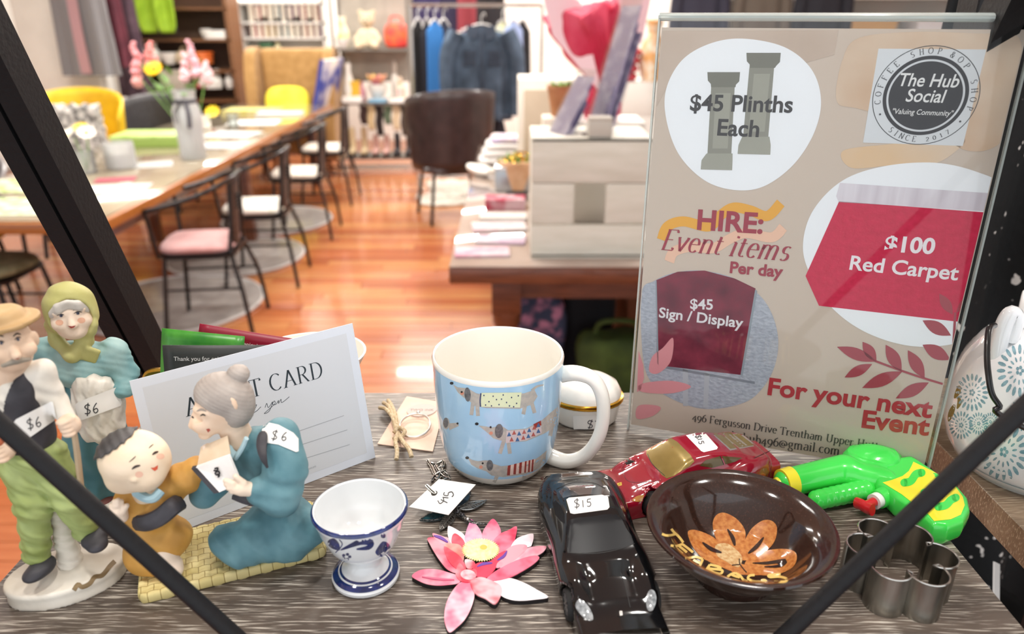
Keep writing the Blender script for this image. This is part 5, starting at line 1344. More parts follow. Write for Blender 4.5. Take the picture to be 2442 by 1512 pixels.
sdf_obj('sleeve', g_slv, Lp(650, 1140, -16) - (36, 26, 36), Lp(650, 1140, -16) + (34, 26, 36), 1.0, TEALR, gr)
def g_slv2(P): return chain(P, [Lp(545, 1085, 4), Lp(512, 1150, -4), Lp(488, 1178, -6), Lp(498, 1130, -8)], [9, 8.5, 7.5, 5.5], 4)
sdf_obj('sleeve', g_slv2, Lp(505, 1135, -3) - (30, 24, 32), Lp(505, 1135, -3) + (30, 24, 32), 1.0, TEALR, gr)
MB().tube(spline([Vector(Lp(*p)) / 1000 for p in ((543, 1052, -6), (548, 1075, -11), (566, 1090, -13))], 5), .0022, 8, sq=.6).tube(spline([Vector(Lp(*p)) / 1000 for p in ((588, 1045, -13), (578, 1068, -14), (562, 1092, -14))], 5), .0022, 8, sq=.6).build('collar', BIS('blue_collar', '8fb0bb', 'a9c5cc'), gr)
# book
bk_ = [Lp(467, 1116, -18), Lp(546, 1088, -20), Lp(573, 1152, -26), Lp(521, 1175, -27)]
def slab(c4_, back, name, m):
    mb = MB(); mb.add([Vector(p) / 1000 for p in c4_] + [Vector(p + back) / 1000 for p in c4_], [[0, 1, 2, 3], [7, 6, 5, 4], [0, 4, 5, 1], [1, 5, 6, 2], [2, 6, 7, 3], [3, 7, 4, 0]]); return mb.build(name, m, gr, ang=20)
slab(bk_, np.array((0, 2.0, .4)), 'book_cover', BIS('book_white', 'e3dfdb', 'efece8'))
slab([bk_[0] + (-2.6, 0, -.6), bk_[0] + (.6, -.3, .1), bk_[3] + (.6, -.3, .1), bk_[3] + (-2.6, 0, -.6)], np.array((0, 2.2, .4)), 'book_spine', CHAR)
slab([bk_[0] + (0, 2.2, .3), bk_[1] + (0, 2.2, .3), bk_[1] + (-3, 9, 7.5), bk_[0] + (1, 8, 8.5)], np.array((0, .8, -.8)), 'book_pages', BIS('page_tan', 'd3b896', 'e0cbb0'))
bn_ = Vector(np.cross(bk_[1] - bk_[0], bk_[3] - bk_[0])).normalized(); bn_ = bn_ if bn_.y < 0 else -bn_
def on_book(px, py, lift=.3):
    q0, d = ray(px, py); q0 = (q0 - Vector(o)) * 1000; t = (Vector(bk_[0]) - q0).dot(bn_) / d.dot(bn_); return (q0 + d * t + bn_ * lift) / 1000
mk = MB()
for st in ([(512, 1118), (520, 1116), (518, 1122), (510, 1122)], [(514, 1126), (522, 1124), (524, 1130), (516, 1132), (514, 1126)], [(518, 1132), (524, 1134), (520, 1138)]):
    for q in stroke_px(st, 4, 4): mk.add([on_book(*p) for p in q], [[0, 1, 2, 3]])
mk.build('book_title', ink('1f1e20'), gr, ang=0, fix=False)
def hand5(P, wr, tips, r, thumb):
    """relaxed hand: palm, four separate fingers, thumb from the palm's side."""
    wr = np.array(wr); mid = sum(np.array(t) for t in tips) / 4; kn = wr + (mid - wr) * .45; d = cap(P, wr, kn, r * 1.25, r * 1.45)
    for i, t in enumerate(tips):
        t = np.array(t); b = kn + (t - mid) * .55; m_ = (b + t) / 2 + np.array((0, -.9, .5)); d = su(d, chain(P, [b, m_, t], [r * .62, r * .58, r * .48], .6), .6)
    return su(d, chain(P, [wr + (kn - wr) * .5, (wr + np.array(thumb)) / 2 + np.array((0, -1, .6)), thumb], [r * .7, r * .62, r * .5], .6), .9)
wr = Lp(604, 1168, -27)
tips = [Lp(538, 1146, -31), Lp(540, 1155, -31.5), Lp(545, 1164, -32), Lp(553, 1172, -32)]
sdf_obj('hand', lambda P: hand5(P, wr, tips, 3.0, Lp(562, 1136, -30)), Lp(570, 1155, -30) - 20, Lp(570, 1155, -30) + 20, .55, PALE, gr)
wr2 = Lp(505, 1110, -8); tip2 = [Lp(488, 1066, -10), Lp(495, 1062, -9), Lp(502, 1062, -8), Lp(509, 1066, -7)]
sdf_obj('hand', lambda P: hand5(P, wr2, tip2, 2.8, Lp(480, 1088, -12)), Lp(500, 1090, -9) - 18, Lp(500, 1090, -9) + 18, .6, PALE, gr)
MB().tube(spline([Vector(Lp(*p)) / 1000 for p in ((628, 1028, -15.5), (624, 1062, -21.5), (628, 1090, -27), (638, 1116, -28.2))], 5), [.0010, .0022, .0028, .003, .003, .003, .0028, .0026, .0024, .0022, .002, .0018, .0014, .001, .0008, .0006], 8, sq=.5).build('sleeve_cord', BIS('cord', '2c2a2e', '3a383d'), gr)
MB().tube(spline([Vector(Lp(*p)) / 1000 for p in ((560, 1180, -16), (590, 1192, -18), (620, 1196, -18))], 5), .003, 8).build('sash', CHAR, gr)
g_all = lambda P: np.minimum(np.minimum(g_robe(P), g_slv(P)), g_face(P))
pf = lambda polys, hexc, nm, lift=.2: print_sdf(polys, g_face, o, lift).build(nm, ink(hexc, .5), gr, ang=60)
q3 = lambda x, y: (230 + x / 2.043, 740 + y / 2.043)
pf([[q3(*p) for p in brush(l, 9)] for l in ([(505, 516), (518, 508), (532, 514)], [(456, 520), (464, 518), (474, 526)])], '33302f', 'eye')
pf([[q3(*p) for p in brush(l, 12)] for l in ([(488, 492), (510, 484), (535, 492)],)], '9b8f84', 'eyebrow')
pf([[q3(*p) for p in ((534, 580), (548, 576), (556, 584), (544, 596))]], 'b25648', 'lips')
sticker([(628, 1014), (634, 1006), (664, 1013), (700, 1032), (712, 1046), (712, 1076), (706, 1078), (664, 1060), (622, 1054), (619, 1048)], g_all, o, gr, dollar(645, 1048, 24, 10) + digit('6', 669, 1050, 22, 10), .6)

# the child
bc_ = Lp(322, 1096, -20)
def b_face(P):
    d = ell(P, bc_, (18.6, 16.5, 16.2), (0, 15, 0)); d = su(d, ell(P, bc_ + (8, -7, -7), (8.5, 8, 7)), 4); d = su(d, ell(P, bc_ + (-5, -6, -9), (9, 8, 7)), 4)
    d = su(d, ell(P, bc_ + (6.4, -15.2, -2.6), (1.9, 1.6, 1.5)), 1.2)
    return su(d, cap(P, bc_ + (0, 1, -12), Lp(348, 1178, -16), 6, 7), 2)
sdf_obj('child_face', b_face, bc_ - (26, 24, 32), bc_ + (26, 22, 22), .8, BIS('child_flesh', 'e4ccae', 'eedcc3'), gr)
def b_hair(P):
    d = np.maximum(ell(P, bc_ + (-.6, .3, .6), (19.4, 17.3, 16.9), (0, 15, 0)), -(P - (bc_ + np.array((-9.5, -6, 9.5)))) @ np.array((-.50, -.02, .86)))
    return d + .25 * np.sin(P @ np.array((1.1, .8, .5)))
sdf_obj('child_hair', b_hair, bc_ - (26, 24, 10), bc_ + (26, 24, 24), .75, DKHAIR, gr)
bt = Lp(352, 1205, -14); bb = Lp(360, 1315, -14)
def b_robe(P):
    d = ell(P, bt, (15, 12, 13)); d = su(d, cap(P, bt, bb, 12, 14.5), 5); d = np.maximum(d, ell(P, (bt + bb) / 2 + (1, 0, -4), (24, 20, 30)))
    d = su(d, ell(P, Lp(400, 1280, -12), (14, 12, 12)), 5); d = su(d, chain(P, [Lp(398, 1175, -10), Lp(440, 1140, -10), Lp(474, 1118, -8)], [9, 8.5, 7.5], 4), 4)
    d = su(d, chain(P, [Lp(312, 1185, -16), Lp(290, 1235, -22), Lp(296, 1275, -22)], [8, 7, 5], 4), 3.5)
    return np.maximum(d, 6 - P[..., 2]) + folds(P, .5, .5, 0, (.8, .2, .6))
sdf_obj('child_robe', b_robe, np.minimum(bt, bb) - (36, 30, 14), np.maximum(bt, bb) + (48, 30, 34), 1.0, OCH, gr)
MB().tube(spline([Vector(Lp(*p)) / 1000 for p in ((318, 1246, -24), (345, 1248, -29.5), (380, 1234, -30), (412, 1208, -27), (430, 1196, -18))], 6), .0050, 10, sq=.42, up=(0, -1, 0.2)).build('child_sash', CHAR, gr)
MB().tube(spline([Vector(Lp(*p)) / 1000 for p in ((324, 1172, -28), (345, 1186, -31), (366, 1188, -31.5), (384, 1170, -28))], 6), .0026, 8).build('child_collar', BIS('blue_collar', '8fb0bb', 'a9c5cc'), gr)
hw = Lp(290, 1232, -28); ht = [Lp(266, 1205, -30), Lp(273, 1196, -30), Lp(281, 1193, -30), Lp(289, 1196, -29)]
sdf_obj('child_hand', lambda P: hand5(P, hw, ht, 2.9, Lp(302, 1206, -30)), Lp(282, 1212, -29) - 15, Lp(282, 1212, -29) + 15, .55, PALE, gr)
kn, fo = Lp(390, 1318, -20), Lp(416, 1358, -22)
sdf_obj('child_leg', lambda P: su(cap(P, Lp(360, 1325, -20), kn, 6.5, 6.5), su(cap(P, kn, fo + (0, 2, 3), 5.5, 4.2), ell(P, fo + (1, -2, 0), (4.5, 6.5, 3.2)), 2), 3), kn - 24, kn + 22, .8, PALE, gr)
pf = lambda polys, hexc, nm, lift=.2: print_sdf(polys, b_face, o, lift).build(nm, ink(hexc, .5), gr, ang=60)
pf([[q3(*p) for p in brush(l, 12)] for l in ([(172, 775), (190, 762), (214, 756)], [(272, 704), (286, 694), (302, 688)])], '3a2e28', 'child_eye')
pf([[q3(*p) for p in brush(l, 5)] for l in ([(158, 740), (180, 722), (192, 710)], [(255, 672), (265, 662), (278, 652)])], '4a3f38', 'child_eyebrow')
pf([[q3(*p) for p in ((264, 768), (282, 766), (300, 754), (298, 774), (284, 784))]], 'd25a3e', 'child_lips')
pf([[q3(*p) for p in oval(20, 15, 14, x, y)] for x, y in ((208, 800), (312, 712))], 'e6b9a0', 'child_blush', .12)

# ------------------------------------------------------------------ toy cars
def smx(a, b, k): return -su(-a, -b, k)
def car_fn(kind):
    if kind == 'front':     # long bonnet, cabin set back
        tx, tz = [-62, -56, -46, -30, 0, 20, 36, 48, 56, 61], [17, 22, 24, 23.5, 22, 21.5, 20.2, 17.6, 13.8, 10]
        rx, rz_ = [-58, -48, -38, -26, -14, -4, 4, 12, 22, 30], [15, 23, 28, 32, 33.6, 33.4, 31, 26.8, 21.5, 15]
        ax = (38.5, -35.5)
    else:                   # mid engine: short nose, cabin forward
        tx, tz = [-61, -54, -44, -28, 0, 18, 32, 44, 54, 61], [20, 24, 25, 24, 22, 20.8, 19, 16, 12.5, 9]
        rx, rz_ = [-54, -44, -34, -20, -8, 4, 12, 20, 30, 38], [18, 25, 29, 32, 33, 32.6, 30.6, 26.6, 21, 14]
        ax = (37, -34)
    def f(P):
        x, y, z = P[..., 0], np.abs(P[..., 1]), P[..., 2]
        w = 25.6 * np.power(np.clip(1 - np.power(np.clip(np.abs(x) / 62.5, 0, 1), np.where(x > 0, 3.8, 5.5)), 0.0001, 1), .42) + 1.1 * np.exp(-((x + 34) / 15) ** 2) + .7 * np.exp(-((x - 38) / 13) ** 2) - 1.0 * np.exp(-(x / 16) ** 2)
        top = np.interp(x, tx, tz) - (y / 25) ** 2 * 1.6 + 1.9 * np.exp(-((y - 18.5) / 4.8) ** 2) * (np.exp(-((x - 38) / 13) ** 2) + 1.0 * np.exp(-((x + 34) / 15) ** 2))
        if kind == 'front': top = top - .55 * np.exp(-((y - 12 + .05 * (x - 30)) / 2.6) ** 2) * np.clip((x - 16) / 10, 0, 1) * np.clip((54 - x) / 8, 0, 1) - .6 * np.exp(-((y - 11.5) / 3) ** 2 - ((x - 33) / 3.2) ** 2)
        else: top = top - .5 * np.exp(-((y - 13 + .1 * (x - 30)) / 2.0) ** 2) * np.clip((x - 20) / 10, 0, 1)
        side = y - w + .010 * (z - 11) ** 2 - .5 * np.exp(-((z - 15) / 2) ** 2)
        d = smx(side, (z - top) * .92, 4.5); d = smx(d, 4.2 - z + 3.2 * np.clip((np.abs(x) - 50) / 12, 0, 1), 2); d = smx(d, np.abs(x) - 61.5 + .012 * (z - 11) ** 2, 5)
        roof = np.interp(x, rx, rz_) - (y / 20) ** 2 * 1.5; wc = 22.0 - np.clip(z - 20, 0, 30) * .52 - .10 * np.clip(-x - 20, 0, 50)
        d = su(d, smx((z - roof) * .85, y - wc, 3.2), 1.6)
        if kind == 'mid': d = ss(d, ell(np.stack([x, y, z], -1), (-22, 26.5, 16), (10, 3.2, 3.2)), 1)
        for a in ax:
            q = np.sqrt((x - a) ** 2 + (z - 8.4) ** 2) - 9.4; d = ss(d, np.maximum(q, 14.6 - y), .8)
        return d
    return f, ax
def car(name, label, kind, pn, pt, zn, zt_, paint, zk):
    a, b = W(*pn, z=ZS + zn), W(*pt, z=ZS + zt_); d = Vector((a.x - b.x, a.y - b.y)); hd = math.atan2(d.y, d.x); s_ = d.length / .110
    fn0, ax = car_fn(kind); fn = lambda P: fn0(P * np.array((1, 1, 1 / zk))); nose = Vector((math.cos(hd), math.sin(hd), 0)); c = Vector((a.x, a.y, ZS)) - nose * .054 * s_
    t = thing(name, label, 'toy car', c, hd); print(name, 'scale', s_, 'loc', c, hd); s_ = max(.9, min(1.08, s_))
    body = sdf_obj('body', fn, (-66, -31, 0), (66, 31, 42), 1.0, paint, t, .001 * s_)
    for x in ax:
        for sy in (-1, 1):
            Mx = TR(x * .001 * s_, sy * .0196 * s_, .0083 * s_, rx=R(90)) @ Matrix.Scale(s_, 4)
            wl = MB().lathe([(0, -.0036), (.0056, -.0036), (.0060, -.0045), (.0074, -.0045), (.0083, -.003), (.0083, .003), (.0074, .0045), (.0060, .0045), (.0056, .0036), (0, .0036)], 28, M=Mx).build('wheel', mat('tyre_rubber', '151515', .7), t)
            rm_ = MB()
            for k in range(10):
                an = k * math.pi / 5
                for zz in (-.0043, .0043): rm_.box((.0032 * math.cos(an), .0032 * math.sin(an), zz * .93), (.0046, .0008, .0006), M=Mx, rz=an)
            rm_.build('rim_spokes', mat('alloy_grey', '9a9a9c', .3, metal=.9), wl)
    MB().box((0, 0, .0050 * s_), (.10 * s_, .036 * s_, .004 * s_)).build('chassis', mat('black_plastic', '101010', .6), t)
    Rz = np.array(Matrix.Rotation(-hd, 3, 'Z')); inv = (Matrix.Translation(c) @ Matrix.Rotation(hd, 4, 'Z')).inverted()
    def fw(P): return fn((P @ Rz.T) / s_) * s_
    def dec(polys, m, nm, lift=.18, ml=8, par=None):
        mb = print_sdf(polys, fw, tuple(c), lift, ml)
        mb.v = [tuple(Matrix.Rotation(-hd, 3, 'Z') @ Vector(v)) for v in mb.v]; return mb.build(nm, m, par or t, ang=60)
    return t, dec
GLOSSB = mat('gloss_black_paint', '0a0b0d', .12, coat=.5, spec=.4)
blk, dec = car('toy_sports_car', 'glossy black toy sports car with a white $15 sticker on its roof', 'front', (1480, 1463), (1368, 1128), .0165, .0225, GLOSSB, 1.02)
WIN = mat('smoked_plastic', '141518', .35, spec=.25)
dec([c4(spl2([(268, 740), (430, 715), (598, 700), (660, 790), (714, 893), (600, 935), (450, 958), (350, 962), (264, 955), (262, 850)], 2, True))], WIN, 'windscreen', .15)
dec([c4([(205, 545), (250, 512), (330, 498), (420, 498), (495, 515), (512, 535), (500, 568), (400, 565), (290, 575), (235, 590)])], mat('clear_dark_glass', '4a4a4c', .08, coat=1.0, col2='2c2c30', scale=120), 'rear_window', .15)
dec([c4([(165, 625), (185, 605), (215, 640), (243, 700), (245, 765), (215, 745), (180, 700)])], WIN, 'side_window', .15)
dec([c4(spl2([(318, 1320), (345, 1275), (392, 1305), (430, 1365), (438, 1415), (400, 1418), (350, 1375)], 3, True))], mat('headlamp_lens', 'a9aeb0', .08, coat=1.0, col2='6c7174', scale=400), 'headlamp', .2)
dec([c4(spl2([(800, 1262), (825, 1212), (858, 1226), (868, 1285), (842, 1352), (806, 1345)], 3, True))], mat('headlamp_lens', 'a9aeb0', .08), 'headlamp', .2)
dec([c4([(617, 1357), (636, 1355), (638, 1385), (620, 1387)])], mat('badge_silver', 'c9c9c6', .2, metal=.9), 'bonnet_badge', .2)
dec([c4(q) for q in stroke_px([(622, 1382), (626, 1370), (622, 1360), (632, 1366), (630, 1380)], 3, 3)], ink('222226'), 'badge_mark', .3)
dec([c4(q) for k in range(8) for q in stroke_px([(276 + k * 8, 412), (280 + k * 8, 426)], 5)], mat('badge_silver', 'c9c9c6', .2), 'boot_script', .25)
dec([c4([(258, 600), (275, 588), (500, 568), (540, 582), (550, 652), (535, 668), (310, 698), (285, 692)])], STK, 'price_sticker', .3, 12)
dec([c4(q) for st in dollar(310, 660, 62, -6) + digit('1', 365, 655, 52, -6) + digit('5', 395, 650, 56, -6) for q in stroke_px(st, 6, 4)], ink('33333a'), 'price', .5, 20)
dec([c4([(485, 402), (520, 405), (524, 425), (500, 425)]), c4([(82, 450), (105, 448), (100, 470), (82, 470)])], mat('tail_lamp_red', '9c1c2a', .15, coat=1), 'tail_lamp', .2)
for l in ([(265, 960), (450, 966), (600, 940), (720, 898)], [(190, 530), (300, 485), (440, 488), (520, 525)], [(625, 1095), (660, 1200), (690, 1330)]):
    dec([c4(q) for q in stroke_px(l, 5, 5)], mat('panel_groove', '040405', .5), 'panel_line', .2)
REDP = mat('gloss_red_paint', '8d0f26', .14, coat=1.0, spec=.6)
red, dec = car('toy_sports_car', 'glossy dark red toy sports car with gold windows behind the bowl', 'mid', (1476, 1152), (1806, 1054), .0150, .0280, REDP, 1.14)
GOLDW = mat('gold_window', '7d6a33', .25, metal=.35, coat=.6, col2='8f7a40', scale=60)
dec([c4(spl2([(800, 268), (880, 220), (970, 185), (1050, 250), (1125, 342), (1040, 405), (938, 458), (870, 390), (815, 320)], 2, True))], GOLDW, 'windscreen')
dec([c4([(1215, 128), (1400, 118), (1548, 236), (1368, 268)])], mat('silver_trim', 'b5b0aa', .3, metal=.6), 'rear_window_trim', .12)
dec([c4([(1234, 136), (1394, 127), (1530, 232), (1370, 256)])], GOLDW, 'rear_window', .25)
dec([c4([(1160, 372), (1200, 335), (1300, 306), (1325, 365), (1250, 385)]), c4([(1312, 305), (1450, 318), (1400, 345), (1338, 362)])], mat('gold_window_dim', '5b4c28', .25, metal=.3, coat=.6), 'side_window')
dec([c4(spl2([(548, 392), (575, 350), (605, 325), (600, 355), (570, 400)], 3, True)), c4(spl2([(705, 600), (750, 572), (820, 575), (825, 595), (760, 615), (715, 612)], 3, True))], mat('amber_lamp', 'b27a35', .15, coat=1.0), 'headlamp', .2)
dec([c4([(600, 490), (632, 482), (634, 504), (606, 510)])], ink('c9a93a'), 'bonnet_badge', .2)
dec([c4(q) for q in stroke_px([(612, 504), (618, 492), (626, 498)], 3, 3)], ink('222226'), 'badge_mark', .3)
dec([c4([(1053, 150), (1062, 138), (1160, 124), (1180, 128), (1285, 246), (1278, 260), (1190, 280), (1172, 272)])], STK, 'price_sticker', .3, 12)
dec([c4(q) for st in dollar(1130, 165, 40, 78) + digit('1', 1146, 190, 34, 78) + digit('5', 1152, 205, 38, 78) for q in stroke_px(st, 5, 4)], ink('33333a'), 'price', .5, 20)
for l in ([(808, 290), (840, 360), (925, 440)], [(1300, 305), (1325, 365)], [(680, 310), (640, 390), (690, 480), (900, 470)], [(1530, 320), (1640, 270)]):
    dec([c4(q) for q in stroke_px(l, 4, 5)], mat('panel_groove', '040405', .5) if l[0] != (680, 310) else mat('red_groove', '5e0a1a', .3), 'panel_line', .2)

# ------------------------------------------------------------------ water pistol
WO = Vector((.2445, .412, ZS))
gun = thing('water_pistol', 'bright green and yellow plastic water pistol lying beside the sign', 'water pistol', WO)
def G(px, py, h): q = (W(px, py, z=ZS + h / 1000) - WO) * 1000; return np.array((q.x, q.y, q.z))
c9 = lambda x, y: (1950 + x * 400 / 2016, 1020 + y * 300 / 1512)
def polysdf(P, poly):
    p = P[..., :2]; d = np.full(p.shape[:-1], 1e9); ins = np.zeros(p.shape[:-1], bool); n = len(poly)
    for i in range(n):
        a, b = np.array(poly[i]), np.array(poly[i - 1]); e = b - a; w = p - a; t = np.clip((w @ e) / (e @ e + 1e-9), 0, 1); q = w - t[..., None] * e; d = np.minimum(d, (q ** 2).sum(-1))
        c1 = (a[1] > p[..., 1]) != (b[1] > p[..., 1]); ins ^= c1 & (p[..., 0] < e[0] * (p[..., 1] - a[1]) / (e[1] if abs(e[1]) > 1e-9 else 1e-9) + a[0])
    return np.sqrt(d) * np.where(ins, -1, 1)
grip_px = [(1120, 330), (1230, 400), (1480, 570), (1660, 680), (1790, 830), (1815, 960), (1740, 1100), (1560, 1170), (1400, 1150), (1310, 1070), (1220, 985), (1090, 905), (960, 830), (860, 730), (740, 650), (700, 560), (860, 380)]
grip = [tuple(G(*c9(*p), 17)[:2]) for p in grip_px]
def g_grip(P): return smx(polysdf(P, grip) + .02 * (P[..., 2] - 10) ** 2 - 1.5, np.abs(P[..., 2] - 9.2) - 8.6, 4)
GRN = mat('green_plastic', '3fdc52', .22, coat=.6, spec=.6, sub=0)
sdf_obj('grip', g_grip, (-30, -75, -1), (75, 45, 21), 1.0, GRN, gun)
na, nb_ = G(1880, 1150, 11), G(2012, 1122, 12)
dome = G(2078, 1100, 13); rear = G(2158, 1082, 11)
def g_body(P):
    d = su(cap(P, na, nb_, 9.6, 11.2), cap(P, nb_ + (4, -4, -1), G(2105, 1150, 10), 10.5, 9.5), 4); d = su(d, ell(P, dome, (21, 15, 11.5)), 4); d = su(d, cap(P, dome + (-8, -10, -3), G(2130, 1165, 9), 9, 8), 4)
    d = su(d, cap(P, dome, rear, 9, 7.5), 3); d = su(d, ell(P, rear + (1, 2, 0), (7, 6, 8.5)), 2)
    r = np.abs(np.sqrt(((P - dome)[..., :2] / np.array((1.25, 1))) ** 2 @ np.ones(2)) - 13.5); d = d - .7 * np.exp(-(r / .9) ** 2) * (P[..., 2] > 10)
    return np.maximum(d, .5 - P[..., 2])
sdf_obj('body', g_body, (-80, -35, -1), (40, 55, 28), 1.05, GRN, gun)
ta, tb_ = G(1950, 1192, 7), G(2062, 1168, 8)
def g_tank(P):
    ax_ = (tb_ - ta) / np.linalg.norm(tb_ - ta); s_ = (P - ta) @ ax_; return np.maximum(cap(P, ta, tb_, 6.4, 6.8) - .35 * np.abs(np.sin(s_ * .62)), .4 - P[..., 2])
sdf_obj('ribbed_tank', g_tank, np.minimum(ta, tb_) - 12, np.maximum(ta, tb_) + 12, .9, GRN, gun)
nz = G(1862, 1153, 11); nd = (na - nb_) / np.linalg.norm(na - nb_)
MB().tube([Vector(na - nd * 3) / 1000, Vector(na + nd * 5) / 1000], [.0105, .0098], 24).build('nozzle_collar', mat('yellow_plastic', 'f2e63a', .25, coat=.5), gun)
MB().tube([Vector(na + nd * 5) / 1000, Vector(na + nd * 10) / 1000], [.0060, .0045], 20).build('nozzle', mat('yellow_plastic', 'f2e63a', .25, coat=.5), gun)
yel = [(1150, 408), (1340, 500), (1480, 572), (1640, 685), (1745, 830), (1768, 930), (1720, 1045), (1600, 1100), (1400, 1122), (1340, 1050), (1240, 955), (1130, 895), (1010, 800), (880, 720), (780, 658), (900, 625), (1020, 580), (1095, 520), (1130, 455)]
def g_hit(polys, m, nm, lift): print_sdf(polys, lambda P: np.minimum(g_grip(P), g_body(P)), tuple(WO), lift, 8).build(nm, m, gun, ang=60)
g_hit([[c9(*p) for p in yel]], mat('yellow_plastic', 'f2e63a', .25, coat=.5), 'grip_panel', .3)
for st in ([(1040, 660), (1120, 640), (1180, 560), (1250, 540)], [(1280, 780), (1370, 760), (1430, 700), (1450, 640)], [(1450, 950), (1540, 930), (1600, 870), (1660, 840)]):
    g_hit([[c9(*p) for p in q] for q in stroke_px(st, 95, 6)] + [[c9(*p) for p in oval(47, 47, 16, *st[0])], [c9(*p) for p in oval(47, 47, 16, *st[-1])]], GRN, 'grip_recess', .55)
hub = G(*c9(800, 830), 9); sd = G(*c9(470, 990), 8) - hub; sd /= np.linalg.norm(sd)
MB().tube([Vector(hub - sd * 2) / 1000, Vector(hub + sd * 6) / 1000], [.0072, .0062], 20).build('trigger_boss', GRN, gun)
MB().tube([Vector(hub + sd * 6) / 1000, Vector(hub + sd * 10.5) / 1000], .0052, 20).build('white_collar', mat('white_plastic', 'eeeeec', .3), gun)
RD = mat('red_plastic', 'c81f27', .25, coat=.5)
tip = hub + sd * 20
MB().tube([Vector(hub + sd * 10.5) / 1000, Vector(tip) / 1000], .0031, 16).build('trigger_rod', RD, gun)
pr = np.cross(sd, (0, 0, 1)); pr /= np.linalg.norm(pr)
MB().tube(spline([Vector(tip - pr * 6.0 + (0, 0, 1)) / 1000, Vector(tip - pr * 2) / 1000, Vector(tip + pr * 2) / 1000, Vector(tip + pr * 6.0 + (0, 0, -1)) / 1000], 5), .0031, 12, sq=1.3).build('trigger_pad', RD, gun)

# ------------------------------------------------------------------ patterned teapot
TC = Vector((.3795, .462, ZS))
tp = thing('patterned_teapot', 'white teapot with teal spiral flowers and a black wire handle', 'teapot', TC)
tprof = [(0, .0006), (.040, .0006), (.0425, 0), (.0440, .002), (.0500, .008), (.0560, .018), (.0600, .032), (.0612, .048), (.0600, .066), (.0560, .082), (.0490, .096), (.0390, .106), (.0300, .1105), (.0295, .112), (.028, .1125), (.020, .120), (.010, .1240), (0, .1248)]
PORC = mat('teapot_white', 'eceef0', .1, coat=.8)
MB().lathe(tprof[:13], 80).build('body', PORC, tp)
MB().lathe([(.0305, .1100), (.0302, .1122)] + tprof[14:], 64).build('lid', PORC, tp)
MB().lathe([(0, .124), (.006, .124), (.0055, .129), (.009, .134), (.008, .139), (0, .141)], 32).build('lid_knob', PORC, tp)
for sx in (-1, 1):
    P = [Vector((sx * x, -.004, z)) for x, z in ((.046, .088), (.0475, .100), (.0475, .117), (.0445, .124), (.041, .118), (.041, .104))]
    MB().tube(spline(P, 6), [.0055] * 31, 12).build('lug', PORC, tp)
sp_ = spline([Vector((.02, .05, .03)), Vector((.035, .075, .05)), Vector((.045, .098, .085)), Vector((.048, .108, .098))], 6)
MB().tube(sp_, [.015 - .009 * i / (len(sp_) - 1) for i in range(len(sp_))], 20).build('spout', PORC, tp)
hpx = [(2372, 776, -30), (2358, 786, -38), (2354, 850, -50), (2358, 900, -58), (2366, 940, -62), (2384, 968, -66), (2404, 1000, -66), (2442, 1048, -66), (2490, 1090, -60), (2560, 1090, -40), (2610, 1000, -10), (2600, 860, 0), (2570, 800, 2)]
hw_ = [W(a, b, y=TC.y + l / 1000) - TC for a, b, l in hpx]
hw_[-2] = Vector((.062, -.01, .098)); hw_[-1] = Vector((.0475, -.004, .110)); hw_[-3] = Vector((.070, -.025, .070)); hw_[-4] = Vector((.062, -.045, .048)); hw_[-5] = Vector((.045, -.062, .036)); hw_[-6] = Vector((.022, -.071, .034))
MB().tube(spline(hw_, 6), .0018, 12).build('wire_handle', mat('black_wire', '141415', .35, coat=.3), tp)
ftp = lathe_f([(r, z) for r, z in tprof[3:13]], TC)
It2 = Matrix.Translation(-TC); TL = mat('teal_underglaze', '8fb4bf', .15, coat=.7, col2='6f98a6', scale=300)
def rosette(cx, cy, r, rings=2, sq_=1.15):
    po = []
    for k in range(rings):
        rr_ = r * (1 - .46 * k); n_ = int(20 - 6 * k)
        for i in range(n_):
            a = 2 * math.pi * i / n_ + k * .3
            po.append([(cx + (rr_ * math.cos(a) * .8 + x * math.cos(a) - y * math.sin(a)), cy + sq_ * (rr_ * math.sin(a) * .8 + x * math.sin(a) + y * math.cos(a))) for x, y in oval(rr_ * .19, rr_ * .075, 8)])
    po += [oval(r * .07, r * .09, 6, cx + r * .12 * math.cos(a), cy + r * .14 * math.sin(a)) for a in (0, 1.26, 2.5, 3.8, 5)]
    return po
for cx, cy, r in ((2394, 1078, 60), (2318, 936, 40), (2432, 884, 56), (2436, 990, 34), (2292, 1014, 30), (2334, 1010, 24), (2362, 1006, 20), (2330, 1078, 20)):
    print_px(rosette(cx, cy, r), ftp, .0001, 30, .35, .7, It2).build('spiral_flower_print', TL, tp, ang=0)
print_px([p_ for p_ in (brush([(2276, 950), (2284, 935), (2288, 920)], 12), brush([(2262, 1005), (2268, 985), (2276, 965)], 13), brush([(2282, 975), (2288, 960), (2286, 948)], 10))], ftp, .0001, 12, .35, .7, It2).build('gilt_leaf_print', mat('gilt_print', '8d7d3f', .3, metal=.3), tp, ang=0)
MB().lathe([(.0516, .0093), (.0521, .0101)], 80).build('foot_line', TL, tp)

# ------------------------------------------------------------------ the shop behind
def X(px, y, py=300): return W(px, py, y=y).x
def Zp(py, y, px=1221): return W(px, py, y=y).z
WOODT = mat('varnished_timber', '8f5423', .3, col2='a96a30', scale=8, stretch=(1, 12, 12), coat=.3)
DARKW = mat('dark_timber', '5a301c', .35, col2='74422a', scale=8, stretch=(1, 12, 12), coat=.3)
BLKM = mat('black_metal', '2c2929', .3, metal=.6)
STEELM = mat('worn_steel', '9b9796', .3, metal=.8)
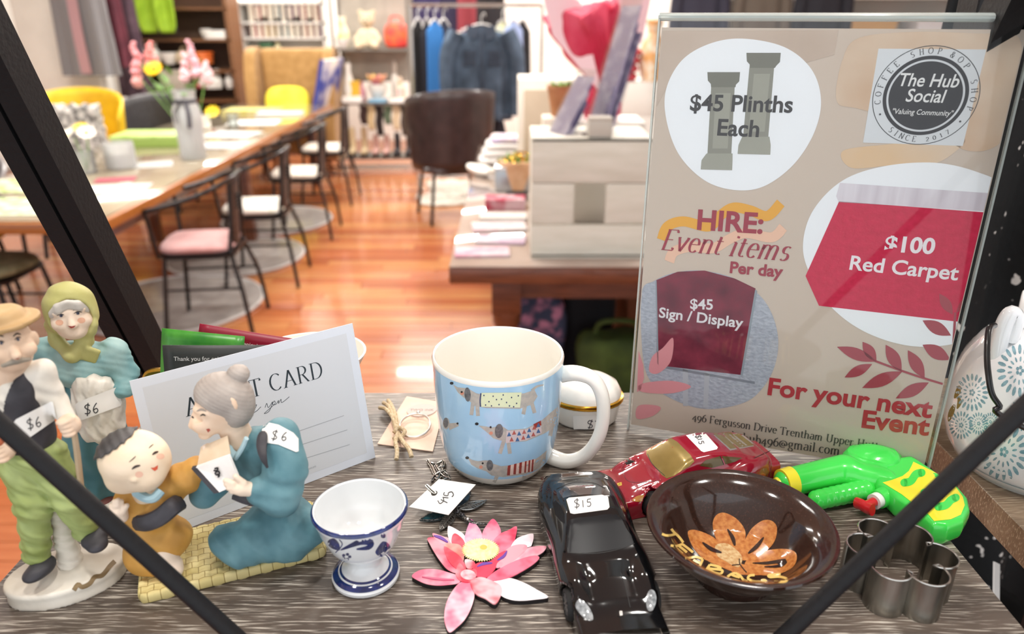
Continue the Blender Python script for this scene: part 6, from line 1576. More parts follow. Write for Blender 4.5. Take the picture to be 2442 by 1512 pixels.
# ---- long table
TX0, TX1, TY0, TY1, TZ = -2.86, -1.80, 3.14, 7.65, .75
tbl = thing('dining_table', 'long timber dining table with a glass-covered top and place settings', 'table', ((TX0 + TX1) / 2, (TY0 + TY1) / 2, 0))
cx, cy = tbl.location.x, tbl.location.y
MB().box((0, 0, TZ - .028), (TX1 - TX0, TY1 - TY0, .05), r=.006).build('table_top', WOODT, tbl)
MB().box((0, 0, TZ + .0005), (TX1 - TX0 - .05, TY1 - TY0 - .05, .006), r=.002).build('glass_sheet', mat('table_glass', '8f826c', .08, coat=.7, col2='a89c86', scale=3), tbl)
for sx in (-1, 1):
    for yy in (-2.0, 0, 2.0):
        MB().box((sx * .36, yy, (TZ - .053) / 2), (.08, .08, TZ - .053), r=.004).build('leg', DARKW, tbl)
    MB().box((sx * .40, 0, TZ - .10), (.03, 4.1, .09)).build('apron', DARKW, tbl)
TT = TZ + .0036
def dim(h, k=.84):
    return h and ''.join('%02x' % int(int(h[i:i + 2], 16) * k) for i in (0, 2, 4))
def sheet(name, label, cat_, x, y, w, d, rz, hexc, hex2=None, th=.004, z=TT, group=None):
    o = MB().box((0, 0, th / 2), (w, d, th), r=.0008, seg=1).build(name, mat('sheet_' + hexc, dim(hexc), .6, col2=dim(hex2), scale=14, lo=.4, hi=.6, spec=.3))
    o.location = (x, y, z); o.rotation_euler = (0, 0, rz); return tag(o, label, cat_, group)
sheet('place_mat', 'green and white printed place mat at the near end of the table', 'place mat', -2.36, 3.42, .56, .36, .05, 'b9d18a', 'eef3dc')
sheet('place_mat', 'lime green printed place mat left of the leaning black post', 'place mat', -2.62, 3.86, .40, .30, -.1, 'a9c860', 'f0f2d8')
sheet('magazine', 'white magazine with a crimson corner on the dining table', 'magazine', -2.05, 3.80, .30, .22, .2, 'eceae6', 'd8d4cf')
sheet('paper_napkin', 'crimson paper napkin beside the white magazine', 'napkin', -2.17, 4.02, .2, .12, .3, 'b8465a', 'c76274')
sheet('magazine', 'grey and white magazine by the glass vase', 'magazine', -2.02, 5.15, .34, .28, .1, 'd5d9de', 'f0efee')
sheet('magazine', 'pale blue magazine further along the dining table', 'magazine', -2.10, 5.65, .36, .3, -.15, 'c9d6de', 'f2f1ef')
sheet('magazine', 'white printed menu sheet towards the far end of the table', 'menu', -2.15, 6.3, .4, .3, .1, 'e9ecec', 'ffffff')
sheet('place_mat', 'yellow place mat at the far end of the table', 'place mat', -2.45, 7.2, .5, .3, 0, 'e8dc66', 'f2ebaa')
sheet('magazine', 'white booklet beside the yellow place mat', 'booklet', -2.12, 6.95, .4, .25, .1, 'f0efe9', 'dfe6e6')
sheet('paper_note', 'white torn note under the jar on the table', 'note', -2.18, 4.45, .26, .18, .4, 'f2f0ec', 'd9e2e4')
bxg = thing('green_box', 'flat lime green gift box beside the vase on the table', 'box', (-2.50, 5.22, TT), .06)
MB().box((0, 0, .03), (.44, .30, .06), r=.003).build('box_base', mat('lime_card', '9cb95e', .5), bxg)
MB().box((0, 0, .066), (.45, .31, .022), r=.003).build('box_lid', mat('lime_card_light', 'c3df86', .5, col2='a8c96b', scale=12), bxg)
# glass vase with a ribbon and flowers
va = thing('flower_vase', 'tall glass vase with a dark ribbon holding yellow and pink flowers', 'vase', (-1.995, 4.66, TT))
MB().lathe([(0, .0), (.072, .0), (.078, .01), (.075, .12), (.085, .22), (.082, .30), (.062, .345), (.066, .395), (.071, .415), (.068, .415), (.060, .35), (.078, .30), (.081, .22), (.070, .12), (.070, .015), (0, .012)], 40).build('glass_body', VGLASS, va)
MB().lathe([(0, .015), (.068, .015), (.069, .12), (.078, .2), (0, .2)], 32).build('water', clear('vase_water', 'e6ece4', .6, haze=.25), va)
MB().lathe([(.064, .335), (.069, .345), (.066, .362), (.063, .362)], 32).build('ribbon_band', mat('ribbon_grey', '4a4850', .6), va)
MB().tube(spline([(.03, -.06, .35), (.05, -.09, .28), (.045, -.095, .2)], 5), .012, 6, sq=.25).build('ribbon_tail', mat('ribbon_grey', '4a4850', .6), va)
MB().tube(spline([(.0, -.065, .35), (-.035, -.095, .29), (-.03, -.1, .23)], 5), .012, 6, sq=.25).build('ribbon_tail', mat('ribbon_grey', '4a4850', .6), va)
GRL = mat('leaf_green', '5b8a3c', .5, col2='7da654', scale=30)
def bloom(c, r, n, hexc, nm, up=(0, -.6, .6), eye='c98a1c'):
    Mx = Matrix.Translation(c) @ Vector(up).to_track_quat('Z', 'Y').to_matrix().to_4x4()
    for k in range(n):
        a = 2 * math.pi * k / n; mb = MB(); mb.prism(leaf(r, r * .62, 6), -.001, .001, Mx @ Matrix.Rotation(a, 4, 'Z') @ Matrix.Rotation(-.25, 4, 'Y')); mb.build(nm, mat('petal_' + hexc, hexc, .5), va)
    MB().ball((0, 0, .003), (r * .3, r * .3, r * .14), 8, M=Mx).build('flower_eye', mat('eye_' + eye, eye, .6), va)
def stem(a, b): MB().tube(spline([a, ((a[0] + b[0]) / 2 + .01, (a[1] + b[1]) / 2, (a[2] + b[2]) / 2), b], 4), .004, 6).build('stem', GRL, va)
bloom((-.125, -.06, .535), .058, 14, 'f2c21c', 'yellow_petal'); stem((.01, 0, .1), (-.125, -.05, .53))
for (x, z, h, c_) in ((-.26, .60, .16, 'e59a9f'), (-.17, .62, .12, 'e88a86'), (-.27, .50, .1, 'e9a6a2'), (.08, .60, .18, 'eab3bd'), (.03, .55, .14, 'eec3c9'), (.15, .52, .1, 'efc9cb')):
    stem((0, .01, .1), (x, .02, z)); 
    for k in range(9):
        zz = z - h / 2 + h * k / 8; rr_ = .026 * (1 - .7 * k / 8) + .008
        MB().ball((x + rnd.uniform(-.014, .014), .02 + rnd.uniform(-.02, .02), zz), (rr_, rr_, rr_ * .8), 5).build('pink_floret', mat('floret_' + c_, c_, .6), va)
for k in range(16):
    a = rnd.uniform(0, 6.28); x, y = .14 * math.cos(a) - .05, .08 * math.sin(a); z = rnd.uniform(.40, .54)
    Mx = Matrix.Translation((x * .7, y * .7, z)) @ Euler((rnd.uniform(-.9, .3), rnd.uniform(-1.0, .2), a)).to_matrix().to_4x4()
    MB().prism(leaf(.10, .04, 6), -.0008, .0008, Mx).build('leaf', GRL, va)
def jar(name, label, x, y, r, h, m, cat_='jar', fill=None):
    t = thing(name, label, cat_, (x, y, TT)); MB().lathe([(0, 0), (r * .9, 0), (r, h * .06), (r, h * .9), (r * .96, h), (r * .92, h), (r * .94, h * .9), (r * .93, h * .08), (0, h * .06)], 32).build('jar_wall', m, t)
    if fill: MB().lathe([(0, h * .07), (r * .9, h * .07), (r * .9, h * .6), (0, h * .62)], 24).build('contents', fill, t)
    return t
jar('glass_jar', 'squat glass jar in front of the tall vase', -2.30, 4.36, .085, .15, VGLASS, fill=mat('grey_pebbles', 'a39c90', .7, col2='d5cfc3', scale=60))
sv = jar('bud_vase', 'small glass bud vase with white and yellow flowers', -2.42, 4.20, .055, .13, GLASS, 'vase')
va_keep, va = va, sv
stem((0, 0, .02), (-.02, -.02, .2)); stem((0, 0, .02), (.05, -.01, .22))
bloom((-.05, -.03, .215), .055, 10, 'f4efe2', 'white_petal', (-.3, -.5, .8), 'e3b33a'); bloom((.05, -.01, .225), .055, 10, 'f4efe2', 'white_petal', (.3, -.5, .8), 'e3b33a'); bloom((0, .03, .25), .045, 10, 'f0c93a', 'yellow_petal', (0, -.4, .9))
va = va_keep
mug2 = jar('white_teacup', 'white cup with a yellow flower at the middle of the table', -2.43, 5.95, .055, .10, WHITEG, 'cup')
MB().tube(spline([(-.055, 0, .08), (-.095, 0, .07), (-.09, 0, .035), (-.053, 0, .025)], 5), .008, 8).build('handle', WHITEG, mug2)
va = mug2; stem((0, 0, .03), (.09, -.02, .12)); bloom((.10, -.03, .13), .06, 10, 'f2d21c', 'yellow_petal', (.1, -.6, .6)); va = va_keep
jar('glass_tumbler', 'clear glass tumbler beyond the white cup on the table', -2.22, 6.02, .04, .11, GLASS, 'tumbler')

# ---- cafe chairs
def cushion(w, d, h, m, name='cushion'):
    def f(u, v):
        a, b = 2 * math.pi * u, math.pi * (v - .5); k = 3.2
        c_, s_ = math.cos(a), math.sin(a); cb, sb = math.cos(b), math.sin(b)
        return (w / 2 * math.copysign(abs(c_) ** (2 / k), c_) * abs(cb) ** .35, d / 2 * math.copysign(abs(s_) ** (2 / k), s_) * abs(cb) ** .35, h / 2 * math.copysign(abs(sb) ** .9, sb) + .006 * math.sin(a * 3) * abs(cb))
    return MB().grid(f, 36, 12, cu=True)
def cafe_chair(label, loc, rz, cm):
    """steel chair facing -x: hoop rail running into arms, perforated splat, splayed legs."""
    t = thing('cafe_chair', label, 'chair', loc, rz, 'black steel chairs along the table')
    hoop = spline([(-.20, -.235, .70), (-.05, -.245, .735), (.12, -.22, .79), (.205, -.11, .825), (.215, 0, .83), (.205, .11, .825), (.12, .22, .79), (-.05, .245, .735), (-.20, .235, .70)], 6)
    MB().tube(hoop, .0125, 8).build('top_rail', STEELM if False else BLKM, t)
    for s_ in (-1, 1):
        MB().tube([(-.185, s_ * .235, .70), (-.17, s_ * .20, .45)], .010, 8).build('arm_post', BLKM, t)
        MB().tube(spline([(.20, s_ * .105, .82), (.185, s_ * .12, .60), (.17, s_ * .14, .45), (.215, s_ * .20, .25), (.24, s_ * .215, .0)], 5), .0115, 8).build('rear_leg', BLKM, t)
        MB().tube([(-.155, s_ * .165, .44), (-.205, s_ * .205, .0)], .0115, 8).build('front_leg', BLKM, t)
        MB().tube([(-.175, s_ * .18, .27), (.205, s_ * .185, .27)], .007, 6).build('side_stretcher', BLKM, t)
    def splat(u, v): z = .45 + .375 * v; return (.172 + .035 * v ** 1.4 + .012 * math.cos((u - .5) * 3), (u - .5) * (.15 + .03 * v), z)
    o = MB().grid(splat, 8, 10).build('back_splat', mat('dark_bronze_metal', '33292a', .4, metal=.4), t); o.modifiers.new('s', 'SOLIDIFY').thickness = .004
    for k in range(4): MB().box((.2005 + .004 * k, 0, .66 + .022 * k), (.012, .05, .008), r=.003).build('splat_slot', mat('slot_black', '0a0909', .8), t)
    def seat(u, v): return (0, 0, 0)
    MB().prism([(x, y) for x, y in rrect(.38, .38, .08)], .435, .452).build('seat_pan', BLKM, t)
    mb = cushion(.38, .38, .06, cm); xform(mb, Matrix.Translation((-.01, 0, .478))); mb.build('seat_cushion', cm, t)
    return t
PINKC = mat('dusty_pink_cushion', 'c79a98', .8, col2='b98886', scale=9, sheen=.3); WFL = mat('white_floral_cushion', 'e6e1d8', .8, col2='b9bfa6', scale=16, lo=.55, hi=.7); WCU = mat('white_cushion', 'e9e2d6', .8, col2='dcd2c2', scale=9)
cafe_chair('nearest black steel chair with a dusty pink cushion at the table', (-1.64, 3.78, 0), .12, PINKC)
cafe_chair('black steel chair with a white floral cushion, second along the table', (-1.60, 4.56, 0), .08, WFL)
cafe_chair('black steel chair with a white cushion, third along the table', (-1.62, 5.62, 0), .05, WCU)
cafe_chair('black steel chair with a cream cushion, furthest along the table', (-1.68, 6.72, 0), .0, WCU)
cafe_chair('black steel chair with an olive cushion at the near end of the table', (-2.52, 3.36, 0), math.pi, mat('olive_cushion', '6c6d50', .85, col2='8d8c6e', scale=20))
# round grey floor mats under the chairs
for (x, y, r, lab) in ((-2.0, 4.08, .50, 'grey round floor mat under the chair with the pink cushion'), (-1.95, 5.00, .46, 'grey round floor mat under the second chair along the table'), (-1.95, 5.98, .44, 'grey round floor mat under the third chair along the table')):
    t = thing('floor_mat', lab, 'mat', (x, y, 0)); MB().lathe([(0, .001), (r, .001), (r, .010), (r * .95, .012), (0, .012)], 56).build('mat_disc', mat('grey_mat', '8e8884', .5, col2='a39d99', scale=12, coat=.3), t)
    MB().tube([(r * math.cos(a), r * math.sin(a), .011) for a in [2 * math.pi * i / 56 for i in range(56)]], .009, 6, closed=True).build('pale_rim', mat('mat_rim', 'c9c6c4', .4), t)

# ---- chairs on the far side of the table
def tub(name, label, loc, rz, w, h, z0, m, seatm, legs=True, rimm=None, cat_='chair', a0=-25, a1=205, tilt=.12):
    t = thing(name, label, cat_, loc, rz)
    def f(u, v):
        a = R(a0 + (a1 - a0) * u); z = z0 + (h - z0) * v; e = math.sin(math.pi * u); r = w / 2 * (1 + tilt * v)
        return (r * math.cos(a), r * math.sin(a) * .9, z0 + (h - z0) * v * (.62 + .38 * e ** .6))
    o = MB().grid(f, 36, 10).build('back_shell', m, t); o.modifiers.new('s', 'SOLIDIFY').thickness = .025
    mb = cushion(w * .92, w * .86, .09, seatm); xform(mb, Matrix.Translation((0, 0, z0 + .0))); mb.build('seat_cushion', seatm, t)
    if rimm: MB().tube([f(i / 35, 1) for i in range(36)], .014, 8).build('rim', rimm, t)
    if legs:
        for sx in (-1, 1):
            for sy in (-1, 1): MB().tube([(sx * w * .3, sy * w * .28, z0 - .02), (sx * w * .38, sy * w * .36, 0)], .014, 8).build('leg', BLKM, t)
    return t
YC = mat('yellow_vinyl', 'eac52a', .45, col2='dcb21f', scale=10)
tub('tub_chair', 'bright yellow tub chair behind the fur-draped chair', (-3.44, 6.0, 0), R(20), .62, 1.04, .48, YC, YC)
tub('tub_chair', 'bright yellow tub chair at the left edge beyond the table', (-3.62, 4.35, 0), R(60), .6, .92, .46, YC, YC)
WK = mat('black_wicker', '2b2a2d', .5, col2='474649', scale=90, bump=.6)
tub('wicker_chair', 'black wicker armchair with a steel rim across the table', (-3.08, 6.46, 0), R(0), .54, .94, .46, WK, WK, rimm=mat('grey_rim', '8b898b', .35, metal=.6))
tub('wicker_chair', 'black wicker armchair with yellow flowers on its cushion by the post', (-3.15, 4.05, 0), R(30), .54, .86, .45, WK, mat('yellow_floral', '5b5135', .8, col2='d6a92a', scale=22, lo=.5, hi=.6), rimm=mat('grey_rim', '8b898b', .35, metal=.6))
hb = thing('highback_chair', 'high-backed dark chair with a grey fur throw over it', 'chair', (-3.24, 5.2, 0), R(10))
MB().box((0, .22, .68), (.46, .06, .56), r=.03).build('chair_back', WK, hb); mb = cushion(.48, .46, .1, WK); xform(mb, Matrix.Translation((0, 0, .47))); mb.build('seat', WK, hb)
for sx in (-1, 1):
    for sy in (-1, 1): MB().tube([(sx * .19, sy * .19, .45), (sx * .21, sy * .21, 0)], .015, 8).build('leg', BLKM, hb)
fur = MB()
def furf(u, v):
    x = (u - .5) * .62; a = v * 2.0
    if v < .42: return (x, .16 - .01 * math.sin(x * 20), .58 + v / .42 * .38)
    if v < .58: k = (v - .42) / .16; return (x, .16 + .13 * k, .96 + .035 * math.sin(math.pi * k))
    return (x, .29 + .02 * math.sin(x * 16), .96 - (v - .58) / .42 * .36)
o = fur.grid(furf, 40, 40).build('fur_throw', mat('grey_fur', '6d6b69', .9, col2='d3cfca', scale=26, lo=.4, hi=.62, bump=1.0)); o.location = hb.location; o.rotation_euler = hb.rotation_euler
o.modifiers.new('s', 'SOLIDIFY').thickness = .03
tx_ = bpy.data.textures.new('fur', 'CLOUDS'); tx_.noise_scale = .05; dm = o.modifiers.new('d', 'DISPLACE'); dm.texture = tx_; dm.strength = .06
tag(o, 'shaggy grey and white fur throw over the high-backed chair', 'throw')

# ---- wing armchair with cushion and canvas
wy = 8.1
wa = thing('wing_armchair', 'tan wing-back armchair at the far end of the table', 'armchair', (-2.28, wy, 0))
TANF = mat('tan_upholstery', '9a7440', .75, col2='ad8650', scale=14, sheen=.2)
MB().box((0, .10, .86), (.70, .16, .80), r=.05, seg=3).build('backrest', TANF, wa)
for sx in (-1, 1):
    pts = [(.18, .50), (.20, 1.02), (.14, 1.24), (.02, 1.27), (-.12, 1.22), (-.20, 1.0), (-.24, .66), (-.30, .62), (-.30, .18), (.18, .18)]
    MB().prism(spl2(pts, 4, True), -.055, .055, Matrix.Translation((sx * .40, 0, 0)) @ Matrix(((0, 0, 1, 0), (1, 0, 0, 0), (0, 1, 0, 0), (0, 0, 0, 1)))).build('wing', TANF, wa, ang=50)
MB().box((0, -.12, .36), (.70, .52, .22), r=.05, seg=3).build('seat', TANF, wa)
for sx in (-1, 1):
    for yy in (-.25, .15): MB().tube([(sx * .34, yy, .2), (sx * .36, yy, 0)], [.025, .018], 10).build('leg', DARKW, wa)
mb = cushion(.46, .42, .12, None); xform(mb, TR(0, 0, 0, rx=R(72))); o = mb.build('yellow_cushion', mat('yellow_cushion', 'e9da2c', .7, col2='f0e34a', scale=9)); o.location = (-2.33, 7.92, .70); tag(o, 'plain yellow cushion on the tan wing armchair', 'cushion')
cv = thing('canvas_print', 'blue and white canvas print leaning on the tan armchair', 'canvas', (-1.99, 7.86, .48), -.25)
MB().box((0, 0, .36), (.035, .44, .72), M=TR(ry=R(16)), r=.004).build('canvas_frame', mat('canvas_blue', '3a479a', .6, col2='e8e4dc', scale=3.2, lo=.45, hi=.6), cv)
MB().box((0, -.222, .36), (.04, .01, .73), M=TR(ry=R(16))).build('frame_edge', mat('canvas_navy', '2d3784', .6), cv)
BKS = mat('brown_shelf_board', '6e4a30', .5, col2='835b3d', scale=10, stretch=(1, 8, 8))

# ---- generic shelf units and the goods on them
def unit(name, label, x0, x1, y, depth, zs, ztop, m, posts=True, back=None, r=.03, rz=0):
    t = thing(name, label, 'shelf unit', ((x0 + x1) / 2, y, 0), rz); w = x1 - x0
    for sx in (-1, 1):
        if posts:
            for yy in (-depth / 2, depth / 2): MB().box((sx * (w / 2 - r / 2), yy, ztop / 2), (r, r, ztop)).build('upright', m, t)
        else: MB().box((sx * (w / 2 - r / 2), 0, ztop / 2), (r, depth, ztop)).build('side_panel', m, t)
    for z in zs: MB().box((0, 0, z - .012), (w - .004, depth, .024)).build('shelf', m, t)
    if back: MB().box((0, depth / 2 - .006, ztop / 2), (w - .01, .01, ztop - .02)).build('back_panel', back, t)
    return t
def good(kind, name, label, cat_, x, y, z, w, h, hexc, hex2=None, d=None, rz=0, group=None):
    d = d or w; m = mat('good_%s_%s' % (hexc, hex2), hexc, .45, col2=hex2, scale=12, lo=.4, hi=.6); t = thing(name, label, cat_, (x, y, z), rz, group)
    if kind == 'bowl':
        MB().lathe([(0, 0), (w * .25, 0), (w * .3, h * .1), (w * .45, h * .6), (w * .5, h), (w * .46, h), (w * .4, h * .6), (w * .2, h * .15), (0, h * .12)], 24).build('bowl_wall', m, t); MB().lathe([(w * .22, 0), (w * .26, 0), (w * .26, h * .06), (w * .22, h * .06)], 24).build('foot_ring', m, t)
    elif kind == 'vase':
        MB().lathe([(0, 0), (w * .36, 0), (w * .5, h * .3), (w * .46, h * .55), (w * .22, h * .8), (w * .3, h), (w * .24, h), (w * .16, h * .8), (0, h * .3)], 24).build('vase_wall', m, t); MB().lathe([(w * .27, h * .97), (w * .32, h), (w * .27, h * 1.02)], 24).build('lip', m, t)
    elif kind == 'book':
        MB().box((0, 0, h / 2), (w, d, h), r=.003, seg=1).build('cover', m, t); MB().box((0, -.004, h / 2), (w * .75, d, h * .96)).build('pages', mat('pages', 'e9e3d4', .8), t)
    elif kind == 'boxy':
        MB().box((0, 0, h * .42), (w, d, h * .84), r=.006).build('box_base', m, t); MB().box((0, 0, h * .9), (w * 1.02, d * 1.02, h * .2), r=.005).build('box_lid', m, t)
    elif kind == 'bag':
        mb = cushion(w, d, h, m); xform(mb, Matrix.Translation((0, 0, h / 2))); mb.build('bag_body', m, t); MB().tube(spline([(-w * .25, 0, h * .9), (-w * .2, 0, h * 1.25), (w * .2, 0, h * 1.25), (w * .25, 0, h * .9)], 6), .008, 8).build('bag_handle', m, t)
    elif kind == 'figure':
        MB().lathe([(0, 0), (w * .5, 0), (w * .5, h * .08), (w * .3, h * .15), (w * .36, h * .5), (w * .16, h * .68), (0, h * .7)], 20).build('figure_body', m, t); MB().ball((0, 0, h * .82), (w * .2, w * .2, h * .17), 8).build('figure_head', m, t)
    elif kind == 'basket':
        MB().lathe([(0, 0), (w * .4, 0), (w * .5, h), (w * .46, h), (w * .37, h * .08), (0, h * .06)], 28).build('basket_wall', m, t)
        for k in range(4): MB().tube([(w * (.41 + .09 * (k + .5) / 4) * math.cos(a), w * (.41 + .09 * (k + .5) / 4) * math.sin(a), h * (k + .5) / 4) for a in [2 * math.pi * i / 24 for i in range(24)]], h * .1, 6, closed=True).build('weave_band', m, t)
    elif kind == 'shoe':
        for sx in (-1, 1):
            V, F = sdf(lambda P: su(ell(P, (0, -2.2, 3.4), (4.2, 9.5, 3.6)), cap(P, (0, 5.2, 5), (0, 5.6, 5 + h * 100 - 9), 3.8, 3.6), 2), (-7, -14, -1), (7, 12, h * 100 + 3), 1.1, .01)
            me = bpy.data.meshes.new('shoe'); me.from_pydata((V * np.array((w / .12, d / .24, 1))).tolist(), [], F.tolist()); me.polygons.foreach_set('use_smooth', [True] * len(me.polygons))
            o_ = obj('shoe_upper', me, m, t); o_.location = (sx * w * .6, 0, .012)
            MB().prism([(x * w * .42, y * d * .5) for x, y in oval(1, 1, 18)], 0, .02).build('sole', mat('sole_dark', '2c2826', .8), t).location = (sx * w * .6, -.01, 0)
    return t
# brown bookcase at the left
by = 8.75
zsh = [Zp(235, by), Zp(165, by), Zp(92, by), Zp(18, by), .30]
bx0, bx1 = X(345, by), X(592, by)
unit('bookcase', 'brown timber bookcase of crockery behind the dining table', bx0, bx1, by, .36, zsh, 2.2, BKS, posts=False, back=mat('case_back', '4d382b', .7), r=.04)
def shelf_row(items, y, z, labelfmt):
    for k, (kind, nm, lab, cat_, px, w, h, c1, c2) in enumerate(items): good(kind, nm, lab, cat_, X(px, y), y, z, w, h, c1, c2)
fy = by - .08
shelf_row([('boxy', 'white_dish_stack', 'white oblong dish at the top right of the brown bookcase', 'dish', 552, .20, .09, 'e9e8e4', None), ('bowl', 'white_bowl', 'white bowl beside the oblong dish on the bookcase', 'bowl', 524, .12, .10, 'e6e4df', None)], fy, zsh[2], '')
shelf_row([('basket', 'orange_basket', 'orange basket on the brown bookcase', 'basket', 508, .22, .13, 'd9682a', 'e88347'), ('bag', 'wicker_hat', 'pale straw bag left of the orange basket', 'bag', 472, .22, .14, 'd9c8ae', 'c8b494'), ('figure', 'china_figure', 'white china figure on the upper bookcase shelf', 'ornament', 372, .12, .26, 'eeeae0', None), ('vase', 'white_vase', 'white vase on the upper bookcase shelf', 'vase', 400, .11, .22, 'e9e6de', None), ('bowl', 'white_bowl', 'white serving bowl on the upper bookcase shelf', 'bowl', 432, .2, .12, 'efede8', None)], fy, zsh[1] + .06, '')
shelf_row([('vase', 'white_jug', 'white jug at the right of the middle bookcase shelf', 'jug', 535, .1, .20, 'ecebe6', None), ('vase', 'white_jug', 'second white jug at the right end of the bookcase', 'jug', 562, .1, .18, 'e5e3de', None), ('bag', 'red_parcel', 'red and white wrapped parcel on the bookcase', 'parcel', 500, .2, .2, 'd23a44', 'f2eeea'), ('boxy', 'white_canister', 'white canister on the middle bookcase shelf', 'canister', 520, .13, .17, 'eeeeea', None), ('boxy', 'storage_box', 'pale stone box on the bookcase behind the vase', 'box', 440, .26, .2, 'b9b2a4', None)], fy, zsh[0] + .12, '')
shelf_row([('bowl', 'dark_pan', 'stack of dark bowls on the lower bookcase', 'bowl', 555, .22, .15, '2f2d2e', '504d4e'), ('vase', 'silver_teapot', 'white teapot on the lower bookcase shelf', 'teapot', 520, .2, .18, 'd8d6d2', None)], fy, .32, '')
# lime tote bags hanging in front of the bookcase
for k, (px, lab) in enumerate(((362, 'lime green tote bag hanging leftmost of three'), (398, 'lime green tote bag hanging in the middle of three'), (438, 'lime green tote bag hanging rightmost of three'))):
    yy = 8.45; t = thing('tote_bag', lab, 'tote bag', (X(px, yy), yy, Zp(78, yy)), .3, 'lime tote bags')
    def tb_(u, v): return ((u - .5) * .17 * (1 + .1 * math.sin(v * 3)), -.02 + .03 * math.cos((u - .5) * 6) * math.sin(v * 3), v * .42)
    o = MB().grid(tb_, 12, 12).build('bag_panel', mat('lime_fabric', '9cc22e', .7, col2='86ac22', scale=9), t); o.modifiers.new('s', 'SOLIDIFY').thickness = .012
    for sx in (-1, 1): MB().tube(spline([(sx * .085, -.02, .0), (sx * .08, -.01, .3), (sx * .05, 0, .75)], 5), .012, 6).build('black_strap', mat('black_strap', '1c1b1a', .7), t)
# white bookshelf at the back
wy2 = 9.2
zw = [Zp(128, wy2), Zp(88, wy2), Zp(52, wy2), Zp(5, wy2), .3]
unit('white_bookshelf', 'white bookshelf with rows of paperbacks behind the armchair', X(606, wy2), X(806, wy2), wy2, .3, zw, 2.3, mat('white_laminate', 'efeeea', .5), r=.05, back=mat('pale_back', 'cfc8bf', .8), posts=False)
cols = ['d9838a', 'c9a24a', '4a5a6a', 'e4dccb', '6aa0b8', '8a4a8a', 'b4433f', '557a4f', '3d4456', 'd8b7a8']
nm_ = {'d9838a': 'pink', 'c9a24a': 'ochre', '4a5a6a': 'slate', 'e4dccb': 'cream', '6aa0b8': 'pale blue', '8a4a8a': 'purple', 'b4433f': 'red', '557a4f': 'green', '3d4456': 'navy', 'd8b7a8': 'peach'}
ordn = ['first', 'second', 'third', 'fourth', 'fifth', 'sixth', 'seventh', 'eighth', 'ninth', 'tenth', 'eleventh']
for si, (zz, seq) in enumerate(((zw[1], [0, 0, 1, 1, 2, 4, 3, 8, 6, 9, 5]), (zw[2], [3, 0, 9, 3, 4, 8, 5, 5, 0, 3, 6]))):
    for k, ci in enumerate(seq):
        px = 636 + k * 14.5; h = .17 + .05 * ((k * 7 + si * 3) % 5) / 4
        good('book', 'paperback', '%s paperback, %s from the left on the %s white bookshelf row' % (nm_[cols[ci]], ordn[k], ('lower', 'upper')[si]), 'book', X(px, wy2 - .05), wy2 - .05, zz, .055, h, cols[ci], None, .14, group='paperbacks on the white bookshelf')
good('boxy', 'green_tin', 'dark green tin on the lowest white bookshelf row', 'tin', X(660, wy2 - .05), wy2 - .05, zw[0], .14, .13, '3e6a4c'); good('vase', 'pale_jar', 'pale yellow jar beside the dark green tin', 'jar', X(684, wy2 - .05), wy2 - .05, zw[0], .09, .13, 'e0dcb4')

# ---- metal rack with toys, bags and shoes
ry = 8.3
rx0, rx1 = X(818, ry), X(992, ry)
zr = [.14, Zp(240, ry), Zp(114, ry), 2.05]
unit('metal_rack', 'grey metal rack of toys, bowls and shoes beside the clothes rail', rx0, rx1, ry, .36, zr, 2.1, mat('rack_grey', '7d7770', .4, metal=.5), r=.025)
MB().box((0, 0, 0), (rx1 - rx0, .006, .9)).build('rack_backcloth', mat('stone_backcloth', 'b5aea4', .85, col2='a39c92', scale=6)).location = ((rx0 + rx1) / 2, ry + .2, 1.35)
tag(bpy.data.objects['rack_backcloth'], 'stone coloured cloth hung behind the metal rack', 'cloth')
gy = ry - .06
bear = thing('teddy_bear', 'cream teddy bear sitting on the metal rack', 'teddy bear', (X(893, gy), gy, zr[2]))
BEA = mat('cream_plush', 'd9cbb2', .9, col2='c6b596', scale=40, bump=.6)
sdf_obj('bear_body', lambda P: su(su(ell(P, (0, 0, 10), (9, 8, 11)), cap(P, (-5, -4, 4), (-9, -13, 3), 4, 3.6), 2), su(cap(P, (5, -4, 4), (9, -13, 3), 4, 3.6), su(cap(P, (-7, -2, 15), (-12, -7, 8), 3.2, 2.8), cap(P, (7, -2, 15), (12, -7, 8), 3.2, 2.8), 1), 2), 2), (-17, -18, 0), (17, 10, 24), 1.0, BEA, bear, .01)
sdf_obj('bear_head', lambda P: su(su(ell(P, (0, -1, 28), (8, 7.5, 7.5)), ell(P, (0, -8, 26), (3.5, 3, 3)), 1.5), su(ell(P, (-6.5, 0, 34.5), (3, 1.8, 3)), ell(P, (6.5, 0, 34.5), (3, 1.8, 3)), .5), 1), (-12, -13, 18), (12, 9, 40), .9, BEA, bear, .01)
MB().ball((0, -.112, .268), (.014, .008, .01), 8).build('bear_nose', ink('3a2a22'), bear)
for sx in (-1, 1): MB().ball((sx * .03, -.078, .30), .008, 8).build('bear_eye', ink('231c18'), bear)
good('bag', 'orange_bag', 'orange and coral handbag on the upper rack shelf', 'handbag', X(958, gy), gy, zr[2], .26, .24, 'e8683c', 'd8413f', .16)
good('vase', 'yellow_vase', 'yellow flowered vase at the left of the upper rack shelf', 'vase', X(836, gy), gy, zr[2], .13, .30, 'd9c87a', 'f0ead8')
good('bowl', 'silver_bowl', 'silver bowl in front of the yellow vase', 'bowl', X(834, gy - .1), gy - .1, zr[2], .14, .10, 'cfcac6')
lily = good('bowl', 'flower_bowl', 'pink and yellow flower bowl on the middle rack shelf', 'bowl', X(906, gy), gy, zr[1] + .04, .22, .14, 'dedbd4')
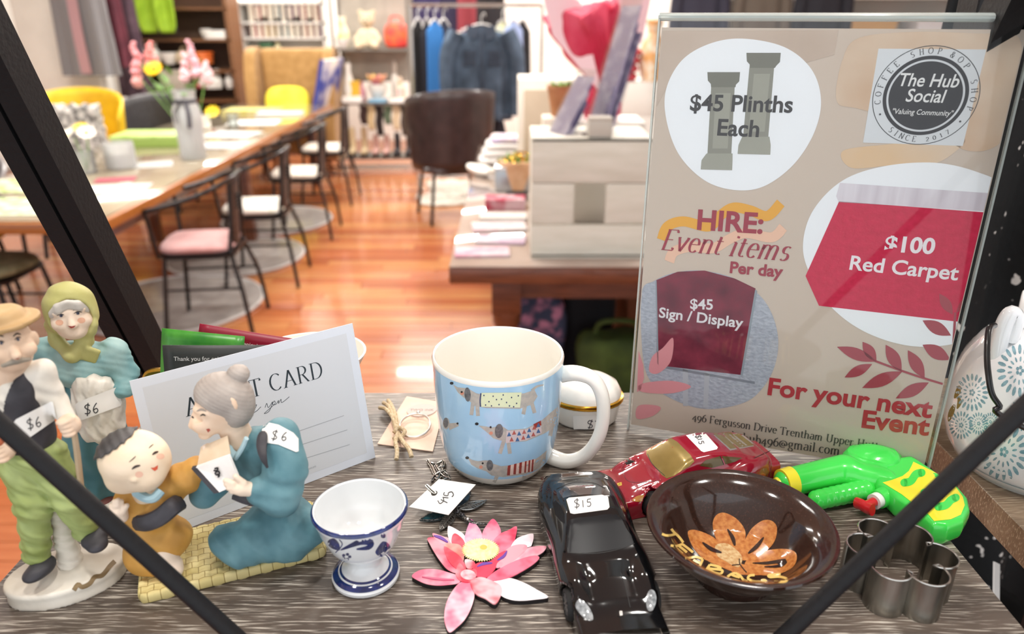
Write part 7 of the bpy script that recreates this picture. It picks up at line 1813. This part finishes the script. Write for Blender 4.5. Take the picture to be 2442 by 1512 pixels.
for k in range(9):
    a = 2 * math.pi * k / 9; MB().prism(leaf(.15, .09, 6), -.002, .002, Matrix.Translation((.02 * math.cos(a), .02 * math.sin(a), .12)) @ Matrix.Rotation(a, 4, 'Z') @ Matrix.Rotation(-.9, 4, 'Y')).build('flower_petal', mat('petal_pinkbowl', 'e57aa2', .5, col2='f2d36a', scale=9), lily)
good('vase', 'white_bottle', 'white bottle vase at the left of the middle rack shelf', 'vase', X(840, gy), gy, zr[1], .12, .38, 'e4e0da')
good('boxy', 'mustard_box', 'mustard yellow box on the middle rack shelf', 'box', X(850, gy), gy, zr[1] + .04, .15, .17, 'd9a92f', None, .1)
good('vase', 'rose_vase', 'dusky rose vase beside the flower bowl', 'vase', X(868, gy), gy, zr[1], .1, .2, 'b9808a')
good('figure', 'pink_figurine', 'pink china figurine at the right of the middle rack shelf', 'ornament', X(960, gy), gy, zr[1], .14, .26, 'e4b9b4', 'c9c6a2')
good('figure', 'pale_figurine', 'pale grey china figurine behind the pink one', 'ornament', X(948, gy + .12), gy + .12, zr[1], .12, .42, 'cfc9c0')
good('boxy', 'white_book_stack', 'white boxed set at the front of the middle rack shelf', 'box', X(846, gy - .1), gy - .1, zr[1], .2, .06, 'f0efec', None, .14)
good('boxy', 'blue_book', 'pale blue book flat on the middle rack shelf', 'book', X(905, gy - .11), gy - .11, zr[1], .18, .035, '7aa6c2', None, .13)
good('boxy', 'white_book', 'white book flat at the right of the middle rack shelf', 'book', X(955, gy - .11), gy - .11, zr[1], .2, .035, 'eceae6', None, .13)
good('shoe', 'cream_boots', 'pair of cream boots at the left of the rack bottom', 'boots', X(850, gy), gy, zr[0], .11, .30, 'd8c5a0', None, .24)
good('shoe', 'pink_boots', 'pair of pale pink boots on the rack bottom', 'boots', X(905, gy), gy, zr[0], .10, .22, 'd3a9a0', None, .24)
good('shoe', 'black_boots', 'pair of black boots at the right of the rack bottom', 'boots', X(958, gy), gy, zr[0], .11, .24, '33333a', None, .24)
for k, (px, c1, lab) in enumerate(((868, '3c2a28', 'dark brown scarf hanging under the middle rack shelf'), (885, 'c9b48e', 'straw coloured scarf hanging under the middle rack shelf'), (905, '2e2524', 'black scarf hanging under the middle rack shelf'), (925, '5b6a55', 'sage scarf hanging under the middle rack shelf'), (945, 'd0bda0', 'cream scarf hanging under the middle rack shelf'), (965, '4b4038', 'umber scarf hanging under the middle rack shelf'))):
    L = .20 + .06 * (k % 3)
    o = MB().grid(lambda u, v: ((u - .5) * .075 + .008 * math.sin(v * 8), .012 * math.sin(u * 9 + v * 3), -v * L), 8, 10).build('scarf', mat('scarf_' + c1, c1, .85)); o.location = (X(px, gy - .1), gy - .1, zr[1] - .03); o.modifiers.new('s', 'SOLIDIFY').thickness = .012
    tag(o, lab, 'scarf', 'scarves hung under the rack shelf')

# ---- garments
def garment(name, label, cat_, x, y, ztop, w, L, m, flare=1.0, sleeves=0, rz=0, collar=None, hanger='c9c7c4', buttons=None, pockets=None):
    t = thing(name, label, cat_, (x, y, ztop - L), rz)
    def f(u, v):
        a = 2 * math.pi * u; s_ = 1 - v; k = (.30 + .70 * min(1, s_ / .10) ** .6) if s_ < .10 else 1.0
        ww = w / 2 * k * (1 + (flare - 1) * s_) ; dd = w * .17 * (.5 + .5 * min(1, s_ * 4)) * (.7 + .3 * flare)
        fo = .018 * w / .4 * math.sin(a * 7 + 2) * s_
        return ((ww + fo) * math.cos(a), (dd + fo) * math.sin(a), v * L + (-.05 * abs(math.cos(a)) ** 2 if s_ < .12 else 0) * (1 - s_ / .12) * .5)
    o = MB().grid(f, 56, 18, cu=True).build('cloth_body', m, t)
    if sleeves:
        for sx in (-1, 1):
            P = spline([(sx * w * .40, 0, L * .93), (sx * w * .56, -.01, L * .72), (sx * w * .60, -.02, L * .42), (sx * w * .58, -.03, L * (1 - sleeves))], 5); MB().tube(P, [.075 * w / .45 * (1 - .3 * i / (len(P) - 1)) for i in range(len(P))], 14).build('sleeve', m, t)
    if collar:
        for sx in (-1, 1): MB().prism([(0, 0), (sx * .11, .02), (sx * .13, -.06), (sx * .05, -.10)], -.008, .008, TR(0, -w * .12, L * .985, rx=R(80))).build('collar', collar, t)
    if pockets:
        for sx in (-1, 1):
            MB().box((sx * w * .2, -w * .172, L * .66), (w * .22, .012, L * .15), r=.004).build('chest_pocket', pockets, t); MB().prism([(-w * .11, 0), (w * .11, 0), (w * .11, -.03), (0, -.06), (-w * .11, -.03)], -.008, .008, TR(sx * w * .2, -w * .18, L * .755, rx=R(90))).build('pocket_flap', pockets, t)
        MB().box((0, -w * .178, L * .5), (.03, .012, L * .9), r=.004).build('placket', pockets, t); MB().box((0, 0, .03), (w * 1.0, w * .33, .06), r=.03).build('waistband', pockets, t)
    MB().tube(spline([(-w * .34, 0, L * .955), (0, 0, L * 1.02), (w * .34, 0, L * .955)], 6), .008, 8).tube(spline([(0, 0, L * 1.02), (0, 0, L * 1.02 + .06), (.025, 0, L * 1.02 + .085), (.03, 0, L * 1.02 + .06)], 5), .004, 6).build('hanger', mat('hanger_' + hanger, hanger, .4), t)
    return t
jy = 6.9
rail = thing('clothes_rail', 'chrome clothes rail holding the denim jacket', 'clothes rail', (-.36, jy, 0))
CHR = mat('chrome', 'c8c6c4', .2, metal=.95)
MB().tube([(-.52, 0, 1.66), (.62, 0, 1.66)], .014, 10).build('rail_bar', CHR, rail)
for sx, xx in ((-1, -.52), (1, .62)):
    MB().tube([(xx, 0, 0.03), (xx, 0, 1.66)], .014, 10).build('rail_post', CHR, rail); MB().tube([(xx, -.25, .03), (xx, .25, .03)], .014, 10).build('rail_foot', CHR, rail)
MB().tube([(-.52, 0, .18), (.62, 0, .18)], .012, 10).build('lower_bar', CHR, rail)
DEN = mat('dark_denim', '33404f', .85, col2='5a6b80', scale=7, lo=.35, hi=.8, bump=.3, bscale=300); DEN2 = mat('denim_dark', '2b3442', .85, col2='3b4656', scale=9)
garment('denim_jacket', 'faded dark blue denim jacket facing out on the clothes rail', 'jacket', X(1152, 6.62), 6.62, Zp(62, 6.62), .50, .76, DEN, .95, .95, 0, DEN2, pockets=DEN2)
for (px, c1, lab, L, w, yy) in ((1008, '1c1b1d', 'long black coat at the left of the clothes rail', 1.25, .16, 7.0), (1028, '24232a', 'long charcoal coat on the clothes rail beside the blue top', 1.2, .14, 6.95), (1046, '2f6fb0', 'bright blue top on the clothes rail', .72, .16, 6.85), (1066, '252a3c', 'navy jacket on the clothes rail left of the denim jacket', .95, .16, 6.9), (1224, '8f9fc4', 'pale blue shirt on the clothes rail right of the denim jacket', .68, .18, 6.85), (1200, 'c9c9a4', 'pale green blouse behind the denim jacket', .6, .15, 6.95), (1244, '1f1e22', 'black jacket at the right end of the clothes rail', .8, .16, 7.0)):
    garment('hung_garment', lab, 'garment', X(px, yy), yy, Zp(50, yy), w, L, mat('cloth_' + c1, c1, .85, col2=None), 1.15, 0, .5)
for (px, c1, lab) in ((1030, '39335c', 'purple dress hanging high on the back wall'), (1090, '2e2a45', 'dark violet top hanging high on the back wall'), (1120, '8c3a44', 'red patterned top hanging high on the back wall'), (1160, '26252a', 'black jacket hanging high on the back wall')):
    garment('wall_garment', lab, 'garment', X(px, 9.2), 9.2, 2.35, .38, .95, mat('cloth_' + c1, c1, .85), 1.2, .5)
garment('denim_skirt', 'dark navy pleated skirt hanging below the denim jacket', 'skirt', X(1140, 6.75), 6.75, Zp(265, 6.75), .42, .40, mat('dark_skirt', '262733', .85), 1.35)
tub('leather_tub_chair', 'dark brown leather tub chair in front of the clothes rail', (X(1075, 6.12), 6.12, 0), R(200), .66, 1.06, .44, mat('brown_leather', '2a1e1e', .4, col2='372828', scale=10, coat=.2), mat('brown_leather', '2a1e1e', .4), a0=-40, a1=220)
fr = MB().grid(lambda u, v: ((u - .5) * .8 * (1 + .1 * math.sin(v * 9)), (v - .5) * 1.0 * (1 + .1 * math.sin(u * 7)), .02 + .012 * math.sin(u * 30) * math.sin(v * 26)), 30, 30).build('sheepskin_rug', mat('grey_sheepskin', 'b9b1a5', .95, col2='d0c8bc', scale=18, bump=.8)); fr.location = (-.42, 7.0, 0); fr.modifiers.new('s', 'SOLIDIFY').thickness = .02
tag(fr, 'grey sheepskin rug on the floor by the clothes rail', 'rug')

# ---- pillar and dresses on the left
pil = MB().box((-3.80, 6.75, 1.5), (.62, .40, 3.0), r=.01).build('wall_pillar', mat('pillar_white', 'dcd8d0', .7, col2='e6e2da', scale=4)); struct(pil)
def stripe_mat():
    m = bpy.data.materials.new('striped_grey_knit'); m.use_nodes = True; nt = m.node_tree; b = nt.nodes['Principled BSDF']; N = nt.nodes.new; L = nt.links.new
    tc = N('ShaderNodeTexCoord'); w = N('ShaderNodeTexWave'); w.inputs['Scale'].default_value = 22; L(tc.outputs['Object'], w.inputs[0]); r = N('ShaderNodeValToRGB'); r.color_ramp.elements[0].color = lin('6d6c70'); r.color_ramp.elements[1].color = lin('8f8d90'); L(w.outputs['Fac'], r.inputs[0]); L(r.outputs[0], b.inputs['Base Color']); b.inputs['Roughness'].default_value = .9; return m
dr = garment('striped_dress', 'grey striped dress with a dusty pink centre panel beside the pillar', 'dress', X(246, 6.45), 6.45, 2.25, .40, 2.25 - Zp(180, 6.45), stripe_mat(), 1.15, 0, 0)
MB().grid(lambda u, v: ((u - .5) * .085, -.085 - .01 * math.sin(v * 6), .02 + v * 1.0), 6, 10).build('pink_panel', mat('pink_panel', 'b58f95', .85), dr)
garment('maroon_dress', 'maroon velvet dress hanging right of the striped dress', 'dress', X(305, 6.6), 6.6, 2.25, .24, 2.25 - Zp(160, 6.6), mat('maroon_velvet', '4e1f2c', .8, col2='652c39', scale=9), 1.2)
garment('plum_dress', 'long plum dress hanging behind the maroon dress', 'dress', X(340, 6.8), 6.8, 2.25, .22, 2.25 - Zp(230, 6.8), mat('plum_cloth', '3d2a35', .85, col2='55404b', scale=9), 1.2)
garment('grey_coat', 'slate grey coat hanging furthest right by the pillar', 'coat', X(328, 6.95), 6.95, 2.25, .2, 2.25 - Zp(110, 6.95), mat('slate_cloth', '55535a', .85), 1.1)
good('boxy', 'travel_case', 'tall black travel case on the floor under the dresses', 'case', X(300, 7.3), 7.35, 0, .6, .95, '1d1c1e', None, .45)

# ---- counter table on the right
CX0, CX1, CY0, CY1, CZ = -.222, 1.02, 2.455, 5.0, .78
cn = thing('counter_table', 'dark timber counter table with a glass top and turned legs', 'table', ((CX0 + CX1) / 2, (CY0 + CY1) / 2, 0))
MB().box((0, 0, CZ - .037), (CX1 - CX0, CY1 - CY0, .06), r=.006).build('table_top', DARKW, cn)
MB().box((0, 0, CZ - .0035), (CX1 - CX0 - .004, CY1 - CY0 - .004, .006), r=.002).build('glass_sheet', mat('counter_glass', '9d8b80', .05, coat=1.0, col2='b0a196', scale=4), cn)
legp = [(.042, 0), (.046, .05), (.03, .08), (.05, .14), (.06, .25), (.045, .36), (.032, .40), (.05, .43), (.034, .46), (.055, .50), (.055, .55)]
for sx in (-1, 1):
    for sy in (-1, 1):
        g_ = MB().lathe([(0, 0)] + legp + [(0, .55)], 24, c=(sx * .42, sy * 1.10, 0)); g_.box((sx * .42, sy * 1.10, .63), (.11, .11, .166), r=.004); g_.build('turned_leg', DARKW, cn)
for sx in (-1, 1): MB().box((sx * .42, 0, .655), (.03, 2.1, .11)).build('side_apron', DARKW, cn)
for sy in (-1, 1): MB().box((0, sy * 1.10, .655), (.73, .03, .11)).build('end_apron', DARKW, cn)
CT = CZ
# white crate on end
cr = thing('white_crate', 'white painted wooden crate standing on end on the counter', 'crate', (.275, 2.70, CT))
WP = mat('white_paint_wood', 'cbc8bb', .6, col2='d6d3c8', scale=6, stretch=(1, 1, 6), bump=.1)
Wc, Hc, Dc = .415, .425, .30
MB().box((0, -Dc / 2, Hc - .075), (Wc, .018, .15), r=.003).build('top_slat', WP, cr); MB().box((0, -Dc / 2, .062), (Wc, .018, .124), r=.003).build('bottom_slat', WP, cr)
for sx, ww in ((-1, .150), (1, .155)): MB().box((sx * (Wc / 2 - ww / 2), -Dc / 2 + .002, .20), (ww, .014, .145), r=.003).build('middle_slat', WP, cr)
for sx in (-1, 1):
    MB().box((sx * (Wc / 2 - .009), 0, Hc / 2), (.018, Dc - .02, Hc - .002), r=.003).build('crate_side', WP, cr)
for zz in (Hc - .006, .012): MB().box((0, .0, zz), (Wc, Dc + .018, .012), r=.003).build('crate_end', WP, cr)
for zz in (Hc - .075,): MB().box((0, Dc / 2, zz), (Wc, .014, .124), r=.003).build('back_slat', WP, cr)
MB().box((.02, -.06, Hc + .0005), (.10, .05, .004), r=.002).build('hand_hole', ink('3b342e'), cr)
CRT = CT + Hc
# leaflet racks on the crate
def leaflets(label, px0, py0, px1, py1, y, w, hexc, n=4):
    a, b = W(px0, py0, y=y), W(px1, py1, y=y + .06); d = b - a; t = thing('leaflet_rack', label, 'leaflet rack', a); q = d.to_track_quat('Z', 'Y').to_matrix().to_4x4(); L = d.length
    MB().box((0, 0, L / 2), (w, .004, L), M=q).build('acrylic_back', ACRYL, t); MB().box((0, -.045, L * .28), (w, .003, L * .56), M=q).build('acrylic_front', ACRYL, t); MB().box((0, -.022, .002), (w, .045, .004), M=q).build('acrylic_base', EDGE, t)
    for k in range(n): MB().box((rnd.uniform(-.006, .006), -.008 - .008 * k, L * .46 - .012 * k), (w * .9, .004, L * .9 - .03 * k), M=q @ TR(ry=rnd.uniform(-.03, .03))).build('leaflet', mat('leaflet_%s%d' % (hexc, k % 2), hexc if k % 2 else '8d86a6', .5, col2='b9b3c6', scale=20, lo=.5, hi=.65), t)
    return t
lf1 = leaflets('clear rack of violet leaflets leaning at the left of the crate', 1322, 322, 1400, 165, 2.66, .12, '4f4a72')
lf2 = leaflets('tall clear rack of grey-violet leaflets leaning on the crate', 1412, 318, 1512, -20, 2.70, .13, '6f6a86', 5)
good('boxy', 'card_box', 'small grey box in front of the leaflet racks on the crate', 'box', .30, 2.58, CRT, .08, .07, 'b9b4aa', None, .06)
# red bouquet
bq = thing('tissue_bouquet', 'bouquet wrapped in crimson and pale pink tissue paper behind the crate', 'bouquet', W(1440, 285, y=3.1))
def bouq(P):
    ax_ = np.array((-.26, .0, 1.0)); ax_ = ax_ / np.linalg.norm(ax_); s_ = P @ ax_; r = np.sqrt(np.maximum((P * P).sum(-1) - s_ ** 2, 0)); th = np.arctan2(P[..., 1], P[..., 0])
    rad = np.interp(s_, [0, 8, 14, 19, 24, 36, 48, 56], [9, 9.5, 8, 4.5, 5, 13, 17, 18]) * (1 + .10 * np.sin(th * 7 + s_ * .2) + .05 * np.sin(th * 17 + 1))
    return np.maximum((r - rad) * .6, np.maximum(-s_, s_ - 54 - 2.5 * np.sin(th * 9)))
sdf_obj('tissue_wrap', bouq, (-38, -26, -1), (22, 26, 62), 1.3, mat('crimson_tissue', 'c01d43', .6, col2='e2607a', scale=5, lo=.42, hi=.75, bump=.6, bscale=25), bq, .0078)
MB().prism([(0, 0), (-.10, .34), (-.26, .42), (-.20, .22)], -.006, .006, TR(-.02, -.08, .10, rx=R(90))).build('pale_tissue_flap', mat('pale_tissue', 'f1cfd6', .6), bq)
MB().prism([(0, 0), (.06, .30), (.20, .36), (.16, .10)], -.006, .006, TR(-.02, .03, .19, rx=R(90))).build('pale_tissue_flap', mat('pale_tissue', 'f1cfd6', .6), bq)
bq.location.z = CT + .42
good('boxy', 'white_plinth_box', 'white box under the tissue bouquet on the counter', 'box', bq.location.x, 3.1, CT, .30, .42, 'e4e1da', None, .22)
# white drawer cabinet on the counter
wc_ = thing('drawer_cabinet', 'small white cabinet with a round knob on the counter', 'cabinet', (.20, 3.95, CT))
MB().box((0, 0, .26), (.34, .30, .52), r=.004).build('cabinet_body', mat('cabinet_cream', 'e6e0d4', .6), wc_)
MB().box((0, -.152, .25), (.28, .012, .44), r=.003).build('door', mat('cabinet_door', 'b7a892', .6, col2='c2b49e', scale=6), wc_); MB().ball((.12, -.175, .27), .017, 10).build('knob', mat('white_knob', 'f4f2ee', .2, coat=.6), wc_)
# pots
def pot(label, x, y, z, r, h, m, green=True):
    t = thing('plant_pot', label, 'plant pot', (x, y, z)); MB().lathe([(0, 0), (r * .7, 0), (r, h * .85), (r * 1.06, h * .86), (r * 1.06, h), (r * .92, h), (r * .9, h * .86), (0, h * .8)], 28).build('pot_wall', m, t)
    if green:
        for k in range(18):
            a = rnd.uniform(0, 6.28); MB().prism(leaf(r * .7, r * .3, 5), -.001, .001, Matrix.Translation((r * .5 * math.cos(a), r * .5 * math.sin(a), h * .86)) @ Euler((0, rnd.uniform(-1.3, -.3), a)).to_matrix().to_4x4()).build('leaf', GRL, t)
TER = mat('terracotta', '9c6a45', .7, col2='ad7a54', scale=20)
pot('terracotta pot of green leaves below the tissue bouquet', .215, 3.34, CT + .40, .06, .13, TER)
good('boxy', 'cream_riser', 'cream riser under the terracotta pot', 'riser', .215, 3.34, CT, .16, .40, 'e6e0d2', None, .14)
pot('pale terracotta pot on the counter left of the crate', .03, 3.66, CT, .085, .15, mat('terracotta_pale', 'c79a74', .7, col2='d7b18f', scale=20))
# goods on the counter
def csheet(label, px, py, w, d, rz, hexc, hex2, th, name='greeting_card', cat_='card', z=CT):
    q = W(px, py, z=z); return sheet(name, label, cat_, q.x, q.y, w, d, rz, hexc, hex2, th, z)
csheet('pink patterned greeting card at the front of the counter', 1150, 604, .20, .11, .05, 'e9a9bd', 'f4dce4', .010)
csheet('white and lilac greeting card behind the pink one on the counter', 1195, 575, .19, .10, -.1, 'f0e6ee', 'dcbfd6', .010, z=CT)
csheet('pale pink greeting card in the middle of the counter row', 1190, 545, .22, .12, .1, 'f0cfd6', 'fbf3f4', .014)
csheet('cream greeting card stack beside the crate', 1200, 522, .2, .10, .0, 'ece4dc', 'f6f2ee', .016)
csheet('crimson and white card pack near the cake tin', 1205, 496, .18, .10, .0, 'c8405c', 'f1cbd2', .05, 'card_pack')
csheet('black card reader beside the crimson card pack', 1232, 474, .10, .08, .0, '232326', None, .03, 'card_reader', 'card reader')
q = W(1212, 455, z=CT); tin = thing('silver_cake_tin', 'square silver tin on the counter behind the cards', 'tin', (q.x + .02, q.y + .05, CT))
MB().box((0, 0, .055), (.17, .17, .11), r=.006).build('tin_body', mat('brushed_silver', 'a5a8ab', .3, metal=.8), tin); MB().box((0, 0, .116), (.176, .176, .016), r=.005).build('tin_lid', mat('brushed_silver_light', 'd5d7d8', .25, metal=.8), tin)
for k in range(4):
    o = MB().tube([(.035 * math.cos(a), .035 * math.sin(a), 0) for a in [2 * math.pi * i / 24 for i in range(24)]], .006, 8, closed=True).build('gold_bangle', mat('gold_bright', 'c79b3c', .2, metal=.95)); o.location = (tin.location.x - .04 + .03 * k, tin.location.y + .015 * (-1) ** k, CT + .131 + .012 * k); o.rotation_euler = (.1 * k, .12, 0)
    tag(o, 'gold bangle on the silver tin, %s from the left' % ordn[k], 'bangle', 'gold bangles on the silver tin')
q = W(1180, 370, z=CT); nap = thing('linen_stack', 'stack of folded white linen with a lilac cloth on the counter', 'linen', (q.x + .06, q.y - .25, CT))
for k in range(3): mb = cushion(.30 - .02 * k, .26, .05, None); xform(mb, Matrix.Translation((.01 * k, 0, .025 + .042 * k))); mb.build('folded_linen', mat('white_linen', 'd6d3d0', .8), nap)
mb = cushion(.24, .2, .04, None); xform(mb, Matrix.Translation((.04, -.03, .148))); mb.build('lilac_cloth', mat('lilac_cloth', 'a99cc9', .8, col2='e9d9c2', scale=6), nap)
sv_ = thing('porcelain_spoon_rest', 'long white porcelain spoon rest at the counter edge', 'dish', (-.18, 4.05, CT), .5)
sdf_obj('dish', lambda P: np.maximum(ell(P, (0, 0, 3), (5, 13, 3.4)), -ell(P, (0, 0, 4.6), (4.4, 12, 3.2))), (-7, -15, -1), (7, 15, 8), .6, WHITEG, sv_, .01)
MB().tube(spline([(0, -.11, .04), (0, -.17, .05), (0, -.21, .06)], 5), .015, 10).build('dish_handle', WHITEG, sv_)

# ---- under the counter
def slump(name, label, cat_, x, y, w, d, h, m, m2=None):
    t = thing(name, label, cat_, (x, y, 0)); mb = cushion(w, d, h, m); mb.v = [(a * (1 + .08 * math.sin(c * 14)), b + .02 * math.sin(a * 30), c + h / 2) for a, b, c in mb.v]; mb.build('bag_body', m, t)
    MB().tube(spline([(-w * .28, 0, h * .95), (-w * .2, -.03, h * 1.2), (w * .2, -.03, h * 1.2), (w * .28, 0, h * .95)], 6), .012, 8).build('bag_handle', m2 or m, t); return t
slump('floral_bag', 'navy floral shopping bag under the counter', 'bag', .09, 3.1, .30, .2, .46, mat('floral_fabric', '3a4058', .8, col2='c07f9a', scale=17, lo=.5, hi=.62))
slump('black_bag', 'black cloth bag under the counter beside the floral one', 'bag', .34, 3.25, .28, .2, .5, mat('black_bag_cloth', '1d1c20', .85))
slump('green_bag', 'olive green canvas bag under the counter', 'bag', .46, 2.98, .34, .22, .30, mat('olive_canvas', '4a5a22', .8, col2='38461c', scale=12))
slump('charcoal_sack', 'charcoal sack at the right under the counter', 'sack', .72, 2.9, .30, .3, .55, mat('charcoal_cloth', '37342f', .85, col2='494540', scale=7))
slump('brown_satchel', 'brown leather satchel behind the bags under the counter', 'satchel', .62, 3.5, .3, .18, .6, mat('tan_leather', '7d4a30', .5))
sheet('green_folder', 'olive folder lying on the floor by the counter leg', 'folder', -.02, 2.72, .26, .2, .4, '5a6d28', '4d5f22', .03, z=.004)

# ---- right-hand side behind the sign
ry2 = 6.2
unit('white_side_shelf', 'white shelf unit of clothes and boxes behind the acrylic sign', 1.5, 3.7, ry2, .4, [.4, .85, 1.3, 1.72], 2.3, mat('white_laminate', 'efeeea', .5), posts=False, back=mat('pale_back', 'cfc8bf', .8), r=.05)
for k, (x, c1, lab) in enumerate(((1.75, 'e9e2d4', 'cream storage box on the white shelf behind the sign'), (2.25, '2c2c33', 'black storage box on the white shelf behind the sign'), (2.75, 'c9a26a', 'tan storage box on the white shelf behind the sign'), (3.25, 'dddde0', 'pale grey storage box on the white shelf behind the sign'))):
    good('boxy', 'storage_box', lab, 'box', x, ry2 - .05, 1.302, .34, .26, c1, None, .26)
    good('boxy', 'storage_box', lab.replace('box on', 'crate low on'), 'crate', x + .1, ry2 - .05, .852, .36, .3, ('8d8f96', 'e4dccb', '3a3a42', 'b9a48c')[k], None, .26)
for (x, c1, lab) in ((1.22, '2f2e3c', 'charcoal coat hanging left of the white shelf behind the sign'), (1.62, '5a5148', 'brown coat hanging in front of the white shelf behind the sign'), (2.02, '23232a', 'black coat hanging in front of the white shelf behind the sign')):
    garment('hung_coat', lab, 'coat', x, 5.2, 1.98, .27, 1.1, mat('cloth_' + c1, c1, .85), 1.15, .6)
crail = thing('wall_rail', 'short chrome rail holding the coats behind the sign', 'rail', (1.62, 5.2, 0))
MB().tube([(-.45, 0, 2.07), (.45, 0, 2.07)], .012, 8).build('rail_bar', CHR, crail)
for xx in (-.45, .45): MB().tube([(xx, 0, 2.07), (xx, 0, .02)], .012, 8).build('rail_post', CHR, crail); MB().tube([(xx, -.2, .02), (xx, .2, .02)], .012, 8).build('rail_foot', CHR, crail)
good('boxy', 'white_cupboard', 'white cupboard behind the crate and bouquet', 'cupboard', .95, 5.6, 0, .8, 1.15, 'e6e2da', None, .4)
good('basket', 'red_basket', 'red basket on the white cupboard behind the bouquet', 'basket', .75, 5.55, 1.15, .3, .22, 'c23a4a')
good('vase', 'amber_lamp_base', 'cream and amber vase on the white cupboard', 'vase', 1.0, 5.55, 1.15, .2, .4, 'efe6d2', 'e0a868')
